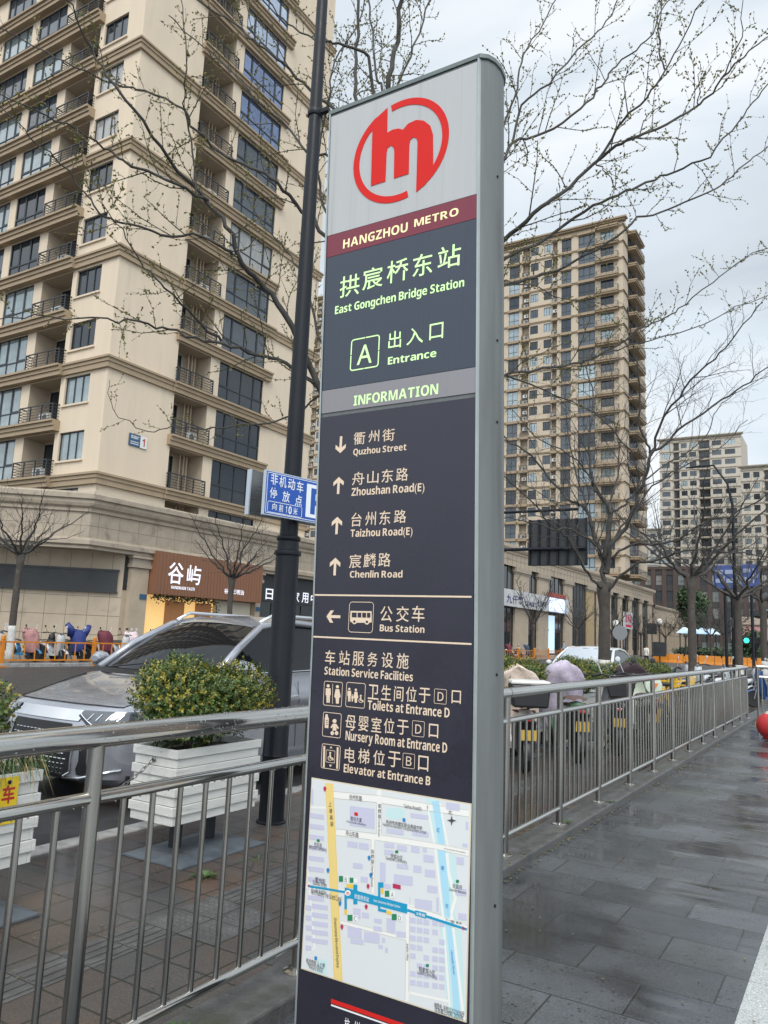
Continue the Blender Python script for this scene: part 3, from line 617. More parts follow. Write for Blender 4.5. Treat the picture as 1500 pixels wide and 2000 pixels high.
for r_ in range(8):
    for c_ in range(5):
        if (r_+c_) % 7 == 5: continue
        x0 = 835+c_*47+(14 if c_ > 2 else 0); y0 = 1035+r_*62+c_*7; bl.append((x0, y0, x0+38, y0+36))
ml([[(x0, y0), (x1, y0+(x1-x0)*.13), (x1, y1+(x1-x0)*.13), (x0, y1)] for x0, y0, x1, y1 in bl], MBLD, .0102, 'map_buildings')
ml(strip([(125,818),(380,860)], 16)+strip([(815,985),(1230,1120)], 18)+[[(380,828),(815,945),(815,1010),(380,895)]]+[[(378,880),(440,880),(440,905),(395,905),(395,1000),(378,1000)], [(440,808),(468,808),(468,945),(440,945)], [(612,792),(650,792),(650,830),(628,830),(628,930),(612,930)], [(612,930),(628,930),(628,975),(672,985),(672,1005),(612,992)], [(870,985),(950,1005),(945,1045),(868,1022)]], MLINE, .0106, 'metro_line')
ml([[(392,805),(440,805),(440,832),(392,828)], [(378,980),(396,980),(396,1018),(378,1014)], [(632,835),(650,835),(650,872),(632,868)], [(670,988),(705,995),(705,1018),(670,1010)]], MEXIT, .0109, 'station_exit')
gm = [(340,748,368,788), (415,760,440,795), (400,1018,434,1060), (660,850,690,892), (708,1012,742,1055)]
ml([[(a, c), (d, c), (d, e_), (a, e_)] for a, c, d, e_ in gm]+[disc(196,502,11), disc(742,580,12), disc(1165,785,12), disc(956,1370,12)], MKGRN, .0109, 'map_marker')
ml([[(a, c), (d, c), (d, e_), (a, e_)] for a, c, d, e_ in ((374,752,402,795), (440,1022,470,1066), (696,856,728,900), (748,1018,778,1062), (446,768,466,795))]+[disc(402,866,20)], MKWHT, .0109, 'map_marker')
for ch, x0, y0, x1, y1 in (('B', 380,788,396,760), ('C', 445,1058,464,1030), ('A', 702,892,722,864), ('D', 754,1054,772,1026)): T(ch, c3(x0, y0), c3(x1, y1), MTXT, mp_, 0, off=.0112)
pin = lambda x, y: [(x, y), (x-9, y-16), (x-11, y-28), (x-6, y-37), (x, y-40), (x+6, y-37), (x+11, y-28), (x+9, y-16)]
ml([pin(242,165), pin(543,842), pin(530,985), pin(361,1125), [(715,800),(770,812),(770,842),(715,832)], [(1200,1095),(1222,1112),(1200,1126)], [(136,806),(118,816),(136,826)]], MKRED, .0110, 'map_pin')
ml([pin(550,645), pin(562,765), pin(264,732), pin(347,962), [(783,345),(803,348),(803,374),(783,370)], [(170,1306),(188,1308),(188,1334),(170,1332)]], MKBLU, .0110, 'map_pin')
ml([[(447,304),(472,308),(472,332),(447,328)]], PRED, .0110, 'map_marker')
T('m', c3(392, 876), c3(413, 858), PRED, mp_, .03, off=.0112)
MT = lambda s, l, u, m_=MTXT, bd=.004: T(s, c3(*l), c3(*u), m_, mp_, bd, off=.0113)
MT('台州东路', (412,215), (502,192)); MT('舟山东路', (386,466), (478,446)); MT('Taizhou Road(E)', (790,272), (915,270)); MT('Zhoushan Road(E)', (1072,560), (1222,582))
MT('宸创大厦', (420,362), (500,346)); MT('Chenchuang Building', (392,374), (528,386)); MT('杭州市拱墅区职业高级中学', (668,384), (920,402), bd=.01); MT('Hangzhou Gongshu Vocational High School', (645,398), (948,434))
MT('吉庆苑', (166,542), (222,522)); MT('Jiqingyuan Community', (130,552), (256,556)); MT('拱宸社区', (700,622), (784,608)); MT('Gongchen Community', (666,632), (814,642)); MT('衢州街', (174,790), (248,770)); MT('Quzhou Street', (158,806), (256,800))
MT('下一站: 大运河', (146,858), (246,850)); MT('Next Station: The Grand Canal', (146,872), (358,892)); MT('拱宸桥东站', (448,905), (550,895), MKWHT); MT('East Gongchen Bridge Station', (582,925), (768,955), MKWHT); MT('5号线', (880,1020), (940,1012), MKWHT, .012); MT('下一站: 善贤', (1080,1058), (1195,1070)); MT('Next Station: Shanxian', (980,1066), (1190,1120))
MT('佐宸府', (1130,830), (1198,812)); MT('Zuochen Mansion', (1106,848), (1226,856)); MT('陆家坞小区', (898,1412), (1010,1406), bd=.012); MT('Lujiawu Community', (884,1424), (1022,1444)); MT('杭州市树人小学', (112,1352), (244,1356), bd=.012); MT('Hangzhou Shuren', (122,1370), (232,1382)); MT('Primary School', (132,1392), (226,1402)); MT('北', (1100,318), (1130,294)); 
for k, ch in enumerate('上塘高架'): MT(ch, (268+k*4, 264+k*46), (290+k*4, 234+k*46))
for k, ch in enumerate('宸麟路'): MT(ch, (612, 274+k*36), (634, 248+k*36)); MT(ch, (565, 590+k*34), (585, 566+k*34))
for k, ch in enumerate('红德河'): MT(ch, (1020+k*30, 440+(k*265)), (1042+k*30, 414+(k*265)), MKBLU)
def vtext(body, top, bottom, wpx, m_=MTXT):
    a, c = ony(*c3(*top), PY), ony(*c3(*bottom), PY); d = (c-a); d.y = 0; L = d.length; d.normalize(); w = (ony(*c3(top[0]+wpx, top[1]), PY)-a).length
    lettering(body, Vector((a.x, PY-.0113, a.z)), d, Vector((-d.z, 0, d.x)), L, w, m_, mp_, .004)
vtext('Shangtang Elevated Expwy', (306,1036), (326,1386), 18); vtext('Chenlin Road', (614,350), (614,470), 12); vtext('Chenlin Road', (568,660), (566,820), 12); vtext('Hongde River', (1118,1265), (1136,1435), 14, MKBLU); vtext('Jiajing Alley', (812,1215), (812,1335), 12)
ml([[(1125,326),(1131,354),(1158,364),(1131,372),(1124,400),(1118,372),(1092,360),(1118,354)]], MTXT, .0113, 'map_compass')
MT('审图号: 浙杭S(2021)018号', (1004,1668), (1214,1690)); MT('信息截止时间: 2020年', (1006,1690), (1208,1718))
# stripes and company line below the map
def skewquad(fn, P, m_, parent, name): q = [ony(*fn(*p), PY) for p in P]; b = MB(); zt = (q[0].z+q[1].z)/2; zb = (q[2].z+q[3].z)/2; b.box(q[0].x, PY-.0068, zb, q[1].x, PY-.0055, zt); b.build(name, m_, parent)
skewquad(c3, ((280,1625),(1150,1880),(1150,1912),(280,1655)), PRED, dp, 'red_stripe'); skewquad(c3, ((280,1664),(1150,1922),(1150,1932),(280,1675)), MKWHT, dp, 'white_stripe')
Tsp('杭州地铁', [(372,1822,412,1745),(436,1842,480,1770),(510,1870,560,1795),(585,1900,640,1825)], c3, MKWHT, dp, .006, off=.0062)
# ================================================================== lamp post with its two sign boards
def onplane(px, py, P0, n): d = ray(px, py); return EYEP+d*((P0-EYEP).dot(n)/d.dot(n))
LX, LY = -4.04, 5.06
lamp = thing('lamp_post', 'tall black street lamp post with ringed base behind the blue parking sign', 'lamp post', (LX, LY, 0))
b = MB(); b.lathe((LX, LY, 0), [(0.1170, 0), (0.1170, .012), (0.0998, .02), (0.0998, .41), (0.1061, .425), (0.1061, .44), (0.0998, .452), (0.0998, .50), (0.1061, .515), (0.0998, .53), (0.0967, 2.12)], 28); b.build('base_sleeve', BLACK_METAL, lamp, angle=35)
b = MB(); b.lathe((LX, LY, 0), [(0.0967, 2.12), (0.1108, 2.125), (0.1139, 2.14), (0.1108, 2.158), (0.0920, 2.168), (0.0874, 2.24), (0.0983, 2.25), (0.1022, 2.265), (0.0983, 2.28), (0.0811, 2.29)], 28); b.build('collar', BLACK_METAL, lamp, angle=35)
b = MB(); b.lathe((LX, LY, 0), [(0.0764, 2.28), (0.0608, 5.6), (0.0515, 7.3), (0.0406, 9.3)], 24); b.build('shaft', BLACK_METAL, lamp, angle=35)
b = MB(); b.lathe((LX, LY, 6.20), [(0.0663, -.03), (0.0718, -.02), (0.0718, .02), (0.0663, .03)], 20); b.box(LX+.05, LY-.02, 6.18, LX+.15, LY+.02, 6.22); b.build('clamp_ring', BLACK_METAL, lamp, angle=35)
b = MB(); b.tube([(LX, LY, 9.2), (LX+.3, LY+.5, 9.75), (LX+.9, LY+1.4, 9.95)], .035, 8); b.tube([(LX+.75, LY+1.2, 9.93), (LX+1.1, LY+1.75, 9.97)], [.09, .07], 8); b.build('lamp_arm', BLACK_METAL, lamp)
sa = math.radians(12); sdir = Vector((math.sin(sa), math.cos(sa), 0)); snor = Vector((math.cos(sa), -math.sin(sa), 0))
SIGNB = mat('sign_blue', (.010, .075, .36), .35, var=.04); SIGNW = mat('sign_white', (.72, .75, .78), .4); BRUSH = mat('brushed_sign_back', (.20, .21, .21), .35, .8, var=.15, vscale=12, stretch=(1, 1, 8))
SP0 = Vector((LX, LY, 0))+snor*.19
def sboard(P0, s0, s1, z0, z1, th):
    b = MB(); b.prism([(s0, z0), (s1, z0), (s1, z1), (s0, z1)], lambda u, v, d: P0+sdir*u+snor*d+Vector((0, 0, v)), -th, 0); return b
ql = onplane(517, 960, SP0, snor); s0 = (ql-SP0).dot(sdir); z1_ = onplane(517, 916, SP0, snor).z; z0_ = onplane(514, 1004, SP0, snor).z
s1 = s0+1.22
par = thing('parking_sign', 'blue bicycle parking direction sign with white writing on the black lamp post', 'sign', tuple(SP0+Vector((0, 0, z0_))))
bd = sboard(SP0, s0, s1, z0_, z1_, .03).build('board', mat('sign_rim', (.5, .55, .6), .4, .5), par)
b = sboard(SP0+snor*.002, s0+.008, s1-.008, z0_+.008, z1_-.008, .001); b.build('blue_face', SIGNB, par)
def ssegs(pts, w, off=.0035, m_=SIGNW, name='sign_line'):
    b = MB()
    for (a, c), (d, e_) in zip(pts[:-1], pts[1:]):
        L = math.hypot(d-a, e_-c); nx, nz = -(e_-c)/L*w/2, (d-a)/L*w/2; tx, tz = (d-a)/L*w/2, (e_-c)/L*w/2
        b.poly([SP0+snor*off+sdir*u+Vector((0, 0, v)) for u, v in ((a+nx-tx, c+nz-tz), (a-nx-tx, c-nz-tz), (d-nx+tx, e_-nz+tz), (d+nx+tx, e_+nz+tz))])
    b.build(name, m_, par, fix=False)
ssegs([(s0+.018, z0_+.018), (s1-.018, z0_+.018), (s1-.018, z1_-.018), (s0+.018, z1_-.018), (s0+.018, z0_+.018)], .005)
c5 = lambda x, y: (300+x/4.6875, 900+y/4.6875)
def ST(ch, x0, y0, x1, y1, bold=.02):
    a, c = onplane(*c5(x0, y0), SP0, snor), onplane(*c5(x1, y1), SP0, snor)
    lettering(ch, SP0+snor*.0036+sdir*(a-SP0).dot(sdir)+Vector((0, 0, a.z)), sdir, Vector((0, 0, 1)), (c-a).dot(sdir), c.z-a.z, SIGNW, par, .02 if ch.isdigit() else .008)
for a in (('非',1068,214,1140,122), ('机',1146,238,1218,150), ('动',1226,260,1296,172), ('车',1306,284,1372,196), ('停',1060,335,1132,252), ('放',1174,372,1248,286), ('点',1290,408,1360,322), ('向',1082,446,1128,392), ('前',1144,464,1186,404), ('1',1206,474,1220,414), ('0',1230,484,1264,422), ('米',1272,494,1318,434)): ST(*a)
bx = [onplane(*c5(*p), SP0, snor) for p in ((1045,360),(1356,430),(1346,530),(1042,455))]
u0_, u1_ = (bx[0]-SP0).dot(sdir), (bx[1]-SP0).dot(sdir); v1_, v0_ = (bx[0].z+bx[1].z)/2, (bx[2].z+bx[3].z)/2
ssegs([(u0_+.01, v0_), (u1_-.01, v0_), (u1_, v0_+.01), (u1_, v1_-.01), (u1_-.01, v1_), (u0_+.01, v1_), (u0_, v1_-.01), (u0_, v0_+.01), (u0_+.01, v0_)], .0045)
up = (onplane(*c5(1398, 300), SP0, snor)-SP0).dot(sdir)
b = MB(); b.poly([SP0+snor*.0036+sdir*u+Vector((0, 0, v)) for u, v in ((up, z0_+.04), (up+.29, z0_+.04), (up+.29, z1_-.04), (up, z1_-.04))]); b.build('white_square', SIGNW, par, fix=False)
lettering('P', SP0+snor*.0042+sdir*(up+.05)+Vector((0, 0, z0_+.07)), sdir, Vector((0, 0, 1)), .15, z1_-z0_-.14, SIGNB, par, .03)
SB0 = Vector((LX, LY, 0))-snor*.16; sq = (onplane(487, 960, SB0, snor)-SB0).dot(sdir); zb1 = onplane(489, 917, SB0, snor).z; zb0 = onplane(485, 1004, SB0, snor).z
bs = thing('sign_board', 'steel back of a second sign board on the far side of the lamp post', 'sign', tuple(SB0+Vector((0, 0, zb0))))
sboard(SB0, sq, sq+1.2, zb0, zb1, .03).build('board', BRUSH, bs); b = sboard(SB0+snor*.012, sq-.006, sq+.006, zb0-.004, zb1+.004, .05); b.build('edge_rim', mat('sign_rim', (.5, .55, .6)), bs)
b = MB(); b.tube([SB0+Vector((0, 0, (zb0+zb1)/2)), SP0+Vector((0, 0, (zb0+zb1)/2))-snor*.03], .03, 8); b.build('sign_bracket', BLACK_METAL, lamp)

# ================================================================== planters, hedges, chain
PWOOD = mat('white_painted_slats', (.60, .60, .57), .5, var=.09, vscale=7, bump=.25, bscale=30, stretch=(3, .5, 6), dirt=((.36, .35, .31), 6, .64))
PLEG = mat('planter_leg', (.015, .017, .02), .5); PPLATE = mat('grey_steel_plate', (.085, .10, .115), .55, var=.3, vscale=8, dirt=((.06, .055, .045), 6, .58)); SOIL = mat('soil', (.03, .022, .015), .9, var=.4, vscale=30)
PLX0, PLX1, PLL = -4.19, -3.775, .83
def planter_proto(yc, label):
    t = thing('planter_box', label, 'planter', (0, yc, 0), 'white slatted planters along the pavement')
    y0, y1 = yc-PLL/2, yc+PLL/2
    b = MB(); n = 8; h = .475/n
    for k in range(n):
        g = 0. if k % 2 == 1 else .013
        z0 = .235+h*k
        b.box(PLX0+g, y0+g, z0+.0015, PLX1-g, y0+.022+g, z0+h-.0015); b.box(PLX0+g, y1-.022-g, z0+.0015, PLX1-g, y1-g, z0+h-.0015)
        b.box(PLX1-.022-g, y0+.023+g, z0+.0015, PLX1-g, y1-.023-g, z0+h-.0015); b.box(PLX0+g, y0+.023+g, z0+.0015, PLX0+.022+g, y1-.023-g, z0+h-.0015)
    b.build('box', PWOOD, t, bevel=.003)
    b = MB(); b.box(PLX0+.04, y0+.04, .24, PLX1-.04, y1-.04, .66); b.build('soil', SOIL, t)
    for yy in (yc-.16, yc+.16):
        b = MB(); b.box(-4.02, yy-.03, .03, -3.96, yy+.03, .235); b.build('leg', PLEG, t)
    b = MB(); q = .02
    b.prism([(-4.2, yc-.42), (-3.66, yc-.42), (-3.66, yc+.40), (-4.2, yc+.40)], lambda u, v, d: (u, v, d), .002, .012)
    P = [(-4.2, yc-.42, .012), (-3.66, yc-.42, .012), (-3.66, yc+.40, .012), (-4.2, yc+.40, .012)]; Q = [(-4.08, yc-.30, .034), (-3.86, yc-.30, .034), (-3.86, yc+.30, .034), (-4.08, yc+.30, .034)]
    b.grid([P+[P[0]], Q+[Q[0]]]); b.poly(Q); b.build('foot_plate', PPLATE, t)
    return t
pl0 = planter_proto(4.145, 'white slatted planter box on black legs, in front of the black lamp post')
PY_ = [2.345, 10.0, 11.35, 12.9, 15.85, 17.4, 19.0]
PLAB = ['white planter box carrying the yellow notice, cut by the photo edge', 'white planter behind the scooter with the black top box', 'white planter behind the lilac quilted scooter', 'white planter just before the tree with the whitewashed trunk', 'white planter just past the tree with the whitewashed trunk', 'white planter behind the dark maroon scooter cover', 'farthest white planter, beside the parked bicycles']
for yy, lb in zip(PY_, PLAB):
    c = copy_tree(pl0); c.location.y = yy; c['label'] = lb
LEAF = [mat('box_leaf_dark', (.035, .070, .014), .45, var=.35, vscale=40), mat('box_leaf', (.085, .130, .022), .42, var=.35, vscale=40), mat('box_leaf_yellow', (.27, .23, .030), .45, var=.3, vscale=40), mat('stem_brown', (.05, .035, .022), .8)]
def bush_mesh(w, l, h, n, leaf, seed, yellow=.22):
    """clipped box shrub: sprigs scattered through a lumpy volume, each sprig a few leaf pairs"""
    R = random.Random(seed); b = MB(); lumps = [(R.uniform(-.33, .33)*w, R.uniform(-.33, .33)*l, R.uniform(.22, .66)*h, R.uniform(.26, .40)) for _ in range(11)]
    lumps += [(0, 0, h*.42, .46)]
    for lx, ly, lz, lr in lumps:
        yel = R.random()
        for i in range(n//len(lumps)):
            th = R.uniform(0, 6.283); cz = R.uniform(-.75, 1); sz = math.sqrt(1-cz*cz); rr = R.uniform(.55, 1.08)**.6*lr*(1+.18*mnoise.noise(Vector((th*1.5, cz*3, seed+lx*9))))
            d = Vector((sz*math.cos(th), sz*math.sin(th), cz)); p = Vector((lx+d.x*rr*w*1.05, ly+d.y*rr*l*1.0, lz+d.z*rr*h*.95))
            if p.z < .0 or (p.z < .11 and (abs(p.x) > .19 or abs(p.y) > .39)): continue
            ax = (d+Vector((R.gauss(0, .35), R.gauss(0, .35), R.uniform(.1, .9)))).normalized(); s1 = ax.orthogonal().normalized(); s2 = ax.cross(s1); L = leaf*R.uniform(.7, 1.3)
            pr = yellow*1.5 if (yel < .45 and rr > lr*.8) else .04
            mi = 2 if R.random() < pr else (1 if R.random() < .55 else 0)
            b.cur = mi
            for k in range(3):
                o = p+ax*L*.7*k; a = R.uniform(0, 6.28)
                for sg in (0, math.pi):
                    q = (s1*math.cos(a+sg)+s2*math.sin(a+sg)); dd = (q+ax*.7).normalized(); sd_ = dd.cross(ax).normalized()*L*.34
                    b.poly([o, o+dd*L*.5+sd_, o+dd*L, o+dd*L*.5-sd_])
    b.cur = 3
    for i in range(26):
        a = R.uniform(0, 6.28); e_ = Vector((math.cos(a)*w*.38*R.random(), math.sin(a)*l*.4*R.random(), h*R.uniform(.4, .8)))
        b.tube([(e_.x*.3, e_.y*.4, -.02), tuple(e_*.6+Vector((0, 0, .02))), tuple(e_)], [.006, .004, .002], 4, caps=False)
    return b.mesh('hedge_plant', LEAF)
def bush(me, loc, rot, scale, label):
    o = link('hedge_plant', me); o.location = loc; o.rotation_euler.z = rot; o.scale = scale; tag(o, label, 'shrub', 'box shrubs in the white planters')
bm1 = bush_mesh(.60, .98, .66, 9500, .021, 3, .30); bm2 = bush_mesh(.58, .92, .56, 4200, .024, 11, .25)
bush(bm1, (-4.0, 4.17, .675), 0, (.92, .90, .97), 'clipped green and yellow box shrub in the planter before the lamp post')
bush(bm2, (-4.02, 2.27, .67), 1.2, (1, 1, 1.0), 'box shrub cut by the photo edge above the yellow notice')
BL = ['green shrub behind the cream scooter quilt beside the pylon edge', 'bright green shrub between the cream and the lilac scooter quilts', 'green shrub between the lilac quilt and the whitewashed trunk', 'yellowish shrub in front of the white car, just past the trunk', 'low shrub above the dark maroon scooter cover', 'farthest dark green shrub, beside the parked bicycles']
for k, (yy, lb) in enumerate(zip(PY_[1:], BL)):
    bush(bm2 if k % 2 else bm1, (-4.0, yy, .68), .6*k+1.6 if 0 else (math.pi if k % 2 else 0), (1.02, 1.12, .98-.02*k), lb)
# trailing grass in the near planter
b = MB()
for i in range(420):
    yy = RND.uniform(2.02, 2.78); xx = RND.uniform(-4.1, -3.79); L = RND.uniform(.10, .26); a = RND.gauss(0, .9); z = .69
    d = Vector((math.cos(a), math.sin(a), 0)); p0 = Vector((xx, yy, z)); p1 = p0+d*L*.45+Vector((0, 0, L*.45)); p2 = p0+d*L*.95+Vector((0, 0, -L*RND.uniform(-.2, .6))); s = Vector((-d.y, d.x, 0))*.0028
    b.cur = 0 if RND.random() < .78 else 1
    b.quad(p0-s, p0+s, p1+s, p1-s); b.poly([p1-s, p1+s, p2])
o = b.build('trailing_grass', [mat('grass_blade', (.05, .10, .025), .5, var=.4, vscale=25), mat('straw_blade', (.32, .22, .09), .7)], fix=False); tag(o, 'trailing grass hanging over the rim of the planter with the yellow notice', 'grass')
# yellow notice on the near planter
NY = mat('notice_yellow', (.72, .50, .02), .45, var=.1, vscale=9, dirt=((.35, .25, .05), 9, .64)); NR = mat('notice_red', (.42, .02, .015), .5)
XN = PLX1+.003
a = onx(38, 1515, XN); c = onx(31, 1606, XN)
no = thing('notice_plate', 'yellow no parking notice with red writing on the near white planter', 'notice', (XN, a.y, c.z))
NZ1, NZ0, NYR = a.z, c.z, a.y
b = MB(); b.box(XN, NYR-.36, NZ0, XN+.004, NYR, NZ1); b.build('plate', NY, no, bevel=.001)
u_, v_ = Vector((0, 1, 0)), Vector((0, 0, 1)); hh = NZ1-NZ0
for k, ch in enumerate('禁止停车'): lettering(ch, Vector((XN+.0045, NYR-.345+k*.085, NZ1-.56*hh)), u_, v_, .072, hh*.40, NR, no, .03)
for k, ch in enumerate('违者拖离'): lettering(ch, Vector((XN+.0045, NYR-.345+k*.085, NZ0+.05*hh)), u_, v_, .072, hh*.30, NR, no, .03)
b = MB(); b.lathe((XN+.004, NYR-.055, NZ1-.025), [(.011, 0), (.011, .003), (.006, .005)], 10, axis='X'); b.build('screw', BLACK_METAL, no)
# chain between the two near planters
b = MB(); A = onx(312, 1482, -3.98); A = Vector((-3.99, 3.73, A.z)); B = Vector((-3.99, 2.76, .56)); n = 30
pts = [A.lerp(B, k/n)+Vector((0, 0, -.16*4*(k/n)*(1-k/n))) for k in range(n+1)]
for k in range(n):
    p, q = pts[k], pts[k+1]; d = (q-p); L = d.length*.72; d.normalize(); s = d.cross(Vector((0, 0, 1)) if k % 2 else Vector((1, 0, .2))).normalized(); c = (p+q)/2; loop = []
    for j in range(10):
        w = 6.283*j/10; loop.append(c+d*math.cos(w)*L+s*math.sin(w)*.009)
    loop.append(loop[0]); b.tube(loop, .0026, 5, caps=False)
b.lathe(A, [(.016, 0), (.016, .006), (.009, .008)], 10, axis='Y')
o = b.build('chain', mat('chain_steel', (.20, .20, .19), .4, .9), smooth=True); tag(o, 'drooping metal chain hooked between the two nearest white planters', 'chain')
# ================================================================== cars
PAINT_GREY = mat('car_paint_grey', (.33, .34, .375), .22, .5, var=.03, coat=1.); PAINT_WHITE = mat('car_paint_white', (.62, .63, .64), .3, 0, coat=1.)
GLASS_CAR = mat('car_glass', (.007, .008, .010), .03, 0, spec=.38); LAMPG = mat('headlamp_lens', (.07, .075, .085), .06, .2, coat=1.); LAMPW = mat('lamp_chrome', (.85, .87, .9), .08, .9); RIM = mat('alloy_rim', (.35, .36, .37), .3, .8)
def car(name, label, cat, nose, xc, paint, L=4.7, W=1.89, H=1.64, sedan=False, flip=1, seat_cover=False):
    """nose at y=nose pointing to -Y; local t runs back along +Y; heights above the road"""
    root = thing(name, label, cat, (xc, nose, ROAD_Z)); hw = W/2
    zs_ = H/1.64
    zk = 1.0 if sedan else 1.035
    def P(u, t, z): return (xc+u, nose+t, ROAD_Z+z*zk)
    # hood and front skin: profile swept across the width, corners drawn back
    prof = [(.20, .20), (.07, .26), (.015, .40), (.0, .56), (.02, .70), (.07, .775), (.10, .80), (.16, .835), (.32, .885), (.55, .945), (.80, 1.0), (1.02, 1.045), (1.22, 1.075)]
    if sedan: prof = [(t, z*.88) for t, z in prof]
    nu = 24; b = MB(); rows = []
    for t, z in prof:
        r = []
        for k in range(nu+1):
            u = -1+2*k/nu; a = abs(u); fr = max(0, 1-t/1.0)
            tt = t+(.20*a**3+.14*a**8)*fr
            crease = .018*math.exp(-((a-.58)/.09)**2)*min(1, max(0, (t-.12)*3)) if z > .8 else 0
            zz = z+crease-((.020 if t > .3 else .0)*a**4+(.03*a**10)*min(1, t*2))*(1 if z > .79*zs_ else .0)-(0.02*a*a*min(1, t*2) if z > .8 else 0)
            wd = hw*(.965-.075*fr*(1 if z < .5 else .8)) if z < .78 else hw*(.955-.06*fr)
            r.append(P(u*wd, tt, zz))
        rows.append(r)
    b.grid(rows); HOOD = rows
    # sides: from the front corner to the tail, with wheel openings left free
    wheels_t = (.95, .95+(2.77 if not sedan else 2.65)); wr = .365 if not sedan else .33
    ts = [.34+.06*k for k in range(int((L-.50)/.06)+1)]
    zl = [.24, .34, .46, .58, .68, .76, .84, .92, 1.0, 1.07]
    if sedan: zl = [z*.9 for z in zl]
    def hoodz(t):
        for (ta, za), (tb, zb) in zip(prof[6:-1], prof[7:]):
            if ta <= t-.20 <= tb: return za+(zb-za)*(t-.20-ta)/(tb-ta)-.045
        return 9 if t > .5 else .76
    for sgn in (-1, 1):
        rows = []
        for z in zl:
            r = []
            for t in ts:
                f0 = max(0, 1-(t-.34)/.7); f1 = max(0, 1-(L-.16-t)/.6); bul = {0: -.02}.get(zl.index(z), 0)+(.028 if .72 < z/(.9 if sedan else 1) < .9 else 0)
                wd = hw*(.972)+bul-.085*f0**2-.12*f1**2-(.03 if z > .99 else 0)-(.012 if .5 < z < .7 else 0)
                zc = z
                if z == zl[-1]: zc = z+.02*max(0, t-1.4)
                r.append(P(sgn*wd, t, min(zc, hoodz(t))))
            rows.append(r)
        n0 = len(b.v); nn = len(ts)
        for r in rows: b.v += r
        for i in range(len(zl)-1):
            for j in range(nn-1):
                tm = (ts[j]+ts[j+1])/2; zm = (zl[i]+zl[i+1])/2
                if any((tm-wt)**2+(zm-.36)**2 < (wr+.075)**2 for wt in wheels_t): continue
                b.f.append((n0+i*nn+j, n0+i*nn+j+1, n0+(i+1)*nn+j+1, n0+(i+1)*nn+j)); b.m.append(0)
    # tail
    rows = []
    for z, dt in ((.25, -.02), (.5, .06), (.75, .08), (.95, .04), (1.1, -.02)):
        rows.append([P(hw*.86*(-1+2*k/8), L-.1+dt-.08*abs(-1+2*k/8)**3, z*zs_) for k in range(9)])
    b.grid(rows)
    b.build('body', paint, root, fix=True, angle=38)
    b = MB(); b.box(xc-hw*.86, nose+.3, ROAD_Z+.19, xc+hw*.86, nose+L-.3, ROAD_Z+.30); b.box(xc-hw*.80, nose+.6, ROAD_Z+.3, xc+hw*.80, nose+L-.2, ROAD_Z+.62*zs_); b.build('underbody', BLACK_PL, root)
    b = MB(); up_ = Vector((0, -.002, .003))
    b.tube([Vector(q)+up_ for q in HOOD[7][2:-2]], .0055, 5); b.tube([Vector(r[2])+up_ for r in HOOD[7:12]], .0045, 5); b.tube([Vector(r[-3])+up_ for r in HOOD[7:12]], .0045, 5); b.build('bonnet_seam', RUBBER, root)
    b = MB()
    for sg in (-1, 1):
        for td in (1.42, 2.45, 3.45): b.tube([P(sg*(hw*.972+.004+dx_), td, z) for z, dx_ in ((.34, -.003), (.46, .0), (.6, -.01), (.72, .01), (.80, .028), (.92, .005), (1.0 if not sedan else .88, -.005))], .004, 4)
    b.build('door_seams', RUBBER, root)
    # greenhouse
    belt = 1.085*zs_ if not sedan else .96; top = H
    A = (1.27 if not sedan else 1.10, belt+.0); B = ((2.06, top-.09) if not sedan else (1.95, top-.06)); C = ((2.5, top) if not sedan else (2.5, top)); D = ((3.75, top-.045) if not sedan else (3.1, top-.05)); E = ((4.45, belt+.08) if not sedan else (4.05, belt+.06))
    ub, ut = hw*.90, hw*.70
    b = MB(); rows = []
    for t, z in (B, (B[0]+.12, B[1]+.045), C, ((C[0]+D[0])/2, top+.004), D):
        rows.append([P(ut*(-1+2*k/10)*(1.0), t-(.10*(1-abs(-1+2*k/10)**2) if t < B[0]+.2 else 0), z+.045*(1-(-1+2*k/10)**2)-.02) for k in range(11)])
    b.grid(rows); b.build('roof', paint if not seat_cover else paint, root, angle=50)
    # windscreen
    b = MB(); rows = []
    for f in (0, .33, .66, 1.0):
        t = A[0]+(B[0]-A[0])*f; z = A[1]+(B[1]-A[1])*f+.035*math.sin(f*math.pi); ww = ub+(ut-ub)*f-.045
        rows.append([P(ww*(-1+2*k/12), t-.17*(1-(-1+2*k/12)**2)*(1-.4*f)+.02, z+.025*(1-(-1+2*k/12)**2)*f) for k in range(13)])
    b.grid(rows); ws = b.build('windscreen', GLASS_CAR, root, smooth=True)
    b = MB(); rows = []
    for f in (0, .5, 1.0):
        t = E[0]+(D[0]-E[0])*f; z = E[1]+(D[1]-E[1])*f; ww = ub*.92+(ut-ub*.92)*f-.04
        rows.append([P(ww*(-1+2*k/6), t+.06*(1-(-1+2*k/6)**2), z) for k in range(7)])
    b.grid(rows); b.build('rear_window', GLASS_CAR, root, smooth=True)
    # pillars, side glass
    for sgn in (-1, 1):
        lo = lambda t: P(sgn*(ub), t, belt+.02*max(0, (t-1.4)))
        up = lambda t, z: P(sgn*ut, t, z)
        b = MB()
        b.tube([P(sgn*(ub-.015), A[0]-.02, A[1]-.02), P(sgn*(ub*.55+ut*.45), (A[0]*.55+B[0]*.45), A[1]*.55+B[1]*.45+.03), P(sgn*ut, B[0], B[1]-.01), P(sgn*ut, C[0], C[1]-.03), P(sgn*ut, D[0], D[1]-.03), P(sgn*ub*.93, E[0], E[1]-.03)], [.045, .042, .042, .035, .035, .05], 8)
        b.build('pillar_frame', paint, root, smooth=True)
        b = MB(); rows = [[], []]
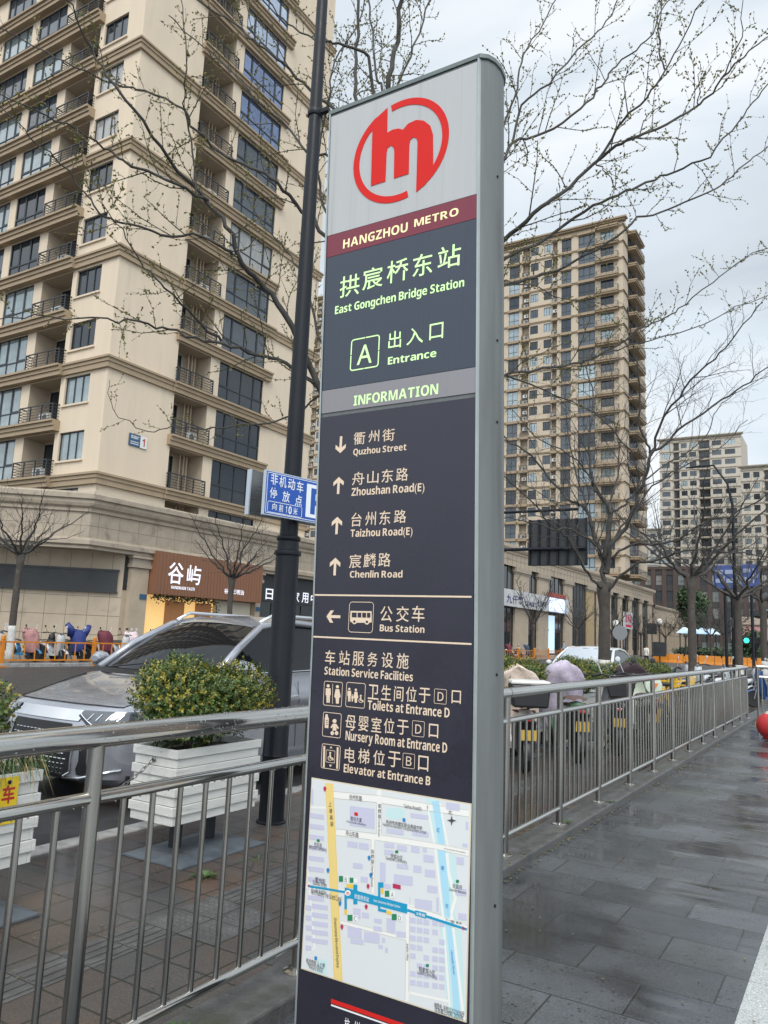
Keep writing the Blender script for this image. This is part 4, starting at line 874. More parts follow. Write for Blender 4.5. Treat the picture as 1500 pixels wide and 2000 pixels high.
        for k in range(13):
            t = A[0]+.12+(E[0]-A[0]-.2)*k/12
            if t < B[0]: z = A[1]+(B[1]-A[1])*(t-A[0])/(B[0]-A[0])
            elif t < D[0]: z = B[1]+(C[1]-B[1])*min(1, (t-B[0])/(C[0]-B[0]))-.03
            else: z = D[1]+(E[1]-D[1])*(t-D[0])/(E[0]-D[0])
            f = (z-belt)/(B[1]-belt); rows[0].append(P(sgn*(ub-.004), t, belt-.02)); rows[1].append(P(sgn*(ub+(ut-ub)*f-.004), t, z-.01))
        b.grid(rows); b.build('side_window', GLASS_CAR, root, fix=False)
        b = MB(); b.tube([P(sgn*(ub+.004), A[0]+.08, belt-.005), P(sgn*(ub+.006), 2.4, belt+.012), P(sgn*(ub*.97), E[0]-.1, belt+.05)], .011, 6); b.build('chrome_strip', CHROME, root)
        b = MB(); b.box(*[P(sgn*(ub-.006), 2.42, belt)[0], nose+2.40, ROAD_Z+belt, P(sgn*(ut+.01), 0, 0)[0], nose+2.47, ROAD_Z+top-.08]); 
        # mirror
        b = MB(); mx_ = sgn*(hw+.10); rows = []
        for f, w, h in ((0, .03, .03), (.25, .075, .075), (.6, .095, .085), (1., .085, .07)):
            rows.append([P(mx_-sgn*.10+sgn*.21*(.5+.5*math.cos(a))*1.0*(.6+.4*f)+0, 1.38+.16*f-.08, belt+.06+h*math.sin(a)) for a in [6.283*k/12 for k in range(13)]])
        b.grid(rows); b.poly(rows[0][:-1]); b.poly(rows[-1][:-1]); mi = b.build('mirror', paint, root, angle=60)
        b = MB(); b.tube([P(sgn*(ub-.02), 1.40, belt-.01), P(sgn*(hw+.06), 1.40, belt+.01)], .022, 6); b.build('mirror_foot', BLACK_PL, mi)
        for th in (2.30, 3.35):
            b = MB(); b.tube([P(sgn*(hw*.985), th-.11, .85*zs_), P(sgn*(hw+.035), th-.08, .855*zs_), P(sgn*(hw+.035), th+.08, .86*zs_), P(sgn*(hw*.985), th+.11, .86*zs_)], .013, 6); b.build('door_handle', CHROME, root)
        if not sedan:
            b = MB(); b.tube([P(sgn*(ut-.04), 2.1, top-.05), P(sgn*(ut-.03), 2.3, top+.035), P(sgn*(ut-.03), 3.4, top+.03), P(sgn*(ut-.04), 3.75, top-.05)], .02, 8); b.build('roof_rail', CHROME, root, smooth=True)
        for wt in wheels_t:
            cx = xc+sgn*(hw-.115); c = Vector((cx, nose+wt, ROAD_Z+wr))
            b = MB(); b.lathe(c, [(wr*.66, -.11), (wr*.93, -.11), (wr, -.075), (wr, .075), (wr*.93, .11), (wr*.66, .11)], 28, axis='X'); wh = b.build('wheel', RUBBER, root, angle=40)
            b = MB(); b.lathe(c+Vector((sgn*.06, 0, 0)), [(wr*.66, -.05), (wr*.66, .04), (wr*.6, .045), (wr*.56, .0)], 24, axis='X')
            for k in range(10):
                a = 6.283*k/10; b.tube([c+Vector((sgn*.08, 0, 0)), c+Vector((sgn*.10, math.cos(a)*wr*.62, math.sin(a)*wr*.62))], [.03, .018], 5)
            b.build('rim', RIM, wh, angle=40)
            b = MB(); rr = wr+.07; rows = [[], []]
            for k in range(19):
                a = math.pi*(-.06+1.12*k/18); rows[0].append((xc+sgn*(hw*.99+.012), nose+wt+math.cos(a)*rr*.99, ROAD_Z+.36+math.sin(a)*rr)); rows[1].append((xc+sgn*(hw*.99+.012), nose+wt+math.cos(a)*(rr+.06), ROAD_Z+.36+math.sin(a)*(rr+.06)))
            b.grid(rows); b.build('arch_trim', BLACK_PL, root, fix=False)
        # headlight: long lens wrapping the corner, with slanted bright bars inside
        def FS(u, z, off=.012):   # point on the front skin
            a = abs(u); zz = z
            t = 0
            for (ta, za), (tb, zb) in zip(prof[:-1], prof[1:]):
                if za <= z <= zb: t = ta+(tb-ta)*(z-za)/(zb-za)
            fr = max(0, 1-t); tt = t+(.20*a**3+.14*a**8)*fr; wd = hw*(.965-.075*fr*(1 if z < .5 else .8))
            return P(u*wd, tt-off, z)
        zf = .88 if sedan else 1.
        b = MB(); rows = []
        for f in [k/8 for k in range(9)]:
            u = sgn*(.50+.49*f); zt = (.798+.004*f)*zf; zb = (.772-.09*min(1, f*2.2)+.03*max(0, f-.7))*zf
            rows.append([FS(u, zb), FS(u, (zb+zt)/2, .018), FS(u, zt)])
        b.grid(rows); hl = b.build('headlight', LAMPG, root, smooth=True)
        b = MB()
        for k in range(4):
            u = sgn*(.62+.085*k); b.tube([FS(u, .728*zf, .022), FS(u+sgn*.028, .778*zf, .022)], .0038, 5)
        b.tube([FS(sgn*(.51+.48*k/8), (.768-.09*min(1, k/8*2.2))*zf, .022) for k in range(9)], .005, 5)
        b.build('light_bar', LAMPW, hl)
        b = MB(); b.tube([FS(sgn*(.495+.50*k/8), (.758-.096*min(1, k/8*2.2))*zf, .010) for k in range(9)], .014, 5); b.build('lens_rim', BLACK_PL, hl)
    def FSu(u, z, off=.006): return FS(u, z, off)
    # grille: dark field, dashes in rows, bright outline; lower bumper lip
    zf = .88 if sedan else 1.
    b = MB(); rows = []
    for k in range(13):
        z = (.22+.47*k/12); hu = .50-.12*abs((z-.50)/.3)**1.6-(.16 if z < .3 else 0)*(.3-z)/.08
        rows.append([FSu(hu*(-1+2*j/14), z*zf) for j in range(15)])
    b.grid(rows); gr = b.build('grille', BLACK_PL, root, smooth=True)
    b = MB()
    for k in range(9):
        z = .27+.042*k+.01; hu = .46-.12*abs((z-.50)/.3)**1.6
        for j in range(-8, 9):
            u = (j+(k % 2)*.5)*.062
            if abs(u)+.022 < hu: b.tube([FSu(u-.021, z*zf, .011), FSu(u+.021, (z)*zf, .011)], .0042, 4)
    b.build('grille_bars', CHROME, gr)
    b = MB()
    for sgn in (-1, 1):
        b.tube([FSu(sgn*(.50-.12*abs((z-.50)/.3)**1.6-(.16*(.3-z)/.08 if z < .3 else 0)), z*zf, .010) for z in [.66-.04*k for k in range(11)]], .008, 5)
    b.build('grille_rim', CHROME, gr)
    b = MB(); b.grid([[FSu(.52*(-1+2*j/14), .796*zf, .006) for j in range(15)], [FSu(.52*(-1+2*j/14), .715*zf, .016) for j in range(15)]]); b.build('front_bar', CHROME if not sedan else paint, root, smooth=True)
    for sgn in (-1, 1):
        b = MB(); b.grid([[FSu(sgn*u, z*zf, .008) for u in (.52+.06*(z > .35), .60, .66)] for z in (.62, .5, .4, .33, .28)]); b.build('bumper_vent', BLACK_PL, root, smooth=True)
        b = MB(); b.tube([FSu(sgn*u, z*zf, .014) for u, z in ((.30, .245), (.55, .26), (.74, .30), (.93, .34))], .014, 6); b.build('bumper_trim', CHROME, root, smooth=True)
    
    b = MB(); b.grid([[P(u*hw*.86, 1.05-.10*(1-u*u), 1.04*zs_*zf+.005) for u in [-1+2*k/10 for k in range(11)]], [P(u*hw*.86, 1.16-.10*(1-u*u), 1.085*zs_*zf) for u in [-1+2*k/10 for k in range(11)]]]); b.build('cowl', BLACK_PL, root, smooth=True)
    for k in range(2):
        b = MB(); u0 = -.45+.62*k; b.tube([P(u0*hw, 1.02, A[1]+.01), P((u0+.5)*hw, 1.16, A[1]+.075)], .009, 5); b.build('wiper', BLACK_PL, root)
    return root
suv = car('grey_car', 'silver grey sport utility car parked behind the white planters, front towards the railing', 'car', 4.40, -6.135, PAINT_GREY)
wcar = car('white_car', 'white sedan parked beyond the green planter shrubs', 'car', 19.6, -6.35, PAINT_WHITE, L=4.65, W=1.82, H=1.50, sedan=True)
# windscreen sunshade of the white car; plush toy on the grey car's dash
b = MB(); rows = []
for f in (.04, .35, .7, .93):
    t = 1.10+.85*f; z = .96+.48*f; ww = .819+(.637-.819)*f-.09
    rows.append([(-6.35+ww*(-1+2*k/10), 19.6+t-.17*(1-(-1+2*k/10)**2)*(1-.4*f)-.03, ROAD_Z+z+.05+.012*math.sin(k*2.1+f*9)) for k in range(11)])
b.grid(rows); o = b.build('sunshade', mat('sunshade_foil', (.5, .54, .58), .35, .3, bump=.5, bscale=14), wcar, smooth=True)

# ================================================================== scooters
def scooter(col, seatc, label, loc, rot, group, cover=None, topbox=None, basket=None, mirrors=True, plate=True, shape='scooter', covercol2=None, s=1.0):
    """electric scooter, heading +Y before rotation; origin on the ground between the wheels"""
    pm = mat('scooter_%02d%02d%02d' % tuple(int(c*99) for c in col), col, .35, coat=.6); sm = mat('seat_%02d%02d%02d' % tuple(int(c*99) for c in seatc), seatc, .6, var=.15)
    t = bpy.data.objects.new('electric_scooter', None); COL.objects.link(t); t.empty_display_size = .2; tag(t, label, 'scooter', group)
    def bd(b, n, m_, par=t, **k): return b.build(n, m_, par, **k)
    b = MB()
    rows = []
    for y, w, zb, zt in ((-.84, .03, .66, .70), (-.74, .08, .60, .73), (-.48, .125, .54, .735), (-.20, .13, .44, .70), (-.10, .12, .28, .50)):
        rows.append([(w*math.cos(a), y, (zb+zt)/2+(zt-zb)/2*math.sin(a)) for a in [6.283*k/12 for k in range(13)]])
    b.grid(rows); b.poly(rows[0][:-1]); b.poly(rows[-1][:-1])
    b.prism([(-.14, -.14), (.14, -.14), (.15, .2), (.12, .34), (-.12, .34), (-.15, .2)], lambda u, v, d: (u, v, d), .22, .30)
    rows = [[(w*k/4, y+.07*(1-(k/4)**2), z) for k in range(-4, 5)] for y, z, w in ((.33, .26, .12), (.36, .45, .19), (.42, .65, .20), (.47, .85, .155), (.45, .98, .11))]
    b.grid(rows); rows = [[(p[0], p[1]-.07-.02*(1-abs(k-4)/4), p[2]) for k, p in enumerate(r)] for r in rows]; b.grid(rows)
    rows = [[(.07*k/2, .62+.25*math.cos(a), .23+.245*math.sin(a)-.02*abs(k/2)) for k in range(-2, 3)] for a in [math.radians(20+14*j) for j in range(10)]]; b.grid(rows)
    bd(b, 'body', pm, angle=45)
    b = MB(); b.prism([(-.62, .26), (-.10, .24), (-.14, .52), (-.42, .58), (-.66, .62), (-.80, .60), (-.74, .52)], lambda u, v, d: (d, u, v), -.085, .085); b.tube([(-.09, -.58, .24), (-.10, -.60, .60)], .022, 6); b.tube([(.09, -.58, .24), (.10, -.60, .60)], .022, 6)
    rows = [[(.055*k/2, -.58+.255*math.cos(a), .225+.255*math.sin(a)-.015*abs(k)) for k in range(-2, 3)] for a in [math.radians(95+12*j) for j in range(9)]]; b.grid(rows); bd(b, 'motor_frame', BLACK_PL, angle=45)
    b = MB(); rows = [[(w*k/4, y, z+.03*(1-(k/4)**4)) for k in range(-4, 5)] for y, z, w in ((-.62, .74, .05), (-.58, .76, .12), (-.35, .765, .14), (-.12, .74, .12), (-.02, .70, .06))]; b.grid(rows)
    rows = [[(w*k/4, y, z-.06) for k in range(-4, 5)] for y, z, w in ((-.62, .74, .05), (-.58, .76, .12), (-.35, .765, .14), (-.12, .74, .12), (-.02, .70, .06))]; b.grid(rows); bd(b, 'seat', sm, angle=50)
    for y in (-.58, .62):
        b = MB(); b.lathe((0, y, .225), [(.15, -.04), (.205, -.045), (.225, -.02), (.225, .02), (.205, .045), (.15, .04)], 22, axis='X'); w = bd(b, 'wheel', RUBBER, angle=40)
        b = MB(); b.lathe((0, y, .225), [(.15, -.03), (.15, .03)], 18, axis='X')
        for k in range(5):
            a = 6.283*k/5; b.tube([(0, y, .225), (0, y+.15*math.cos(a), .225+.15*math.sin(a))], .014, 4)
        bd(b, 'rim', RIM, w)
    b = MB(); b.tube([(.06, .62, .225), (.07, .54, .52), (.0, .46, .80)], .017, 6); b.tube([(-.06, .62, .225), (-.07, .54, .52), (.0, .46, .80)], .017, 6); bd(b, 'fork', GREY_PL)
    b = MB(); b.tube([(0, .46, .80), (0, .40, 1.02)], .025, 6); b.tube([(-.33, .27, 1.03), (-.2, .34, 1.06), (0, .39, 1.03), (.2, .34, 1.06), (.33, .27, 1.03)], .014, 6)
    for sx in (-1, 1): b.tube([(sx*.22, .33, 1.055), (sx*.33, .27, 1.03)], .021, 7)
    bd(b, 'handlebar', BLACK_PL, angle=50)
    b = MB(); b.lathe((0, .46, .97), [(.02, -.05), (.075, -.04), (.085, .03), (.06, .05)], 12, axis='Y'); bd(b, 'headlight', LAMPG, angle=40)
    b = MB(); b.box(-.045, -.845, .615, .045, -.81, .655); bd(b, 'tail_light', mat('tail_red', (.4, .01, .01), .2, coat=1.), bevel=.01)
    if mirrors:
        for sx in (-1, 1):
            b = MB(); b.tube([(sx*.18, .35, 1.06), (sx*.24, .34, 1.20), (sx*.27, .33, 1.25)], .006, 5); b.lathe((sx*.28, .33, 1.28), [(.02, -.010), (.040, -.006), (.042, .002), (.034, .006)], 12, axis='Y'); bd(b, 'mirror', BLACK_PL if sx > 0 else mat('mirror_shell', (.6, .62, .64), .3), angle=40)
    if plate:
        b = MB(); b.prism([(-.09, .40), (.09, .40), (.09, .52), (-.09, .52)], lambda u, v, d: (u, d-.25*(v-.5), v), -.845, -.838); p = bd(b, 'number_plate', mat('plate_yellow', (.62, .42, .10), .4))
        g = mat('plate_ink', (.03, .03, .03), .5)
    b = MB(); b.tube([(-.06, -.12, .24), (-.17, -.14, .03), (-.19, -.12, .01)], .012, 5); bd(b, 'kick_stand', BLACK_METAL)
    if topbox:
        b = MB(); b.prism([(-.20, -.02), (.20, -.02), (.23, .24), (-.23, .24)], lambda u, v, d: (u, d, v+.80), -.98, -.62); bx = bd(b, 'top_box', BLACK_PL, bevel=.025)
        b = MB(); b.prism([(-.235, 0), (.235, 0), (.22, .045), (-.22, .045)], lambda u, v, d: (u, d, v+1.04), -.99, -.61); bd(b, 'lid', mat('lid_cream', topbox, .4), bx, bevel=.02)
        b = MB(); b.tube([(0, -.75, .76), (0, -.9, .80)], .02, 5); bd(b, 'rack', BLACK_METAL)
    if basket:
        b = MB(); b.prism([(-.15, 0), (.15, 0), (.20, .22), (-.20, .22)], lambda u, v, d: (u, d, v+.80), -.98, -.62); bx = bd(b, 'basket', BLACK_PL, bevel=.02)
        b = MB(); b.box(-.21, -.99, 1.015, .21, -.61, 1.03); bd(b, 'basket_liner', mat('liner_blue', basket, .5), bx, bevel=.006)
    if cover:
        cm = mat('quilt_%02d%02d%02d' % tuple(int(c*99) for c in cover), cover, .75, var=.22, vscale=9, bump=1.0, bscale=16)
        R = random.Random(int(loc[1]*100)); b = MB(); rows = []
        for z, y, w, d in ((1.22, .40, .06, .02), (1.19, .41, .19, .05), (1.12, .43, .26, .07), (1.02, .47, .30, .09), (.88, .52, .28, .08), (.66, .57, .27, .07), (.46, .60, .25, .05), (.36, .58, .21, .04)):
            r = []
            for k in range(25):
                a = 2*math.pi*(k/24); ww = w*(1+.06*R.gauss(0, 1)*.6); r.append((ww*math.cos(a), y-.22+((.24+d)*abs(math.sin(a))**.7 if a < math.pi else -(.10+d*.6)*abs(math.sin(a))**.7*(1 if z > .8 else .4))+.012*R.gauss(0, 1), z+.02*R.gauss(0, 1)*.6-.05*abs(math.cos(a))**3))
            rows.append(r)
        b.grid(rows); q = bd(b, 'leg_quilt', cm, smooth=True); mo = q.modifiers.new('s', 'SUBSURF'); mo.levels = mo.render_levels = 1; so_ = q.modifiers.new('t', 'SOLIDIFY'); so_.thickness = .03
        for v in q.data.vertices: v.co += Vector((.05*mnoise.noise(v.co*5+Vector((loc[1], 0, 0))), .09*mnoise.noise(v.co*7+Vector((0, loc[1], 3))), .05*mnoise.noise(v.co*6+Vector((7, 0, loc[0])))))
    t.location = loc; t.rotation_euler.z = rot; t.scale = (s, s, s)
    return t
def put(t, loc, rot, label=None, s=1.):
    c = copy_tree(t); c.location = loc; c.rotation_euler.z = rot; c.scale = (s, s, s)
    if label: c['label'] = label
    return c
W = math.pi/2
G1 = 'scooters parked between the railing and the planters'
scooter((.62, .58, .52), (.16, .06, .045), 'cream scooter with a beige quilt and black top box beside the pylon', (-3.62, 9.3, 0), .50, G1, cover=(.60, .49, .41), topbox=(.66, .66, .62), mirrors=False, s=.98)
scooter((.055, .13, .07), (.10, .06, .05), 'green scooter under a lilac quilt with a brown backrest', (-3.42, 10.55, 0), .54, G1, cover=(.50, .44, .54), mirrors=False, s=1.04)
scooter((.02, .022, .026), (.03, .022, .02), 'black scooter carrying a blue-lined rear basket', (-3.08, 11.75, 0), .32, G1, basket=(.10, .25, .62), s=1.)
scooter((.50, .48, .44), (.03, .02, .02), 'pale scooter under a dark maroon cover behind the railing', (-3.3, 14.0, 0), .6, G1, cover=(.045, .028, .034), mirrors=False)
scooter((.02, .05, .14), (.02, .02, .02), 'dark blue scooter at the far end of the railing', (-3.3, 19.4, 0), W+.2, G1)
# mint rear box with an orange triangle on the green scooter's neighbour, yellow bicycle baskets
mb = scooter((.45, .50, .40), (.07, .045, .04), 'pale mint scooter with a round rear box marked by an orange triangle', (-3.0, 12.9, 0), .45, G1, plate=True)
b = MB(); b.lathe((0, -.84, .93), [(.02, -.06), (.12, -.05), (.135, 0), (.12, .05), (.02, .06)], 18, axis='Y'); o = b.build('round_box', mat('mint_plastic', (.55, .62, .50), .4), None, angle=40); o.parent = mb
b = MB(); b.prism([(-.06, .97), (.06, .97), (0, .87)], lambda u, v, d: (u, d, v), -.912, -.905); o2 = b.build('triangle', mat('orange_mark', (.7, .16, .03), .5)); o2.parent = o
YB = mat('yellow_bike', (.70, .42, .02), .4)
def bicycle(label, loc, rot, col=YB):
    t = bpy.data.objects.new('bicycle', None); COL.objects.link(t); tag(t, label, 'bicycle', 'parked share bicycles')
    for y in (-.52, .52):
        b = MB(); n = 22; lp = [(0, y+.30*math.cos(6.283*k/n), .32+.30*math.sin(6.283*k/n)) for k in range(n+1)]; b.tube(lp, .02, 6, caps=False); w = b.build('wheel', RUBBER, t, smooth=True)
        b = MB()
        for k in range(10): a = 6.283*k/10; b.tube([(0, y, .32), (0, y+.29*math.cos(a), .32+.29*math.sin(a))], .003, 3)
        b.build('spokes', STEEL, w)
    b = MB(); b.tube([(0, -.52, .32), (0, -.12, .30), (0, .40, .70)], .022, 6); b.tube([(0, -.12, .30), (0, -.22, .82)], .022, 6); b.tube([(0, .52, .32), (0, .38, .86), (0, .36, .98)], .018, 6); b.tube([(0, -.52, .32), (0, -.2, .72)], .014, 5); b.build('frame', col, t, smooth=True)
    b = MB(); b.tube([(-.28, .22, 1.02), (-.1, .36, 1.0), (.1, .36, 1.0), (.28, .22, 1.02)], .013, 6); b.build('handlebar', BLACK_PL, t, smooth=True)
    b = MB(); b.prism([(-.09, -.38), (.09, -.38), (.03, -.1), (-.03, -.1)], lambda u, v, d: (u, v, d), .83, .89); b.build('saddle', BLACK_PL, t, bevel=.02)
    b = MB()
    for z in (.72, .80, .88, .96):
        g = (z-.72)*.25; x0, x1, y0, y1 = -.14-g, .14+g, .42, .70+g
        b.tube([(x0, y0, z), (x1, y0, z), (x1, y1, z), (x0, y1, z), (x0, y0, z)], .007, 4)
    for k in range(6):
        xx = -.14+.056*k; b.tube([(xx, .70, .72), (xx*1.4, .76, .96)], .006, 4); b.tube([(xx, .42, .72), (xx*1.4, .42, .96)], .006, 4)
    b.tube([(-.14, .5, .72), (.14, .5, .72)], .006, 4); b.tube([(-.14, .6, .72), (.14, .6, .72)], .006, 4)
    b.build('basket', col, t)
    t.location = loc; t.rotation_euler.z = rot; return t
bicycle('yellow share bicycle with a wire basket just past the maroon cover', (-3.4, 15.6, 0), -W+.4)
bicycle('second yellow share bicycle, nearer the railing, its basket low behind the bars', (-2.95, 14.75, 0), .12)
# parked rows beyond the tree line
G2 = 'scooters in the far row near the gate'
f0 = scooter((.55, .57, .60), (.02, .02, .02), 'white scooter in the far row beyond the railing, nearest the tree trunk', (-3.9, 25.5, 0), 2.5, G2)
for k, (x, y, r) in enumerate(((-3.2, 26.3, 2.3), (-2.4, 26.8, 2.4), (-1.6, 27.4, 2.2), (-.9, 28, 2.5), (-4.6, 28, 2.5))): put(f0, (x, y, 0), r, 'white scooter in the far row beyond the railing, one of several alike')
f1 = scooter((.03, .08, .22), (.02, .02, .02), 'blue scooter at the end of the far row by the gate railing', (-2.0, 24.0, 0), 2.2, G2)
# across the street, behind the orange fence
G3 = 'scooters parked behind the orange fence across the street'
S = []
S.append(scooter((.03, .05, .09), (.02, .02, .02), 'scooter under a dark blue cover at the left photo edge', (-25.9, 15.2, .02), -1.5, G3, cover=(.03, .055, .10)))
S.append(scooter((.04, .20, .36), (.02, .02, .02), 'bright blue scooter under a pink hooded coat across the street', (-25.8, 17.4, .02), -1.3, G3, cover=(.40, .20, .19)))
S.append(scooter((.06, .06, .07), (.02, .02, .02), 'scooter under a royal blue raincoat across the street', (-25.8, 19.5, .02), -1.6, G3, cover=(.018, .034, .16)))
S.append(scooter((.10, .02, .03), (.02, .02, .02), 'scooter under a dark red cover beside the royal blue raincoat', (-25.9, 20.8, .02), -1.5, G3, cover=(.12, .02, .035)))
S.append(scooter((.5, .5, .5), (.03, .03, .03), 'white scooter without cover between the pink coat and the tree trunk', (-25.8, 16.3, .02), -1.7, G3))
S.append(scooter((.55, .42, .44), (.03, .03, .03), 'pale pink quilted scooter beyond the dark red one', (-25.9, 22.1, .02), -1.4, G3, cover=(.60, .48, .49)))
for k, (y, lb) in enumerate(((14.2, 'white scooter cut by the left photo edge, without cover'), (18.45, 'white scooter without cover between the pink coat and the royal blue raincoat'), (21.5, 'white scooter without cover between the dark red cover and the pale pink quilt'))): put(S[4], (-25.5, y, .02), -1.45-.1*k, lb)
for k, (i, y) in enumerate(((0, 23.4), (4, 24.6), (2, 26.0), (4, 27.4))): put(S[i], (-25.8, y, .02), -1.5, ['dark covered scooter half hidden by the grey car roof', 'white scooter half hidden by the grey car roof', 'blue covered scooter hidden low behind the grey car roof', 'white scooter farthest along, behind the grey car'][k])
for k in range(9):
    i = (5, 4, 0, 1, 4, 5, 3, 4, 0)[k]; put(S[i], (-26.2, 51+k*2.1, .02), -1.5+.1*(k % 3), 'scooter parked before the shop with the white banner, %s' % ('pale quilted, first of its row', 'white, second of its row', 'under a dark cover', 'under a pink coat', 'white, before the lit window', 'pale quilted, past the lit window', 'under a red cover', 'white, near the wide passage', 'dark covered, near the wide passage')[k])
SD = scooter((.02, .02, .022), (.03, .02, .018), 'black scooter in the second row behind the white one and the pink coat', (-26.9, 16.9, .02), -1.5, G3)
for k, (y, lb) in enumerate(((14.9, 'black scooter in the second row at the left photo edge'), (18.7, 'black scooter in the second row behind the royal blue raincoat, left of it'), (20.2, 'black scooter in the second row behind the royal blue raincoat, right of it'), (22.6, 'black scooter in the second row behind the pale pink quilt'), (24.0, 'black scooter in the second row just left of the grey car roof'))): put(SD, (-26.7+.2*(k % 2), y, .02), -1.5+.15*(k % 3), lb)
# blue raincoat hood humps and white patch on the coat
b = MB(); b.tube([(-25.55, 19.25, 1.0), (-25.5, 19.15, 1.25), (-25.55, 19.0, 1.42)], [.17, .12, .10], 8); b.tube([(-25.55, 19.75, 1.0), (-25.5, 19.9, 1.22), (-25.55, 20.0, 1.36)], [.17, .13, .10], 8)
o = b.build('raincoat_sleeve', mat('raincoat_blue', (.018, .034, .16), .5, bump=.6, bscale=8), None, smooth=True); o.parent = S[2]; o.matrix_parent_inverse = (Matrix.Translation(S[2].location) @ Matrix.Rotation(-1.6, 4, 'Z')).inverted()

# ================================================================== orange street fences
OR = mat('fence_orange', (.56, .19, .010), .45, var=.12, vscale=5, dirt=((.30, .14, .03), 5, .66))
def fence(label, xa, ya, yb, step, z=ROAD_Z):
    t = thing('orange_fence', label, 'fence', (xa, ya, z)); n = int(round((yb-ya)/step))
    for k in range(n+1):
        y = ya+k*step; b = MB(); b.box(xa-.055, y-.055, z, xa+.055, y+.055, z+.92); b.lathe((xa, y, z+.92), [(.075, 0), (.075, .03), (.06, .04), (.07, .08), (.05, .12), (.015, .14)], 10); b.box(xa-.14, y-.14, z, xa+.14, y+.14, z+.05); b.build('post', OR, t)
        if k < n:
            b = MB(); b.box(xa-.02, y+.056, z+.80, xa+.02, y+step-.056, z+.85); b.box(xa-.02, y+.056, z+.20, xa+.02, y+step-.056, z+.25)
            m_ = 9
            for j in range(1, m_): yy = y+step*j/m_; b.box(xa-.012, yy-.014, z+.25, xa+.012, yy+.014, z+.80)
            b.build('panel', OR, t)
    return t
fence('orange metal street fence on the left before the stone wall and covered scooters', -24.0, 11.9, 51.5, 3.6)
fence('orange metal street fence on the right before the shops and the white car', -23.6, 53.0, 74.6, 3.6)
t = thing('orange_barrier', 'low orange water barrier row far down the street beneath the trees', 'barrier', (-12, 92, ROAD_Z))
for k in range(10):
    b = MB(); x0 = -19.0+k*1.55; b.prism([(-.3, 0), (.3, 0), (.2, .3), (.12, .9), (-.12, .9), (-.2, .3)], lambda u, v, d: (d, 88+u, ROAD_Z+v), x0, x0+1.5); b.build('barrier_block', OR, t)
# ================================================================== buildings
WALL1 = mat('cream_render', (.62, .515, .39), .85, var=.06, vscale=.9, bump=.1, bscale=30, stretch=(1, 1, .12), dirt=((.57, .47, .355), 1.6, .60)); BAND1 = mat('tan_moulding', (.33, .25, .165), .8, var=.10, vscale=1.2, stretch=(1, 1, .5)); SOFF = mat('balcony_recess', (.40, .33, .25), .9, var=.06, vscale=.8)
FRAME = mat('window_frame_dark', (.022, .028, .036), .4); RAILM = mat('balcony_rail_iron', (.018, .022, .026), .45); ACW = mat('ac_white', (.55, .55, .53), .5, var=.1); ACG = mat('ac_grille', (.10, .10, .10), .5); PIPE = mat('drain_pipe', (.42, .33, .24), .6)
def glass(name, col, rough, spec, metal=0.): return mat(name, col, rough, metal, spec=spec, var=.22, vscale=.9)
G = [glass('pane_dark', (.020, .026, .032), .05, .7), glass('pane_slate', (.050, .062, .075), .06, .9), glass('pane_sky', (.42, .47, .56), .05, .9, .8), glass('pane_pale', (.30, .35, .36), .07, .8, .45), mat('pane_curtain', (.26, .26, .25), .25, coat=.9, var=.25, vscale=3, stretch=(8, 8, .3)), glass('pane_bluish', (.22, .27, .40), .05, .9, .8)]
class Facade:
    """one building face as a relief: cells of a u/z grid set back by their own depth, with reveals"""
    def __init__(s, O, u, n): s.O = Vector(O); s.u = Vector(u); s.n = Vector(n)
    def p(s, a, z, d=0.): q = s.O+s.u*a-s.n*d; return (q.x, q.y, z)
    def relief(s, b, us, zs_, depth):
        D = [[depth((us[i]+us[i+1])/2, (zs_[j]+zs_[j+1])/2) for j in range(len(zs_)-1)] for i in range(len(us)-1)]
        for i in range(len(us)-1):
            for j in range(len(zs_)-1):
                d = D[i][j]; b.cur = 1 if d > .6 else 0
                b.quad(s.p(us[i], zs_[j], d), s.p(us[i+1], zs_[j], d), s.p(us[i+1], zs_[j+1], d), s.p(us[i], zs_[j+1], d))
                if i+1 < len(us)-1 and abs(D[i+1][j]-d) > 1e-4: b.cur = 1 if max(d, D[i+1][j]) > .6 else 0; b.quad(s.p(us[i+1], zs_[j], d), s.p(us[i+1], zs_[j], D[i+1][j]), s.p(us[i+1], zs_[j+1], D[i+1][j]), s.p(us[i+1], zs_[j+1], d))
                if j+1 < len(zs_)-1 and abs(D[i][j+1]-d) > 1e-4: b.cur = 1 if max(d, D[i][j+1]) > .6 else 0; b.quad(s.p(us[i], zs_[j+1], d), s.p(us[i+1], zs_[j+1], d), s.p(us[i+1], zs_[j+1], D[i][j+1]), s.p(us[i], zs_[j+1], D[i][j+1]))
    def slab(s, b, u0, u1, z0, z1, d0, d1):
        P = [s.p(u0, z0, -d0), s.p(u1, z0, -d0), s.p(u1, z0, -d1), s.p(u0, z0, -d1)]; Q = [(x, y, z1) for x, y, z in P]
        n = len(b.v); b.v += P+Q
        for f in ((3,2,1,0),(4,5,6,7),(0,1,5,4),(1,2,6,5),(2,3,7,6),(3,0,4,7)): b.f.append(tuple(n+i for i in f)); b.m.append(b.cur)
_WM = {}
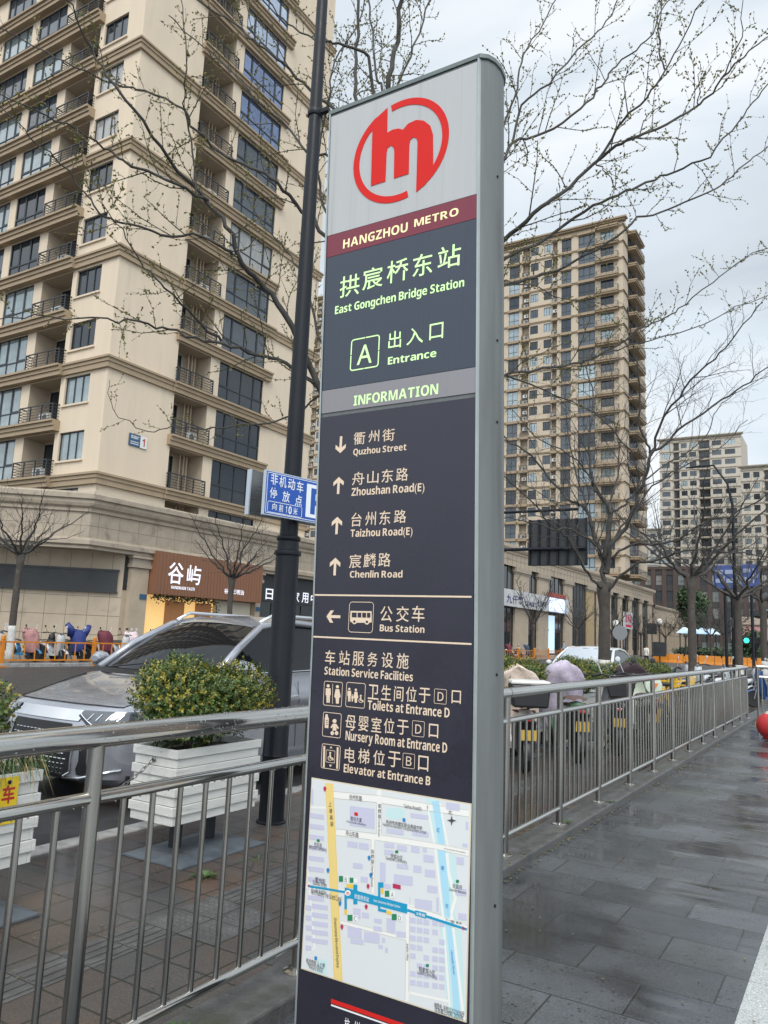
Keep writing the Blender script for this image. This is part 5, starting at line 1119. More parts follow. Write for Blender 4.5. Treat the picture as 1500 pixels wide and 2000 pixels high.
def window_mesh(w, h, style):
    """frame + pane meshes; local X along the wall, Z up, -Y outwards"""
    k = (round(w, 2), round(h, 2), style)
    if k in _WM: return _WM[k]
    f = MB(); t = .055
    if style == 'bay': cols = [0, .22, .5, .78, 1] if w > 3.2 else [0, .33, .67, 1]; rows = [0, .36, 1]
    elif style == 'win': cols = [0, .34, .66, 1]; rows = [0, 1]
    elif style == 'door': cols = [0, .5, 1]; rows = [0, 1]
    elif style == 'shop': cols = [i/max(1, round(w/1.2)) for i in range(max(1, round(w/1.2))+1)]; rows = [0, .72, 1]
    else: cols = [0, .5, 1]; rows = [0, .36, 1]
    for c in cols: x = min(max(c*w-t/2, 0), w-t); f.box(x, -.05, 0, x+t, .02, h)
    for r in rows: z = min(max(r*h-t/2, 0), h-t); f.box(t, -.046, z, w-t, .018, z+t)
    if style == 'bay':   # opening sashes with a heavier rim
        for a in (0, len(cols)-2): x0, x1, z0 = cols[a]*w, cols[a+1]*w, rows[1]*h; f.box(x0+.03, -.056, z0+.03, x0+.10, -.047, h-.05); f.box(x1-.10, -.056, z0+.03, x1-.03, -.047, h-.05); f.box(x0+.1, -.056, z0+.03, x1-.1, -.047, z0+.10)
    g = MB(); g.quad((0, -.005, 0), (w, -.005, 0), (w, -.005, h), (0, -.005, h))
    _WM[k] = (f.mesh('window', FRAME), {}); 
    _WM[k][1]['src'] = g; return _WM[k]
WIN_LOG = {}
def window(parent, F, u, z, d, w, h, style, gi, name='window', limit=100, proud=0.):
    if u is None: return
    log = WIN_LOG.setdefault(parent.name, [])
    fm, pm = window_mesh(w, h, style)
    if gi not in pm: pm[gi] = pm['src'].mesh('pane', G[gi])
    M = Matrix((F.u, -F.n, Vector((0, 0, 1)))).transposed().to_4x4(); q = F.p(u, z, d-proud)
    sgn = F.u.cross(-F.n).z
    if sgn < 0: M = Matrix((-F.u, -F.n, Vector((0, 0, 1)))).transposed().to_4x4(); q = F.p(u+w, z, d-proud)
    M.translation = Vector(q); log.append((M, fm, pm[gi], name, parent))
def flush_windows(limit=100):
    for pn, L in WIN_LOG.items():
        L.sort(key=lambda r: (r[0].translation-EYEP).length); cnt = {}
        rest = [MB(), []]; R = []
        for M, fm, pm, name, parent in L:
            cnt[name] = cnt.get(name, 0)+1
            if cnt[name] <= limit:
                o = link(name, fm, parent); o.matrix_basis = M
                c = bpy.data.objects.new('pane', pm); COL.objects.link(c); c.parent = o
            else: R.append((M, fm, pm, parent))
        if R:
            b = MB(); ms = [FRAME]; 
            for M, fm, pm, parent in R:
                for me in (fm, pm):
                    mm = me.materials[0]
                    if mm not in ms: ms.append(mm)
                    n0 = len(b.v); b.v += [tuple(M @ v.co) for v in me.vertices]; i = ms.index(mm)
                    for p in me.polygons: b.f.append(tuple(n0+k for k in p.vertices)); b.m.append(i)
            if len(ms) == 1: ms.append(G[0])
            o = b.build('smaller_windows', ms, R[0][3], fix=False); o['kind'] = 'stuff'
    WIN_LOG.clear()
def rail_mesh(b, F, u0, u1, z, d, h=.95, bars=5, ret=None):
    def seg(a, c, zz0, zz1, dd0, dd1): F.slab(b, a, c, zz0, zz1, dd0, dd1)
    seg(u0, u1, z+h-.06, z+h, -d-.03, -d+.03)
    for k in range(bars): zz = z+.08+(h-.15)*k/bars; seg(u0, u1, zz, zz+.03, -d-.012, -d+.012)
    n = max(1, int(abs(u1-u0)/.9))
    for k in range(n+1): uu = u0+(u1-u0)*k/n; seg(uu-.03, uu+.03, z, z+h, -d-.026, -d+.026)
    if ret:
        for uu in (u0, u1):
            seg(uu-.025, uu+.025, z+h-.06, z+h, -d-.03, -d-ret)
            for k in range(bars): zz = z+.08+(h-.15)*k/bars; seg(uu-.012, uu+.012, zz, zz+.03, -d, -d-ret)
_AC = {}
def ac_unit(parent, F, u, z, d, n_=1):
    b = MB(); 
    F.slab(b, u-.40, u+.40, z, z+.56, -d, -d+.30)
    o = b.build('ac_unit', ACW, parent, fix=True)
    b = MB(); c = Vector(F.p(u-.12, z+.28, d-.302)); pts = []
    for k in range(14): a = 6.283*k/14; q = c+F.u*(.21*math.cos(a))+Vector((0, 0, .21*math.sin(a))); pts.append(q)
    b.poly(pts); g = b.build('fan_grille', ACG, o, fix=False)
R1 = random.Random(5)
# ---- tower 1 -------------------------------------------------------------
FH = 3.17; ZK = lambda k: 9.25+FH*k; NF = 17
t1 = thing('apartment_tower', 'large cream apartment tower on the left with tan bands, balconies and dark bay windows', 'building', (-40, 34, 0))
FS_ = Facade((-33.5, 25.75, 0), (0, 1, 0), (1, 0, 0)); FL = Facade((-33.5, 25.75, 0), (-1, 0, 0), (0, -1, 0))
balS = (4.75, 7.45); bayS = (8.25, 12.45); WS = 17.9; WL = 27.
winL = (1.4, 3.5); balL = (3.9, 6.7); baysL = [(7.5, 10.4), (11.1, 14.3), (15.9, 18.8), (19.5, 22.6), (23.6, 26.4)]
zb = [6.0]
for k in range(-1, NF): zb += [ZK(k)+.10, ZK(k)+.85, ZK(k)+2.45, ZK(k)+2.52]
zb.append(ZK(NF)+1.5)
fz = lambda z: (z-9.25) % FH
b = MB()
FS_.relief(b, [0, balS[0], balS[1], bayS[0], bayS[1], WS], zb, lambda u, z: (1.35 if balS[0] < u < balS[1] and .1 < fz(z) < 2.52 else .10 if bayS[0] < u < bayS[1] and .1 < fz(z) < 2.52 else 0) if z < ZK(NF) and z > 6.2 else 0)
usL = [0, winL[0], winL[1], balL[0], balL[1]]
for a in baysL: usL += list(a)
usL.append(WL)
FL.relief(b, usL, zb, lambda u, z: (.16 if winL[0] < u < winL[1] and .85 < fz(z) < 2.45 else 1.3 if balL[0] < u < balL[1] and .1 < fz(z) < 2.52 else .10 if any(a < u < c for a, c in baysL) and .1 < fz(z) < 2.52 else 0) if z < ZK(NF) and z > 6.2 else 0)
zt = ZK(NF)+1.5
b.cur = 0; b.quad((-33.5, 25.75+WS, 6), (-33.5-WL, 25.75+WS, 6), (-33.5-WL, 25.75+WS, zt), (-33.5, 25.75+WS, zt)); b.quad((-33.5-WL, 25.75, 6), (-33.5-WL, 25.75+WS, 6), (-33.5-WL, 25.75+WS, zt), (-33.5-WL, 25.75, zt)); b.quad((-33.5, 25.75, zt), (-33.5, 25.75+WS, zt), (-33.5-WL, 25.75+WS, zt), (-33.5-WL, 25.75, zt))
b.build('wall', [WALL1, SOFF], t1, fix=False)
for k in range(-1, NF):
    z = ZK(k); b = MB()
    # stepped slab band round balcony and bay, street side then left side
    for z0, z1, d in ((z-.60, z-.34, .24), (z-.338, z-.12, .32), (z-.118, z, .44)):
        FS_.slab(b, balS[0]-.25, bayS[1]+.55, z0, z1, -.05, d); FL.slab(b, balL[0]-.35, WL+.2, z0, z1, -.05, d+.16)
    b.build('floor_band', BAND1, t1)
    if k % 2 == 0:
        b = MB()
        for z0, z1, d in ((z-.60, z-.30, .16), (z-.298, z-.10, .22), (z-.098, z+.02, .30)):
            FS_.slab(b, -d, balS[0]-.252, z0, z1, -.05, d); FL.slab(b, .05, balL[0]-.352, z0, z1, -.05, d)
        b.build('corner_band', BAND1, t1)
        b = MB()
        for z0, z1, d in ((z-.60, z-.30, .16), (z-.298, z-.10, .22), (z-.098, z+.02, .30)): FS_.slab(b, bayS[1]+.552, WS+d, z0, z1, -.05, d*.8)
        b.build('end_band', BAND1, t1)
    hi = k >= 8
    window(t1, FL, winL[0], z+.85, .16, winL[1]-winL[0], 1.6, 'win', R1.choice([1, 0, 0, 3, 4]), 'window')
    b = MB(); FL.slab(b, winL[0]-.1, winL[1]+.1, z+.74, z+.845, -.02, .10); b.build('window_sill', WALL1, t1)
    for i, a in enumerate(baysL): window(t1, FL, a[0], z+.1, .10, a[1]-a[0], 2.42, 'bay', 0 if (k in (4, 5) and i == 0) else R1.choice([3, 3, 1, 3]) , 'bay_window')
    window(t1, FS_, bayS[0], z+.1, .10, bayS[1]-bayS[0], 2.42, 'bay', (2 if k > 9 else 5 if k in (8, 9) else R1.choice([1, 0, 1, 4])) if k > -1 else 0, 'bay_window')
    window(t1, FS_, balS[0]+.15, z+.1, 1.35, 1.35, 2.25, 'door', R1.choice([0, 0, 1]), 'balcony_door'); window(t1, FL, balL[0]+.9, z+.1, 1.3, 1.75, 2.25, 'door', R1.choice([0, 0, 1]), 'balcony_door')
    b = MB(); rail_mesh(b, FS_, balS[0]-.05, balS[1]+.05, z, -.28, ret=.3); b.build('balcony_railing', RAILM, t1)
    b = MB(); rail_mesh(b, FL, balL[0]-.15, balL[1]+.05, z, -.42, ret=.42); b.build('balcony_railing', RAILM, t1)
    if R1.random() < .65: ac_unit(t1, FL, balL[0]+1.2, z+.05, .25)
    if R1.random() < .5: ac_unit(t1, FS_, balS[0]+1.9, z+.05, .45)
b = MB()
for F, us_ in ((FS_, (balS[0]+1.75, balS[0]+2.05, balS[0]+2.3)), (FL, (balL[0]+.25, balL[0]+.5, balL[0]+.75))):
    for uu in us_:
        for k in range(-1, NF): b.tube([F.p(uu, ZK(k)+.02, .95), F.p(uu, ZK(k)+2.52, .95)], .055, 8, caps=False)
b.build('drain_pipes', PIPE, t1, smooth=True)
# number plate on the plain wall
q = onx(253, 857, -33.47); b = MB(); b.box(-33.47, q.y-.05, q.z-.34, -33.44, q.y+1.2, q.z+.34)
b.cur = 0; pl = b.build('house_number_plate', mat('plate_navy', (.03, .09, .17), .5), t1); b = MB(); b.box(-33.438, q.y+.72, q.z-.34, -33.43, q.y+1.2, q.z+.34); b.build('white_field', mat('plate_white', (.66, .66, .64), .5), pl)
lettering('1', Vector((-33.425, q.y+.86, q.z-.22)), Vector((0, 1, 0)), Vector((0, 0, 1)), .18, .44, mat('plate_red', (.4, .04, .02), .5), pl, .02); lettering('紫园府', Vector((-33.435, q.y+.06, q.z+.06)), Vector((0, 1, 0)), Vector((0, 0, 1)), .58, .20, mat('plate_white', (.66, .66, .64)), pl, .02)
b = MB(); b.box(-33.437, q.y+.06, q.z-.12, -33.434, q.y+.62, q.z-.08); b.box(-33.437, q.y+.06, q.z-.23, -33.434, q.y+.62, q.z-.19); b.build('address_lines', mat('plate_white', (.66, .66, .64)), pl)
# ---- podium 1 ------------------------------------------------------------
STONE = mat('podium_stone', (.40, .325, .24), .6, var=.10, vscale=1.3, bump=.15, bscale=25, dirt=((.27, .225, .165), .8, .60)); JOINT = mat('stone_joint', (.15, .12, .085), .8); STONE2 = mat('cornice_stone', (.33, .275, .21), .65, var=.14, vscale=2.0, dirt=((.20, .165, .125), 1.3, .58)); DKB = mat('dark_fascia', (.022, .024, .026), .45, var=.3, vscale=1.5); SHG = mat('shop_glass_dark', (.012, .016, .017), .05, spec=.8)
def sweep(b, path, prof):
    path = [Vector((x, y, 0)) for x, y in path]; rows = []
    for i, p in enumerate(path):
        t0 = (path[i]-path[i-1]).normalized() if i else (path[1]-path[0]).normalized(); t1_ = (path[i+1]-path[i]).normalized() if i+1 < len(path) else t0
        n0 = Vector((t0.y, -t0.x, 0)); n1 = Vector((t1_.y, -t1_.x, 0)); m_ = (n0+n1).normalized(); s = 1/max(.3, m_.dot(n0)); rows.append([(p.x+m_.x*o*s, p.y+m_.y*o*s, z) for o, z in prof])
    b.grid(rows)
p1 = thing('shop_podium', 'tan stone shop podium below the cream tower with a deep cornice and brown shop sign', 'building', (-32, 30, 0))
ch = Vector((-.76, -.65, 0))
corn = [(-31.5-.76*26, 24.1-.65*26), (-31.5, 24.1), (-31.5, 66)]
b = MB(); sweep(b, corn, [(-.15, 5.55), (.0, 5.55), (.0, 6.75), (.10, 6.80), (.10, 6.95), (.24, 7.05), (.30, 7.2), (.30, 7.34), (.42, 7.40), (.42, 7.62), (.30, 7.72), (-.9, 7.74)]); b.build('cornice', STONE2, p1, angle=20)
b = MB(); sweep(b, corn, [(-.5, 4.98), (.16, 5.0), (.16, 5.12), (.30, 5.2), (.30, 5.40), (.14, 5.50), (.01, 5.56)]); b.build('lower_cornice', STONE2, p1, angle=20)
wallp = [(-31.75-.76*28, 26.6-.65*28), (-31.75, 26.6)]
b = MB(); sweep(b, wallp, [(0, -.1), (0, 5.1)]); b.quad((-31.75, 26.6, -.1), (-31.75, 26.9, -.1), (-31.75, 26.9, 5.1), (-31.75, 26.6, 5.1)); b.quad((-32.0, 26.9, 0), (-32.0, 66, 0), (-32.0, 66, 5.3), (-32.0, 26.9, 5.3)); b.quad((-31.62, 40, 7.73), (-31.62, 66, 7.73), (-60, 66, 7.73), (-60, 40, 7.73)); b.build('wall', STONE, p1, fix=False)
b = MB(); cn = Vector((.65, -.76, 0))
def chq(s0, s1, z0, z1, off): P = [Vector((-31.75, 26.6, 0))+ch*s+cn*off for s in (s1, s0)]; b.quad(*[(P[0].x, P[0].y, z0), (P[1].x, P[1].y, z0), (P[1].x, P[1].y, z1), (P[0].x, P[0].y, z1)])
for k in range(26): s = .55+k*1.02; chq(s, s+.022, -.1, 3.06, .004); chq(s, s+.022, 4.16, 5.0, .004)
for z in (.9, 1.85, 2.8): chq(0, 27, z, z+.022, .006)
for z in (5.95, 6.35):
    pass
for k in range(30): s = .4+k*1.25; P = [Vector((-31.5, 24.1, 0))+ch*t+cn*.004 for t in (s+.02, s)]; b.quad((P[0].x, P[0].y, 5.56), (P[1].x, P[1].y, 5.56), (P[1].x, P[1].y, 6.74), (P[0].x, P[0].y, 6.74))
for k in range(32): y = 24.6+k*1.25; b.quad((-31.496, y, 5.56), (-31.496, y+.02, 5.56), (-31.496, y+.02, 6.74), (-31.496, y, 6.74))
b.quad((-31.495, 24.1, 6.12), (-31.495, 66, 6.12), (-31.495, 66, 6.14), (-31.495, 24.1, 6.14)); P = [Vector((-31.5, 24.1, 0))+ch*t+cn*.005 for t in (26, 0)]; b.quad((P[0].x, P[0].y, 6.12), (P[1].x, P[1].y, 6.12), (P[1].x, P[1].y, 6.14), (P[0].x, P[0].y, 6.14))
b.build('stone_joints', JOINT, p1, fix=False)
def chbox(s0, s1, z0, z1, o0, o1, m_, name, **k):
    b = MB(); A = [Vector((-31.75, 26.6, 0))+ch*s+cn*o for s, o in ((s0, o0), (s1, o0), (s1, o1), (s0, o1))]; b.prism([(p.x, p.y) for p in A], lambda u, v, d: (u, v, d), z0, z1); return b.build(name, m_, p1, **k)
chbox(.25, 28, 3.10, 4.10, -.05, .16, DKB, 'dark_sign_band'); chbox(.2, 28.1, 4.10, 4.20, -.05, .22, DKB, 'band_top_rim'); chbox(.2, 28.1, 3.02, 3.10, -.05, .20, DKB, 'band_bottom_rim')
for (ya, yb, zt_) in ((26.9, 28.0, 4.98), (36.55, 37.0, 4.98), (46.5, 47.3, 4.98), (56, 57, 4.98)):
    b = MB(); b.box(-32.0, ya, 0, -31.45, yb, zt_-.62); b.build('pilaster', STONE, p1); b = MB(); b.box(-32, ya-.1, zt_-.6, -31.33, yb+.1, zt_-.42); b.box(-32, ya-.04, zt_-.42, -31.39, yb+.04, zt_-.12); b.box(-32, ya-.14, zt_-.12, -31.28, yb+.14, zt_); b.build('capital', STONE2, p1)
b = MB(); b.box(-31.98, 26.62, 3.2, -31.74, 26.88, 4.97); b.build('louvre_slot', DKB, p1)
# brown shop front
SGB = mat('sign_brown_boards', (.205, .092, .048), .55, var=.06, vscale=2); b = MB(); b.box(-31.95, 28.05, 3.12, -31.0, 36.5, 5.36)
for k in range(34): yy = 28.2+k*.245; b.box(-31.0, yy, 3.13, -30.985, yy+.22, 5.35)
sgn_ = thing('shop_sign', 'brown boarded shop sign with two large white lit characters', 'shop sign', (-31, 28.05, 3.12)); b.build('board', SGB, sgn_)
SW = mat('lit_sign_white', (.8, .8, .85), .4, emit=(.85, .85, 1.0), estr=.45); Y_, Z_ = Vector((0, 1, 0)), Vector((0, 0, 1))
def fx(px, py): return onx(px, py, -30.97)
def SHT(body, l, r, m_, par, bold=.012): a, c = fx(*l), fx(*r); lettering(body, Vector((-30.97, a.y, a.z)), Y_, Z_, c.y-a.y, c.z-a.z, m_, par, bold)
c6 = lambda x, y: (300+x/4.6875, 900+y/4.6875)
SHT('谷', c6(126, 1120), c6(284, 940), SW, sgn_, .012); SHT('屿', c6(300, 1128), c6(440, 968), SW, sgn_, .012); SHT('HANDMADE TASTE', c6(160, 1170), c6(378, 1164), SW, sgn_, .018); SHT('谷屿三明治', c6(645, 1214), c6(830, 1186), SW, sgn_, .018)
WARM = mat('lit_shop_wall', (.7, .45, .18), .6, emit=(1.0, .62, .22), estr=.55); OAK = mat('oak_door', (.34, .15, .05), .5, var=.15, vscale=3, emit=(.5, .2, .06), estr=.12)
b = MB(); b.box(-31.98, 28.35, .02, -31.94, 33.4, 3.1); b.build('lit_entrance', WARM, p1)
for ya, yb in ((29.7, 31.1), (31.95, 33.2)): b = MB(); b.box(-31.93, ya, .05, -31.86, yb, 2.85); b.build('shop_door', OAK, p1, bevel=.02)
b = MB(); b.box(-31.93, 28.6, .05, -31.85, 29.5, 1.0); b.build('display_case', FRAME, p1)
b = MB(); b.box(-31.98, 33.45, 0, -31.8, 36.5, 3.1); b.build('pale_shop_wall', mat('pale_plaster', (.58, .53, .42), .8, var=.05, vscale=1), p1)
b = MB(); R = random.Random(4)
for i in range(500):
    yy = R.uniform(28.2, 33.2); zz = 3.08-abs(R.gauss(0, .14))-(.9*R.random() if abs(yy-33) < .3 else 0); c = Vector((-31.25+R.uniform(-.2, .2), yy, zz)); d = Vector((R.gauss(0, 1), R.gauss(0, 1), R.gauss(0, 1))).normalized()*.10; s = d.orthogonal()*.45; b.poly([c, c+d*.5+s, c+d, c+d*.5-s])
o = b.build('garland', mat('garland_leaf', (.02, .035, .015), .6, var=.4, vscale=9), None, fix=False); tag(o, 'leafy garland hanging below the brown shop sign over the entrance', 'garland')
b = MB(); b.box(-31.44, 27.5, 2.80, -31.41, 27.95, 3.06); b.build('house_number', mat('plate_navy', (.03, .09, .17)), p1); b = MB(); b.box(-31.44, 36.6, 2.62, -31.41, 36.98, 2.88); b.build('house_number', mat('plate_navy', (.03, .09, .17)), p1)
# dark shop next door
b = MB(); b.box(-31.98, 37.0, 0, -31.9, 46.5, 5.0); b.build('shop_glazing', SHG, p1)
b = MB(); [b.box(-31.9, 37.02+k*1.55, 0, -31.85, 37.08+k*1.55, 3.2) for k in range(6)]; b.box(-31.9, 37.02, 2.2, -31.86, 46.4, 2.26); b.box(-31.9, 37.02, 4.2, -31.8, 46.45, 4.98); b.build('shop_frame', DKB, p1)
ds = thing('shop_sign', 'black shop sign with square white characters right of the brown sign', 'shop sign', (-31.8, 37, 3.25)); b = MB(); b.box(-31.9, 37.02, 3.28, -31.7, 46.4, 4.2); b.build('board', DKB, ds)
for chh, ya in (('日', 37.75), ('家', 40.5), ('用', 41.5), ('中', 42.5)): lettering(chh, Vector((-31.695, ya, 3.42)), Y_, Z_, .72, .68, SW, ds, .012)
b = MB(); b.box(-31.88, 38.0, .3, -31.84, 39.4, 2.0); b.build('window_poster', mat('poster_teal', (.04, .12, .13), .5), p1)
for yy in (47.3,): b = MB(); b.box(-31.98, yy, 0, -31.9, 56, 5.0); b.build('shop_glazing', SHG, p1); b = MB(); b.box(-31.98, 57, 0, -31.9, 66, 5.0); b.build('shop_glazing', SHG, p1)
# ---- generic slab tower ----------------------------------------------------
def tower(name, label, O, u, n, width, depth_, z0, floors, fh, cells, wall, band, seed=1, roof=True, cap=1.2, side=True, gl=(0, 0, 1, 1, 3), limit=100, railings=True, acs=True, band_every=1):
    t = thing(name, label, 'building', tuple(Vector(O)+Vector(u)*width/2)); F = Facade(O, u, n); R = random.Random(seed); t.location.z = 0
    us = sorted({0, width} | {c for a in cells for c in a[1:3]}); zs_ = [z0]
    for k in range(floors): zs_ += [z0+k*fh+v for v in (.12, .85, 2.45, 2.58)]
    zs_.append(z0+floors*fh+cap); b = MB(); D = {}
    def dep(uu, zz):
        f = (zz-z0) % fh
        if zz > z0+floors*fh: return 0
        for c in cells:
            if c[1] < uu < c[2]:
                if c[0] == 'W': return .14 if .85 < f < 2.45 else 0
                if c[0] == 'B': return .10 if .12 < f < 2.58 else 0
                if c[0] == 'A': return .75 if .12 < f < 2.58 else 0
                if c[0] == 'C': return .14 if .85 < f < 2.45 else 0
        return 0
    F.relief(b, us, zs_, dep); zt = zs_[-1]
    nb = -Vector(n)*depth_; P = lambda a, d, z: (F.O.x+F.u.x*a+nb.x*d, F.O.y+F.u.y*a+nb.y*d, z); b.cur = 0
    for a0, d0, a1, d1 in ((0, 0, 0, 1), (width, 0, width, 1), (0, 1, width, 1)): b.quad(P(a0, d0, z0), P(a1, d1, z0), P(a1, d1, zt), P(a0, d0, zt))
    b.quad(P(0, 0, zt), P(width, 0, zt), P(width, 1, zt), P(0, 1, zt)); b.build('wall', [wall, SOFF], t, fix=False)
    b = MB()
    for k in range(floors+1):
        z = z0+k*fh
        if k % band_every == 0 or k == floors:
            F.slab(b, -.10, width+.10, z-.30, z-.12, -.05, .12); F.slab(b, -.16, width+.16, z-.118, z+.02, -.05, .2)
        for c in cells:
            if c[0] in 'BA': F.slab(b, c[1]-.15, c[2]+.15, z-.42, z+.05, -.05, .38)
            if c[0] == 'C':
                F.slab(b, c[1]-.9, c[2]+.6, z-.5, z-.2, -.05, .9); F.slab(b, c[1]-1.0, c[2]+.7, z-.198, z+.05, -.05, 1.05)
    if roof: F.slab(b, -.5, width+.5, zt-.6, zt-.3, -.4, .6); F.slab(b, -.8, width+.8, zt-.298, zt, -.4, .9)
    b.build('floor_bands', band, t)
    if side: pass
    rb = MB()
    for k in range(floors):
        z = z0+k*fh
        for c in cells:
            g = R.choice(gl)
            if c[0] in 'WC': window(t, F, c[1], z+.85, .14, c[2]-c[1], 1.6, 'win', g)
            if c[0] == 'B': window(t, F, c[1], z+.12, .10, c[2]-c[1], 2.46, 'bay' if c[2]-c[1] > 2.4 else 'two', g, 'window')
            if c[0] == 'A':
                if railings: rail_mesh(rb, F, c[1], c[2], z+.05, -.2, h=.85, bars=4)
                if not acs: window(t, F, c[1]+.15, z+.12, .75, c[2]-c[1]-.3, 2.3, 'door', 0)
                if acs and R.random() < .8: ac_unit(t, F, (c[1]+c[2])/2, z+.1, .2)
                if acs and R.random() < .4: ac_unit(t, F, (c[1]+c[2])/2, z+1.3, .45)
            if c[0] == 'C' and railings: rail_mesh(rb, F, c[1]-.9, c[2]+.6, z+.05, -.95, h=.9, bars=4, ret=.9)
    if rb.v: o = rb.build('balcony_railings', RAILM, t); o['kind'] = 'stuff'
    return t, F
W2 = mat('tower_cream', (.475, .395, .30), .85, var=.05, vscale=.2); BND2 = mat('tower_tan', (.31, .235, .155), .8)
# tower 2: street-end face towards the viewer, facing down the street
def cx(a, c, x1): return (x1-c, x1-a)
X1 = -32.0; mk = lambda kind, xa, xb: (kind, X1-xb, X1-xa)
c2_ = [mk('C', -35.9, -33.6), mk('B', -39.9, -36.9), mk('B', -43.0, -41.2), mk('A', -44.7, -43.8), mk('W', -46.3, -44.8), mk('W', -48.9, -47.4), mk('A', -50.5, -49.1), mk('B', -53.1, -51.1), mk('W', -56.5, -54.7), mk('A', -58, -56.8), mk('B', -61, -58.5), mk('C', -66, -63.5)]
t2, F2 = tower('apartment_tower', 'tall beige apartment tower just right of the pylon with curved balconies at its corner', (X1, 128, 0), (-1, 0, 0), (0, -1, 0), 36, 16, 13.2, 20, 3.08, c2_, W2, BND2, 3)
F2s = Facade((X1, 128, 0), (0, 1, 0), (1, 0, 0)); b = MB()
for k in range(21):
    z = 13.2+k*3.08; F2s.slab(b, 3.0, 9.5, z-.5, z-.2, -.05, 1.5); F2s.slab(b, 2.9, 9.6, z-.198, z+.05, -.05, 1.65); F2s.slab(b, -.2, 2.9, z-.118, z+.02, -.05, .25)
b.build('side_balconies', BND2, t2)
b = MB()
for k in range(20): rail_mesh(b, F2s, 3.0, 9.5, 13.2+k*3.08+.05, -1.55, h=.95, bars=4, ret=1.4)
b.build('side_railings', RAILM, t2)
for k in range(20): window(t2, F2s, 3.4, 13.3+k*3.08, -.01, 2.6, 2.4, 'bay', 1, 'side_window'); window(t2, F2s, 6.4, 13.3+k*3.08, -.01, 2.6, 2.4, 'bay', 0, 'side_window')
# tower seen in the gap between lamp post and pylon
c3_ = [('B', 1.0, 3.2), ('A', 3.6, 5.0), ('W', 5.4, 7.2), ('A', 8.6, 9.6), ('B', 10, 12.4), ('C', 14, 16.5)]
tower('apartment_tower', 'beige tower seen in the narrow gap between the black lamp post and the pylon', (-118.5, 150, 0), (1, 0, 0), (0, -1, 0), 24, 16, 8, 25, 3.1, c3_, W2, BND2, 8)
# tower 3, paler, far down the street; tower 4 beside it; pale block between
W3 = mat('far_cream_hazed', (.46, .415, .35), .85, var=.04, vscale=.1); BND3 = mat('far_tan', (.36, .315, .25), .85)  # distance haze mixed into the wall cream: greyer and less yellow
cells3 = [('W', .7, 3.2), ('A', 4.3, 6.0), ('W', 6.6, 8.4), ('W', 9.2, 11.2), ('A', 12.0, 15.2), ('W', 15.9, 18.6), ('W', 19.6, 22.6)]
tower('apartment_tower', 'broad pale tower far down the street, framed by the whitewashed trees', (-52.4, 255, 0), (1, 0, 0), (0, -1, 0), 24.2, 18, 8, 19, 3.12, cells3, W3, BND3, 12, gl=(0, 1, 0, 1, 3), acs=False)
tower('apartment_tower', 'narrow pale tower at the right photo edge, lower than its neighbour', (-26.2, 235, 0), (1, 0, 0), (0, -1, 0), 12, 14, 8, 14, 3.15, [('W', .6, 2.3), ('W', 3.2, 4.8), ('A', 6.0, 7.4), ('W', 8.4, 10.6)], W3, BND3, 13, acs=False)
W5 = mat('far_grey_white', (.46, .46, .43), .85)
tower('apartment_tower', 'low pale block far behind, between the beige tower and the broad pale one', (-76, 300, 0), (1, 0, 0), (0, -1, 0), 22, 14, 10, 11, 3.15, [('W', 1, 3), ('B', 4, 6.5), ('W', 7.5, 9.5), ('W', 10.5, 12.5), ('B', 13.5, 16), ('W', 17, 19)], W5, W3, 14, acs=False, gl=(1, 3, 3, 1))
# dark office block
DKW = mat('dark_grey_brick', (.050, .046, .046), .7, var=.12, vscale=.6)
td = thing('office_block', 'dark grey brick office block low behind the street trees', 'building', (-36, 195, 0)); FD = Facade((-47, 195, 0), (1, 0, 0), (0, -1, 0)); b = MB(); us = [0]; 
for k in range(12): us += [.5+k*2.55, 2.0+k*2.55]
us.append(31); zd = [0]
for k in range(5): zd += [.8+k*3.9, 3.3+k*3.9]
zd.append(20.5); FD.relief(b, us, zd, lambda u, z: .2 if (u-.5) % 2.55 < 1.5 and u > .5 and (z-.8) % 3.9 < 2.5 and z > .8 else 0); b.quad((-16, 195, 0), (-16, 215, 0), (-16, 215, 20.5), (-16, 195, 20.5)); b.quad((-47, 195, 20.5), (-16, 195, 20.5), (-16, 215, 20.5), (-47, 215, 20.5)); b.quad((-47, 195, 0), (-47, 215, 0), (-47, 215, 20.5), (-47, 195, 20.5)); b.build('wall', DKW, td, fix=False)
b = MB(); [FD.slab(b, 2.0+k*2.55, 3.05+k*2.55, 0, 20.9, -.02, .25) for k in range(11)]; FD.slab(b, -.1, 31.1, 20.2, 20.9, -.3, .3); b.build('brick_piers', mat('dark_brown_brick', (.075, .052, .045), .8), td)
for k in range(12):
    for j in range(5): window(td, FD, .5+k*2.55, .8+j*3.9, .2, 1.5, 2.5, 'two', R1.choice((3, 1, 3, 4)))
# pink shop building and canopy at far right
PK = mat('pink_panels', (.50, .22, .26), .6, var=.08, vscale=.8)
tp = thing('shop_building', 'low building with a pink fascia at the far right end of the street', 'building', (-12, 160, 0)); b = MB(); b.box(-20.2, 160, 0, 4, 175, 6.4); b.build('wall', mat('beige_shop', (.42, .34, .28), .8), tp)
b = MB(); b.box(-20.3, 159.6, 3.6, 4, 160, 5.9); b.build('fascia', PK, tp); b = MB(); b.box(-20.0, 159.9, .3, 3.8, 159.97, 3.3); b.build('shop_glazing', SHG, tp)
b = MB(); b.box(-20.3, 159.5, 6.4, 4.1, 175, 7.8); b.build('parapet', mat('beige_shop', (.42, .34, .28)), tp)
tc_ = thing('canopy', 'dark flat canopy roof reaching in at the right photo edge', 'canopy', (-6, 90, 0)); b = MB(); b.box(-9.6, 90, 5.2, -2, 98, 5.75); b.build('roof', DKB, tc_)
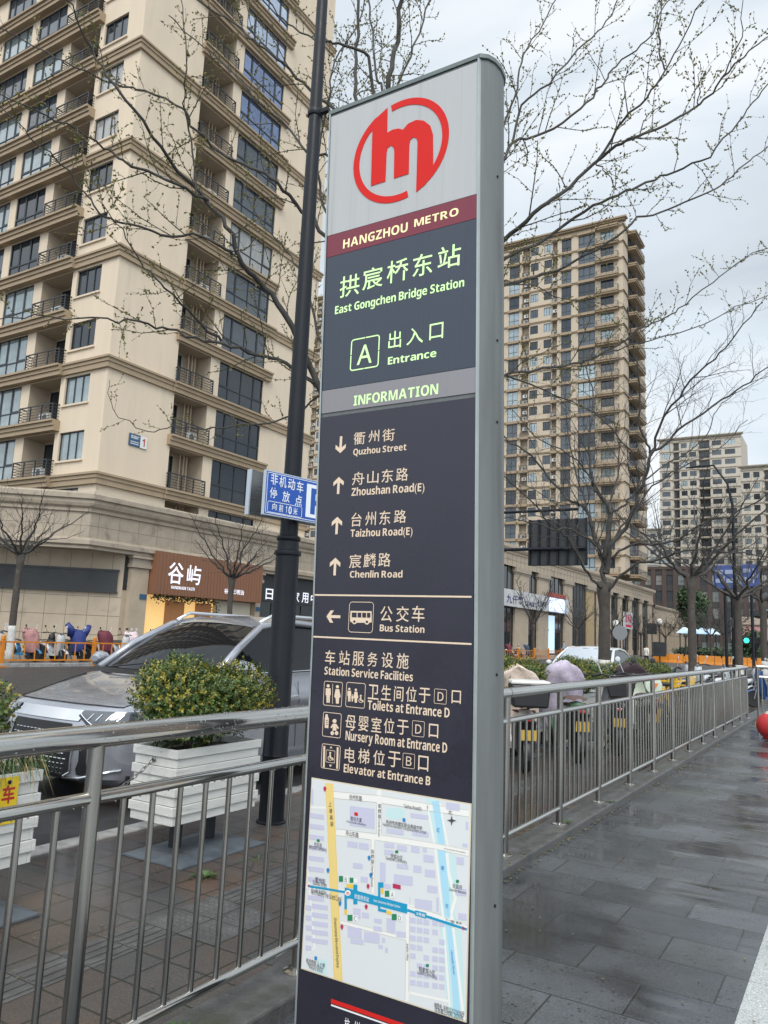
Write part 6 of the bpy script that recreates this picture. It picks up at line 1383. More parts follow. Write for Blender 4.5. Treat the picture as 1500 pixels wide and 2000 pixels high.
for xx in (-7.6, -2.4): b = MB(); b.tube([(xx, 91, 0), (xx, 91, 5.2)], .12, 8); b.build('post', BLACK_METAL, tc_)
flush_windows()
# ---- podium 2 with its colonnade -------------------------------------------
p2_ = thing('shop_podium', 'long two storey stone shop podium with columns under the beige tower', 'building', (-33, 112, 0)); ZT = 11.9
b = MB(); sweep(b, [(-60, 70), (-32, 70), (-32, 148.3), (-52, 148.3)], [(0, 9.6), (.0, 10.9), (.12, 10.95), (.12, 11.1), (.35, 11.3), (.45, 11.5), (.45, 11.8), (.2, 11.9), (-3, 11.95)]); b.build('cornice', STONE, p2_, angle=20)
b = MB(); b.quad((-32.42, 70, 0), (-32.42, 148.3, 0), (-32.42, 148.3, 9.7), (-32.42, 70, 9.7)); b.quad((-33.6, 70, 9.62), (-33.6, 148.3, 9.62), (-32, 148.3, 9.62), (-32, 70, 9.62)); b.quad((-32.3, 148.29, 0), (-50, 148.29, 0), (-50, 148.29, 9.7), (-32.3, 148.29, 9.7)); b.build('shop_glazing', SHG, p2_, fix=False)
cols2 = [(70.5, 72.2), (73.5, 75.6), (80.7, 84.8), (88, 91.5), (97.7, 100.9), (107.6, 111.0), (112.6, 113.4), (115.4, 117.2), (118.6, 120.0), (124.6, 126.6), (131.3, 133.0), (138.6, 140.4), (145.2, 148.0)]
for k, (ya, yb) in enumerate(cols2):
    b = MB(); b.box(-32.9, ya, 0, -32.12, yb, 8.9); b.box(-32.9, ya-.12, 0, -32.0, yb+.12, .8); c = b.build('column', STONE if k != 5 else mat('ochre_column', (.36, .27, .15), .8, var=.08, vscale=1), p2_); b = MB(); b.box(-32.9, ya-.1, 8.9, -32.04, yb+.1, 9.1); b.box(-32.9, ya-.25, 9.1, -31.9, yb+.25, 9.61); b.build('capital', STONE2, c)
b = MB()
for y0, y1 in zip([c[1] for c in cols2[:-1]], [c[0] for c in cols2[1:]]):
    n = max(1, int((y1-y0)/1.3))
    if y1-y0 > 9: continue
    for k in range(n+1): yy = y0+(y1-y0)*k/n; b.box(-32.41, yy-.05, 0, -32.36, yy+.05, 9.6)
    b.box(-32.40, y0, 2.9, -32.34, y1, 3.1); b.box(-32.40, y0, 5.0, -32.28, y1, 6.3)
b.build('glazing_bars', DKB, p2_)
b = MB()
for k in range(62): yy = 70.4+k*1.27; b.box(-31.996, yy, 9.62, -31.985, yy+.025, 10.88)
b.box(-31.996, 70, 10.25, -31.986, 148, 10.28); b.build('stone_joints', JOINT, p2_)
b = MB(); b.quad((-32.40, 101, 0), (-32.40, 107.5, 0), (-32.40, 107.5, 9.6), (-32.40, 101, 9.6)); b.build('passage_back', DKB, p2_, fix=False)
sb = thing('shop_banner', 'long white shop banner with dark blue characters and a lit blue end panel', 'shop sign', (-31.9, 75.8, 5.2)); b = MB(); b.box(-31.95, 75.0, 5.15, -31.6, 98, 6.95); b.build('board', mat('banner_white', (.50, .50, .50), .5, var=.06, vscale=.5), sb)
NAVY = mat('navy_lettering', (.03, .035, .13), .5); fy = lambda px, py: onx(px, py, -31.55); c7 = lambda x, y: (960+x/4.4118, 1020+y/4.4118)
def BT(body, l, r, m_=NAVY, bold=.012): a, c = fy(*l), fy(*r); lettering(body, Vector((-31.57, a.y, a.z)), Y_, Z_, c.y-a.y, c.z-a.z, m_, sb, bold)
BT('九仟客', c7(132, 692), c7(275, 640)); BT('LifeMart', c7(296, 718), c7(385, 690)); BT('生活超市', c7(400, 724), c7(476, 690), NAVY, .02)
a, c = fy(*c7(500, 770)), fy(*c7(632, 690)); b = MB(); b.box(-31.6, a.y, 5.25, -31.54, c.y, 6.9); b.build('lit_panel', mat('lit_blue_panel', (.5, .6, .9), .4, emit=(.62, .72, 1.0), estr=1.0), sb); b = MB(); b.box(-31.6, a.y-.6, 6.95, -31.5, c.y+.3, 7.5); b.build('red_top', mat('brick_red', (.30, .06, .04), .6), sb)
a, c = fy(*c7(500, 700)), fy(*c7(560, 800)); b = MB(); b.box(-32.4, 92.3, .2, -32.3, 94.4, 4.8); b.build('lit_shop_window', mat('lit_window', (.5, .6, .65), .4, emit=(.55, .75, .9), estr=.6), p2_)
ps = thing('shop_sign', 'small white sign with pink characters between the stone pillars', 'shop sign', (-31.7, 126.5, 4.6)); b = MB(); b.box(-31.9, 126.2, 4.2, -31.7, 131.6, 6.9); b.build('board', mat('banner_white', (.50, .50, .50)), ps); PINKL = mat('pink_lettering', (.55, .03, .10), .5); lettering('金拱门', Vector((-31.68, 126.8, 5.0)), Y_, Z_, 4.2, 1.4, PINKL, ps, .04) if 0 else lettering('香满源', Vector((-31.68, 126.8, 5.2)), Y_, Z_, 4.2, 1.3, PINKL, ps, .012); b = MB(); b.box(-31.69, 127, 4.5, -31.68, 130.8, 4.9); b.build('small_print', PINKL, ps)
# lower wing past the podium
p3_ = thing('shop_wing', 'single storey stone shop wing past the end of the columned podium', 'building', (-33, 166, 0)); b = MB(); sweep(b, [(-32, 148.6), (-32, 186), (-50, 186)], [(0, 6.2), (0, 8.6), (.2, 8.7), (.35, 9.0), (.35, 9.25), (-2, 9.3)]); b.build('cornice', STONE, p3_, angle=20)
b = MB(); b.quad((-33.2, 148.6, 0), (-33.2, 186, 0), (-33.2, 186, 6.3), (-33.2, 148.6, 6.3)); b.build('shop_glazing', SHG, p3_, fix=False)
for k in range(8): ya = 150+k*5.0; b = MB(); b.box(-33.2, ya, 0, -31.9, ya+1.3, 6.22); b.box(-33.2, ya-.15, 5.7, -31.75, ya+1.45, 6.21); b.build('column', STONE, p3_)
# ---- street furniture further off -------------------------------------------
bsn = thing('road_sign', 'large black road sign seen from behind on long arms right of the pylon', 'road sign', (-8, 22, 0))
A, B_q = ony(1036, 1016, 22), ony(1146, 1104, 22); b = MB(); b.box(A.x, 22, B_q.z, B_q.x, 22.08, A.z); b.build('board', DKB, bsn, bevel=.02)
b = MB(); [b.box(A.x+(B_q.x-A.x)*k/6-.03, 21.93, B_q.z, A.x+(B_q.x-A.x)*k/6+.03, 22.0, A.z) for k in range(7)]; b.box(A.x, 21.9, (A.z*.35+B_q.z*.65)-.05, B_q.x, 21.93, (A.z*.35+B_q.z*.65)+.05); b.build('stiffener', BLACK_METAL, bsn)
zz = A.z*.35+B_q.z*.65; z3 = A.z+.25
b = MB(); b.tube([(A.x-3.6, 21.86, zz), (B_q.x, 21.86, zz)], .05, 8); b.tube([(A.x-3.6, 21.86, z3), (B_q.x-.2, 21.86, z3)], .045, 8); b.build('arm', BLACK_METAL, bsn); b = MB(); b.tube([(A.x-3.6, 21.86, ROAD_Z), (A.x-3.6, 21.86, z3+.6)], .13, 12); b.build('pole', BLACK_METAL, bsn)
def roadsign(label, px0, py0, px1, py1, Y, m_, lines):
    A, C = ony(px0, py0, Y), ony(px1, py1, Y); t = thing('road_sign', label, 'road sign', (A.x, Y, C.z)); b = MB(); b.box(A.x, Y, C.z, C.x, Y+.12, A.z); b.build('board', m_, t, bevel=.05)
    b = MB()
    for (u0, v0, u1, v1) in lines: b.box(A.x+(C.x-A.x)*u0, Y-.03, C.z+(A.z-C.z)*v0, A.x+(C.x-A.x)*u1, Y-.005, C.z+(A.z-C.z)*v1)
    b.build('marking', mat('grey_blue_marking', (.25, .29, .40), .5), t); b = MB(); b.tube([((A.x+C.x)/2, Y+.3, ROAD_Z), ((A.x+C.x)/2, Y+.3, A.z)], .14, 8); b.build('pole', BLACK_METAL, t)  # markings drawn in a muted grey-blue
DB = mat('direction_blue', (.035, .065, .22), .5, var=.1, vscale=1)
roadsign('left of two blue direction signs half hidden by bare branches', 1393, 1104, 1436, 1150, 78, DB, ((.1,.62,.45,.8), (.55,.62,.9,.8), (.1,.25,.4,.42), (.47,.1,.53,.55), (.6,.25,.9,.42)))
roadsign('right of two blue direction signs half hidden by bare branches', 1448, 1102, 1484, 1146, 78, DB, ((.1,.62,.5,.8), (.1,.25,.5,.42), (.62,.15,.7,.8), (.75,.4,.92,.6)))
# traffic light, round lamps, small signs
q = ony(1458, 1251, 95); tl = thing('traffic_light', 'traffic light showing green beneath the far trees', 'traffic light', (q.x, 95, 0)); b = MB(); b.box(q.x-.35, 95, q.z-.4, q.x+1.6, 95.3, q.z+.4); b.build('housing', BLACK_PL, tl, bevel=.08); b = MB(); b.lathe((q.x, 94.96, q.z), [(.05, 0), (.28, .0), (.28, .05)], 16, axis='Y'); b.build('green_lamp', mat('green_signal', (.02, .6, .4), .3, emit=(.05, 1.0, .62), estr=1.6), tl); b = MB(); b.tube([(q.x+.9, 95.2, 0), (q.x+.9, 95.2, q.z+1)], .1, 8); b.build('pole', BLACK_METAL, tl)
def globe(label, px, py, Y, h=0):
    q = onx(px, py, -30.3); t = thing('wall_lamp', label, 'lamp', tuple(q)); b = MB(); R_g = .55; b.lathe(q, [(.1, -R_g)]+[(R_g*math.cos(a), R_g*math.sin(a)) for a in [math.radians(-70+20*k) for k in range(8)]]+[(.08, R_g)], 14); b.build('globe', mat('lamp_globe', (.75, .75, .72), .4), t, smooth=True); b = MB(); b.tube([q-Vector((0, 0, q.z)), q-Vector((0, 0, R_g))], .09, 8); b.build('post', BLACK_METAL, t)
globe('white globe lamp left of the round grey sign', 1203, 1218, 0); globe('white globe lamp before the low stone wing', 1288, 1214, 0)
q = onx(1211, 1236, -26); t = thing('round_sign', 'round grey sign back on a thin post before the pillars', 'sign', tuple(q)); b = MB(); b.lathe(q, [(.02, -.03), (.95, -.03), (.95, .03), (.02, .03)], 24, axis='Y'); b.build('disc', mat('sign_back_grey', (.22, .23, .24), .5), t); b = MB(); b.tube([(q.x, q.y+.05, 0), (q.x, q.y+.05, q.z+1.4)], .08, 8); b.build('post', BLACK_METAL, t)
q = ony(1435, 1217, 60); t = thing('round_sign', 'round dark sign back on a post by the second whitewashed tree', 'sign', tuple(q)); b = MB(); b.lathe(q, [(.02, -.03), (.35, -.03), (.35, .03), (.02, .03)], 20, axis='Y'); b.build('disc', DKB, t); b = MB(); b.tube([(q.x-.15, 60.1, ROAD_Z), (q.x-.15, 60.1, q.z+2.2)], .09, 8); b.build('post', BLACK_METAL, t)
for px, py, X, h, lb in ((1273, 1228, -26, 1.6, 'black square sign back raised on a post beside the stone wing'), (1288, 1268, -18, 1.5, 'black tilted notice board standing low near the walking man')):
    q = onx(px, py, X); t = thing('notice_board', lb, 'notice board', tuple(q)); b = MB(); b.box(q.x-h*.45, q.y, q.z-h*.5, q.x+h*.45, q.y+.1, q.z+h*.5); b.build('board', DKB, t); b = MB(); b.tube([(q.x, q.y+.12, ROAD_Z), (q.x, q.y+.12, q.z)], .07, 6); b.build('post', BLACK_METAL, t)
# red ball-like thing at the right photo edge
q = gz(1508, 1447); t = thing('lantern', 'red rounded lantern lying on the wet plaza at the right edge', 'lantern', (q.x, q.y, 0)); b = MB(); rr = .24; prof = [(.07, .01), (.14, .02)]+[(rr*math.cos(math.radians(a))**.8, 0.25+.21*math.sin(math.radians(a))) for a in range(-60, 70, 12)]+[(.085, .46), (.07, .48)]; n_ = 28; base = len(b.v); rows = []
for r_, z in prof: rows.append([(q.x+r_*(1+.025*math.cos(8*w))*math.cos(w), q.y+r_*(1+.025*math.cos(8*w))*math.sin(w), z) for w in [6.2832*k/n_ for k in range(n_+1)]])
b.grid(rows); b.build('shade', mat('lantern_red', (.46, .025, .03), .55, var=.2, vscale=5, bump=.4, bscale=18), t, smooth=True); b = MB(); b.lathe((q.x, q.y, .43), [(.11, 0), (.11, .015), (.07, .06), (.02, .065)], 20); b.build('cap', mat('lantern_cap', (.55, .45, .35), .5), t)
b = MB(); b.box(q.x-.246, q.y-.08, .26, q.x-.236, q.y+.01, .29); b.box(q.x-.246, q.y-.09, .21, q.x-.236, q.y+.02, .235); b.build('gold_band', mat('gold_mark', (.6, .36, .06), .5), t)
# ---- people ------------------------------------------------------------------
SKIN = mat('skin', (.42, .26, .19), .6)
def person(label, loc, rot, top, legs, hair=(.012, .010, .009), stride=.16):
    t = thing('person', label, 'person', (0, 0, 0)); t.location = (0, 0, 0)
    me = bpy.data.meshes.new('body'); J = {'pel': (0, 0, .92), 'che': (0, .01, 1.32), 'nec': (0, .01, 1.46), 'hed': (0, .03, 1.60), 'top': (0, .02, 1.70)}
    E_ = [('pel', 'che'), ('che', 'nec'), ('nec', 'hed'), ('hed', 'top')]; Rr = {'pel': .135, 'che': .15, 'nec': .055, 'hed': .098, 'top': .075}
    for s, sg in (('l', -1), ('r', 1)):
        f = stride*sg; J.update({'sh'+s: (sg*.17, 0, 1.39), 'el'+s: (sg*.23, -f*.5, 1.12), 'wr'+s: (sg*.22, -f*.9+.10, .92), 'ha'+s: (sg*.21, -f+.13, .83), 'hi'+s: (sg*.09, 0, .86), 'kn'+s: (sg*.10, f*.8+.04, .48), 'an'+s: (sg*.10, f*1.4-.02, .09), 'to'+s: (sg*.115, f*1.4+.15, .04)})
        E_ += [('che', 'sh'+s), ('sh'+s, 'el'+s), ('el'+s, 'wr'+s), ('wr'+s, 'ha'+s), ('pel', 'hi'+s), ('hi'+s, 'kn'+s), ('kn'+s, 'an'+s), ('an'+s, 'to'+s)]
        Rr.update({'sh'+s: .075, 'el'+s: .052, 'wr'+s: .036, 'ha'+s: .035, 'hi'+s: .10, 'kn'+s: .066, 'an'+s: .048, 'to'+s: .04})
    ks = list(J); me.from_pydata([J[k] for k in ks], [(ks.index(a), ks.index(c)) for a, c in E_], []); o = link('body', me, t)
    sk = o.modifiers.new('skin', 'SKIN'); 
    for i, k in enumerate(ks): me.skin_vertices[0].data[i].radius = (Rr[k], Rr[k]*.85); me.skin_vertices[0].data[i].use_root = (k == 'pel')
    su = o.modifiers.new('sub', 'SUBSURF'); su.levels = su.render_levels = 2
    bpy.context.view_layer.update(); m2 = bpy.data.meshes.new_from_object(o.evaluated_get(bpy.context.evaluated_depsgraph_get())); o.modifiers.clear(); o.data = m2
    m2.materials.clear(); [m2.materials.append(x) for x in (mat('cloth_%d%d%d' % tuple(int(c*99) for c in top), top, .85, var=.1, vscale=12), mat('cloth_%d%d%d' % tuple(int(c*99) for c in legs), legs, .85), SKIN, BLACK_PL)]
    for p in m2.polygons:
        c = p.center; p.use_smooth = True
        p.material_index = 2 if c.z > 1.475 or (c.z < .90 and abs(c.x) > .175) else 0 if c.z > .90 else 3 if c.z < .11 else 1
    b = MB(); rows = []
    for k in range(7): a = math.radians(-8+15*k); rows.append([(.108*math.cos(a)*math.cos(w), .012+.115*math.cos(a)*math.sin(w)-(.03 if math.sin(w) < 0 else -.0)*0, 1.615+.115*math.sin(a)) for w in [math.radians(150+240*j/14) for j in range(15)]])
    b.grid(rows); b.build('hair', mat('hair_dark', hair, .6), t, smooth=True)
    b = MB(); b.lathe((0, .135, 1.60), [(.006, -.02), (.016, -.012), (.010, .03)], 8); b.build('nose', SKIN, t)
    t.location = loc; t.rotation_euler.z = rot
    return t
q = onx(1262, 1262, -14.0); person('person in a white jacket and dark trousers walking away by the orange fence', (q.x, q.y, ROAD_Z), -.3, (.62, .59, .54), (.02, .02, .024))
q = onx(1101, 1246, -26.5); person('person in a pale blue vest standing near the wide dark passage', (q.x, q.y, .0), 2.2, (.30, .36, .48), (.03, .03, .05))
q = gz(1500, 1345); person('person in dark clothes cut by the right photo edge at the gate railing', (-1.3, 26.5, 0), .4, (.03, .022, .024), (.018, .018, .02))
# ================================================================== trees
BARK = mat('bark', (.055, .046, .038), .85, var=.4, vscale=9, bump=.8, bscale=35, dirt=((.10, .095, .085), 4, .6)); BARK2 = mat('branch_bark', (.044, .040, .035), .8, var=.45, vscale=7, dirt=((.14, .13, .115), 3.2, .60)); LIME = mat('lime_wash', (.52, .51, .47), .85, var=.25, vscale=9, dirt=((.16, .13, .10), 9, .57))
BUD = mat('leaf_bud', (.36, .32, .12), .6, var=.3, vscale=30); BUDG = mat('leaf_bud_green', (.20, .23, .08), .6, var=.3, vscale=30)
def crom(P, n=5):
    out = []
    for i in range(len(P)-1):
        a, b_, c, d = P[max(i-1, 0)], P[i], P[i+1], P[min(i+2, len(P)-1)]
        for k in range(n):
            t = k/n; out.append(.5*((2*b_)+(c-a)*t+(2*a-5*b_+4*c-d)*t*t+(3*b_-a-3*c+d)*t*t*t))
    out.append(P[-1]); return out
class Crown:
    def __init__(s, seed): s.R = random.Random(seed); s.b = MB(); s.buds = MB()
    def bud(s, p, d, L):
        R = s.R; d = (d+Vector((R.gauss(0, .6), R.gauss(0, .6), R.gauss(0, .6)))).normalized(); q = d.orthogonal().normalized(); q2 = d.cross(q); w = L*.34; s.buds.cur = 0 if R.random() < .65 else 1
        m_ = p+d*L*.45; e_ = p+d*L
        for a, c in ((q, q2), (q2, -q), (-q, -q2), (-q2, q)): s.buds.poly([p, m_+a*w, e_]) ; s.buds.poly([p, e_, m_+c*w])
    def limb(s, P, r0, r1, sides=7, jit=.0):
        n = len(P); C = crom(P, 4) if n > 2 else P; k = len(C); rad = [r0+(r1-r0)*(i/(k-1))**.8 for i in range(k)]
        if jit: C = [c+Vector((s.R.gauss(0, jit), s.R.gauss(0, jit), s.R.gauss(0, jit))) if 0 < i < k-1 else c for i, c in enumerate(C)]
        s.b.tube(C, rad, sides, caps=False); return C, rad
    def twigs(s, C, rad, spacing, length, level, up=.25, buds=0., start=.12, minr=.0016, view=None, budL=.02):
        R = s.R; L = 0; tot = sum((C[i+1]-C[i]).length for i in range(len(C)-1)); nxt = tot*start+spacing*R.random()
        side = R.uniform(0, 6.28)
        for i in range(len(C)-1):
            seg = C[i+1]-C[i]; sl_ = seg.length
            while nxt < L+sl_:
                t = (nxt-L)/sl_; p = C[i]+seg*t; d = seg.normalized(); f = nxt/tot
                side += 2.4+R.gauss(0, .5); q = d.orthogonal().normalized(); q2 = d.cross(q); per = q*math.cos(side)+q2*math.sin(side)
                dr = (d*R.uniform(.45, .9)+per*R.uniform(.6, 1.0)+Vector((0, 0, up))).normalized(); ln = length*R.uniform(.5, 1.25)*(1.15-.6*f); rr = max(minr, min(rad[i]*.5, ln*.011))
                pts = [p]; cd = dr
                for k in range(4): cd = (cd+Vector((R.gauss(0, .16), R.gauss(0, .16), R.gauss(.06, .14)))).normalized(); pts.append(pts[-1]+cd*ln/4)
                rd = [rr, rr*.85, rr*.7, rr*.55, max(minr*.7, rr*.35)]
                s.b.tube(pts, rd, 4 if rr > .006 else 3, caps=False)
                if level > 0: s.twigs(pts, rd, max(.05, spacing*.55), ln*.5, level-1, up, buds, .2, minr, None, budL)
                if buds and level <= 1:
                    nb = int(ln/buds)
                    for k in range(nb):
                        u = R.uniform(.15, 1)*4; j = min(3, int(u)); s.bud(pts[j].lerp(pts[j+1], u-j), cd, budL*R.uniform(.6, 1.3))
                nxt += spacing*R.uniform(.6, 1.4)
            L += sl_
    def finish(s, root, buds=True):
        c = s.b.build('crown', BARK2, root, smooth=True, fix=False)
        if s.buds.v: s.buds.build('leaf_buds', [BUD, BUDG], c, fix=False)
def trunk(root, x, y, z0, z1, r0, r1, white=0., lean=(0, 0), fork=None):
    pts = []; rad = []; n = 10; R = random.Random(int(x*10+y*7))
    for k in range(n+1):
        f = k/n; pts.append(Vector((x+lean[0]*f+R.gauss(0, r0*.06), y+lean[1]*f+R.gauss(0, r0*.06), z0+(z1-z0)*f))); rad.append((r0+(r1-r0)*f)*(1+.35*max(0, 1-f*7))*(1+.55*max(0, f-.86)/.14 if fork else 1)*(1+.05*R.gauss(0, 1)))
    b = MB(); b.tube(pts, rad, 14); t = b.build('trunk', BARK, root, smooth=True)
    if white:
        b = MB(); k = max(2, int(n*white/(z1-z0))+1); b.tube([p for p in pts[:k]]+[pts[k-1].lerp(pts[k], .4)], [q+.005 for q in rad[:k]]+[rad[k]+.005], 14); b.build('lime_wash', LIME, t, smooth=True)
    return pts[-1]
# ---- the near tree: trunk behind the pylon, limbs read off the photograph ----
NX, NY = -4.25, 7.6; NDEP = Vector((NX, NY, 2)).dot(fwd)-EYEP.dot(fwd)
nt_ = thing('street_tree', 'bare budding street tree behind the pylon whose long branches cross the whole sky', 'tree', (NX, NY, 0), 'street trees along the near pavement')
top = trunk(nt_, NX, NY, 0, 2.75, .15, .13, 1.15, fork=1)
cw = Crown(21)
NEAR = [ # (photo pixels, depth change to the tip, px widths, from fork?)
 ([(640,800),(571,639),(517,562),(472,517),(445,441),(391,378),(315,288),(243,193),(189,117),(148,36),(120,-40)], -2.2, 17, 3, 1),
 ([(640,770),(571,720),(517,697),(450,675),(396,666),(333,643),(270,630),(180,621),(67,619),(-20,622)], -1.5, 11, 3, 1),
 ([(463,500),(441,486),(396,463),(315,459),(238,436),(193,414),(153,360),(108,310),(45,252),(-20,180)], -2.4, 8, 2.5, 0),
 ([(405,392),(387,382),(256,319),(216,297),(148,252),(67,216),(-20,170)], -2.6, 8, 3, 0),
 ([(690,520),(630,450),(590,410),(540,355),(490,328),(432,297),(373,243),(355,211),(283,180),(225,166),(157,135),(90,103),(-20,40)], -1.0, 11, 3, 1),
 ([(740,300),(660,218),(604,175),(552,126),(507,88),(465,50),(413,20),(360,-20)], .6, 10, 4, 1),
 ([(720,110),(660,83),(629,80),(586,63),(541,25),(505,-20)], .3, 8, 3, 1),
 ([(690,360),(645,306),(600,297),(552,238),(512,209),(476,166),(435,126),(395,90),(330,30)], 1.2, 8, 3, 1),
 ([(383,383),(373,270),(362,205),(364,110),(352,-10)], -1.6, 5, 2.5, 0),
 ([(640,760),(563,817),(477,830),(400,838),(338,832),(286,841),(221,800),(214,742)], -.8, 6, 1.5, 1),
 ([(432,666),(378,621),(324,562),(280,520),(240,450),(190,390)], -1.9, 7, 2, 0),
 ([(640,700),(617,640),(600,560),(570,500),(540,470),(500,420),(470,350)], 1.5, 8, 2, 1),
 ([(640,420),(618,330),(640,200),(655,120),(700,40),(720,-30)], .8, 7, 3, 1),
 ([(700,300),(697,185),(697,100),(701,-20)], 1.0, 11, 8, 1), ([(750,320),(745,180),(735,145),(727,60),(718,-20)], 2.0, 8, 5, 1), ([(755,420),(757,180),(772,100),(785,0),(792,-40)], -.3, 15, 11, 1), ([(765,250),(775,170),(800,110),(835,20),(850,-30)], 1.6, 7, 4, 1),
 ([(890,560),(979,477),(1042,418),(1093,378),(1163,319),(1214,279),(1280,253),(1364,205),(1408,154),(1463,99),(1520,60)], -1.2, 13, 3, 1),
 ([(880,570),(979,510),(1067,466),(1141,411),(1207,381),(1262,356),(1317,334),(1386,304),(1441,238),(1478,191),(1520,140)], -.4, 10, 3, 1),
 ([(860,640),(979,561),(1042,543),(1104,521),(1185,473),(1247,429),(1302,411),(1372,381),(1419,352),(1471,308),(1520,270)], .5, 9, 3, 1),
 ([(900,430),(979,323),(1001,279),(1064,260),(1133,213),(1177,165),(1203,125),(1254,88),(1284,40),(1310,-10)], .9, 9, 3, 1),
 ([(1001,279),(1020,205),(1071,161),(1141,84),(1185,44),(1214,-20)], 1.0, 7, 3, 0), ([(930,400),(979,271),(1009,172),(1023,106),(1060,48),(1090,-20)], 1.8, 7, 3, 1),
 ([(1163,319),(1207,253),(1262,191),(1298,136),(1335,73),(1380,-20)], -1.0, 7, 3, 0), ([(1298,136),(1287,81),(1293,-10)], -.9, 4, 3, 0), ([(1364,205),(1366,170),(1368,125)], -1.2, 3, 2, 0), ([(1408,154),(1445,81),(1452,-10)], -1.3, 4, 2, 0),
 ([(1163,319),(1190,340),(1205,372)], -.7, 4, 2, 0), ([(979,561),(1038,557),(1097,583),(1159,594),(1215,600)], .6, 4, 1.5, 0),
 ([(850,760),(978,733),(1055,722),(1139,705),(1195,680),(1247,645),(1300,620),(1339,594),(1405,539),(1471,495),(1520,480)], 1.2, 8, 2, 1),
 ([(978,733),(1034,750),(1100,778),(1150,800),(1210,830)], 1.6, 6, 2, 0), ([(1139,705),(1183,690),(1247,671),(1353,642),(1441,601),(1510,570)], 1.9, 5, 2, 0)]
fork = Vector((NX, NY, 2.65)); DEPTHS = {}
for px, dz, w0, w1, fk in NEAR:
    n = len(px); d0 = NDEP+.0; P = []
    cum = [0]
    for a, c in zip(px[:-1], px[1:]): cum.append(cum[-1]+math.hypot(c[0]-a[0], c[1]-a[1]))
    st = 0 if fk else None
    if not fk:   # starts on an earlier limb: take the depth of the closest stored point
        st = min(DEPTHS.items(), key=lambda kv: (kv[0][0]-px[0][0])**2+(kv[0][1]-px[0][1])**2)[1]-NDEP
    for i, (x, y) in enumerate(px):
        f = cum[i]/cum[-1]; dd = NDEP+st+(dz-st)*f+.12*math.sin(i*1.9+w0); P.append(ondepth(x, y, dd)); 
    for i in range(n-1):
        for k in range(6): t = k/6; DEPTHS[(px[i][0]*(1-t)+px[i+1][0]*t, px[i][1]*(1-t)+px[i+1][1]*t)] = (P[i].lerp(P[i+1], t)-EYEP).dot(fwd)
    ra, rb = w0*NDEP/F_PX*.5*.78, w1*(NDEP+dz)/F_PX*.5*.68
    if fk:
        mid = fork.lerp(P[0], .55)+Vector((0, 0, .35)) if P[0].z > 3 else fork.lerp(P[0], .5); s.b if 0 else None
        C0, r_0 = cw.limb([fork, mid, P[0]], max(ra*1.5, .03), ra, 8)
    C, rad = cw.limb(P, ra, rb, 7 if w0 > 6 else 5, jit=.012)
    lv = 1
    cw.twigs(C, rad, .175 if w0 > 4 else .13, .62 if w0 > 6 else .40, lv, up=.22, buds=.033, start=.06, minr=.0015, budL=.025)
cw.finish(nt_)
# ---- second tree: whitewashed trunk beyond the railing, limbs read off the photograph ----
TX, TY = -4.3, 15.55; TDEP = (Vector((TX, TY, 2))-EYEP).dot(fwd)
t2_ = thing('street_tree', 'bare street tree with whitewashed foot and wide limbs beyond the railing', 'tree', (TX, TY, 0), 'street trees along the near pavement')
top = trunk(t2_, TX, TY, 0, 2.75, .125, .105, 1.22, fork=1); cw = Crown(33)
T2L = [([(1182,1150),(1160,1133),(1139,1104),(1119,1070),(1101,1045),(1073,1020),(1040,980),(985,930)], -1.5, 9, 3), ([(1182,1100),(1162,1063),(1114,1036),(1082,1034),(1035,1020),(985,1012)], -1.9, 7, 2.5), ([(1182,1140),(1174,1083),(1157,1030),(1143,995),(1118,978),(1083,946),(1038,890),(985,855),(930,790)], 1.0, 15, 3),
 ([(1183,1120),(1185,1065),(1192,1002),(1178,974),(1160,953),(1157,929),(1150,860),(1158,780),(1140,700)], 1.6, 20, 3), ([(1186,1120),(1192,1069),(1223,1030),(1248,967),(1258,939),(1272,890),(1300,866),(1338,832),(1410,781),(1464,745),(1520,705)], -1.0, 15, 3), ([(1272,890),(1264,868),(1248,820),(1247,736),(1237,680),(1225,600)], -.6, 8, 3), ([(1270,885),(1299,814),(1350,745),(1395,700),(1440,650),(1490,590)], -1.6, 8, 2.5),
 ([(1192,1002),(1220,985),(1248,946),(1240,905),(1223,872),(1178,820),(1100,778),(1040,770)], .8, 8, 2), ([(1195,1090),(1230,1064),(1314,1060),(1332,1048),(1368,1024),(1440,1000),(1520,950)], -2.0, 8, 3), ([(1186,1155),(1239,1105),(1284,1093),(1332,1078),(1356,1076),(1430,1080),(1520,1088)], -1.8, 9, 3), ([(1200,1054),(1239,1000),(1290,940),(1340,910),(1400,880),(1460,820)], 1.2, 7, 2),
 ([(1174,1083),(1140,1040),(1100,1000),(1050,960),(1000,940)], 1.6, 5, 2), ([(1157,1030),(1120,900),(1105,800),(1090,700)], 1.8, 6, 2), ([(1192,1002),(1210,900),(1200,800),(1190,690)], 2.0, 6, 2), ([(1258,939),(1330,890),(1380,850),(1400,800),(1440,760)], 1.0, 5, 2), ([(1178,974),(1130,900),(1060,860),(1000,800)], 0, 6, 2)]
for px, dz, w0, w1 in T2L:
    cum = [0]
    for a, c in zip(px[:-1], px[1:]): cum.append(cum[-1]+math.hypot(c[0]-a[0], c[1]-a[1]))
    P = [ondepth(x, y, TDEP+dz*(cum[i]/cum[-1])**1.2) for i, (x, y) in enumerate(px)]
    C, rad = cw.limb(P, w0*TDEP/F_PX*.5*.68, w1*TDEP/F_PX*.5*.68, 7, jit=.02); cw.twigs(C, rad, .24, 1.15, 2 if w0 > 7 else 1, up=.22, buds=0, start=.15, minr=.0026)
cw.finish(t2_)
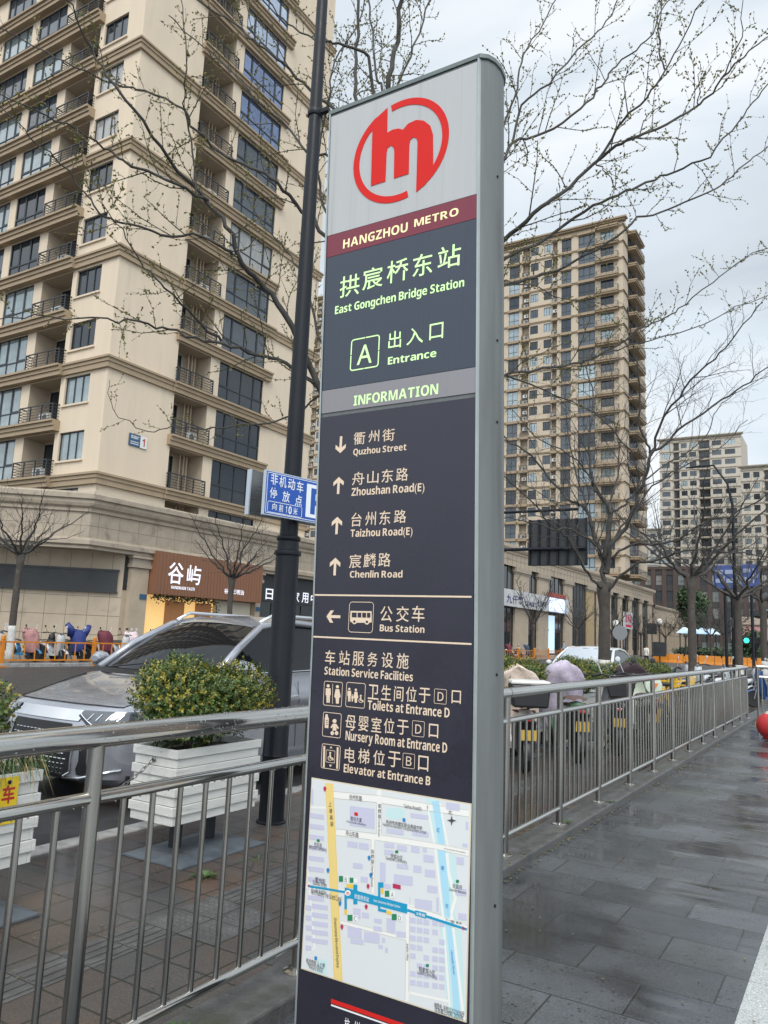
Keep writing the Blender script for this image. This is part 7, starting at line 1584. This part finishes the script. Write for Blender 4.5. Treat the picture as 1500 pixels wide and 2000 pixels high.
# ---- further trees of the row, and the small ones across the street ------------
def bare_tree(label, x, y, zf, r, spread, height, n, seed, group, white=0., z0=0., minr=.0042, level=2, length=1.6, spacing=.62, droop=0.):
    t = thing('street_tree', label, 'tree', (x, y, z0), group); top = trunk(t, x, y, z0, zf, r, r*.85, white, fork=1); c = Crown(seed); R = c.R
    for k in range(n):
        a = 6.283*k/n+R.gauss(0, .25); s_ = spread*R.uniform(.6, 1.1); h = height*R.uniform(.45, 1.1); p0 = Vector((top.x, top.y, zf-.1)); dr = Vector((math.cos(a), math.sin(a), 0))
        P = [p0, p0+dr*s_*.22+Vector((0, 0, h*.18)), p0+dr*s_*.5+Vector((R.gauss(0, .1), R.gauss(0, .1), h*.45)), p0+dr*s_*.8+Vector((0, 0, h*.72)), p0+dr*s_*1.05+Vector((0, 0, h))]
        C, rad = c.limb(P, r*.45, minr*1.4, 6, jit=.03); c.twigs(C, rad, spacing, length, level, up=.3, start=.12, minr=minr)
    c.finish(t)
G4 = 'street trees along the near pavement'
bare_tree('pollarded bare tree with whitewashed foot, second beyond the railing', -4.3, 25.2, 3.7, .13, 3.6, 3.2, 9, 5, G4, 1.1)
bare_tree('pollarded bare tree with whitewashed foot, third beyond the railing', -4.3, 36.1, 3.75, .16, 4.4, 3.8, 9, 6, G4, 1.1, minr=.006, spacing=.75, length=1.9)
bare_tree('pollarded bare tree at the right photo edge, fourth beyond the railing', -4.3, 46.5, 4.2, .19, 4.6, 4.4, 8, 7, G4, 1.1, minr=.008, spacing=.85, length=2.0)
G5 = 'small bare trees across the street'
bare_tree('small bare tree with whitewashed trunk at the left photo edge across the street', -24.9, 16.35, 3.75, .125, 2.3, 2.3, 10, 9, G5, 1.25, level=1, length=1.3, spacing=.40, minr=.006)
bare_tree('small bare tree in front of the brown shop sign', -25.3, 27.6, 3.9, .14, 2.7, 2.9, 11, 10, G5, 1.2, level=1, length=1.5, spacing=.40, minr=.007)
for k, (x, y, sd_, lb) in enumerate(((-27.5, 74, 41, 'small bare tree before the left end of the white shop banner'), (-27.5, 88, 42, 'small bare tree before the lit panel of the white banner'), (-27.5, 103, 43, 'small bare tree before the wide dark passage'), (-27.5, 119, 44, 'small bare tree before the pillars left of the pink lettered sign'), (-27, 134, 45, 'small bare tree at the far end of the columned podium'))):
    bare_tree(lb, x, y, 3.2, .16, 3.0, 4.2, 7, sd_, G5, 0, minr=.016, level=1, length=2.0, spacing=.6)
for k, (px, Y, lb) in enumerate(((1390, 120, 'bare tree in the mass of twigs before the dark office block, nearest the second trunk'), (1415, 105, 'bare tree in front of the pink fascia'), (1340, 135, 'bare tree before the evergreen and the dark block'))):
    q = ony(px, 1290, Y); bare_tree(lb, q.x, Y, 3.4, .16, 3.6, 4.4, 7, 60+k, 'bare trees at the far end of the street', 0, minr=.02, level=1, length=2.4, spacing=.6)
# evergreen and low hedge at the end of the street
LF = [mat('evergreen_leaf', (.022, .045, .016), .6, var=.4, vscale=2), mat('evergreen_leaf_light', (.045, .075, .022), .6, var=.4, vscale=2)]
def leafy(name, label, cat, cx_, cy_, z0, z1, w, n, leaf, seed, trunk_z=None):
    R = random.Random(seed); t = thing(name, label, cat, (cx_, cy_, 0)); b = MB(); lumps = [(R.uniform(-.6, .6)*w, R.uniform(-.4, .4)*w, R.uniform(.25, .8), R.uniform(.3, .55)) for _ in range(9)]
    for lx, ly, lz, lr in lumps:
        for i in range(n//9):
            d = Vector((R.gauss(0, 1), R.gauss(0, 1), R.gauss(0, 1))).normalized(); p = Vector((cx_+lx+d.x*lr*w*R.uniform(.7, 1.1), cy_+ly+d.y*lr*w, z0+(z1-z0)*(lz+d.z*lr*.55*R.uniform(.7, 1.1)))); q = Vector((R.gauss(0, 1), R.gauss(0, 1), R.gauss(0, .6))).normalized(); s_ = q.orthogonal().normalized()*leaf*.5; b.cur = 1 if R.random() < .3+.3*d.z else 0; b.poly([p, p+q*leaf*.5+s_, p+q*leaf, p+q*leaf*.5-s_])
    b.build('crown' if trunk_z is not None else 'foliage', LF, t, fix=False)
    if trunk_z is not None: b = MB(); b.tube([(cx_, cy_, 0), (cx_+.2, cy_, z0+(z1-z0)*.4)], [.22, .12], 8); b.build('trunk', BARK, t)
q = ony(1352, 1188, 150); leafy('evergreen_tree', 'rounded dark evergreen tree before the dark office block', 'tree', q.x, 150, q.z-4, q.z+3.6, 3.4, 3600, .5, 3, 1)
q = ony(1462, 1243, 110); leafy('evergreen_shrub', 'rounded green shrub behind the green traffic light', 'shrub', q.x, 110, 0.2, q.z+1.0, 2.0, 1600, .35, 5)
q = ony(1355, 1282, 140); leafy('evergreen_shrub', 'long low green hedge mound behind the orange barriers', 'shrub', q.x+2, 140, 0, 1.9, 5, 2600, .35, 6)
# pale canopies lit blue at the end of the street
lc = thing('market_canopy', 'row of pale lit canopies low behind the far trunks', 'canopy', (-22, 130, 0)); A, B_q = ony(1328, 1228, 130), ony(1398, 1240, 130)
b = MB(); [b.prism([(-1.1, 0), (1.1, 0), (0, .9)], lambda u, v, d: (A.x+(B_q.x-A.x)*(k+.5)/4+u, d, B_q.z+v+.1), 129, 132) for k in range(4)]; b.build('roof', mat('canopy_cloth', (.45, .55, .65), .6, emit=(.55, .75, 1.0), estr=.45), lc)
b = MB(); [b.tube([(A.x+(B_q.x-A.x)*k/4, 130, 0), (A.x+(B_q.x-A.x)*k/4, 130, B_q.z+.1)], .08, 6) for k in range(5)]; b.build('posts', BLACK_METAL, lc)
# street lamp arm far down
sl2 = thing('lamp_post', 'curved street lamp arm reaching over the far trees', 'lamp post', (-5.2, 60, 0)); q = ony(1430, 960, 60); e_ = ony(1345, 915, 60); b = MB(); b.tube([(q.x, 60, 0), (q.x, 60, q.z-1), (q.x-.3, 60, q.z+.6), (q.x-1.2, 60, e_.z+.1), tuple(e_+Vector((.8, 0, .1)))], [.14, .10, .08, .07, .06], 10); b.build('post', BLACK_METAL, sl2, smooth=True); b = MB(); b.tube([e_+Vector((.8, 0, .1)), e_+Vector((-.2, 0, .05))], [.10, .06], 8); b.build('lamp_head', BLACK_METAL, sl2)
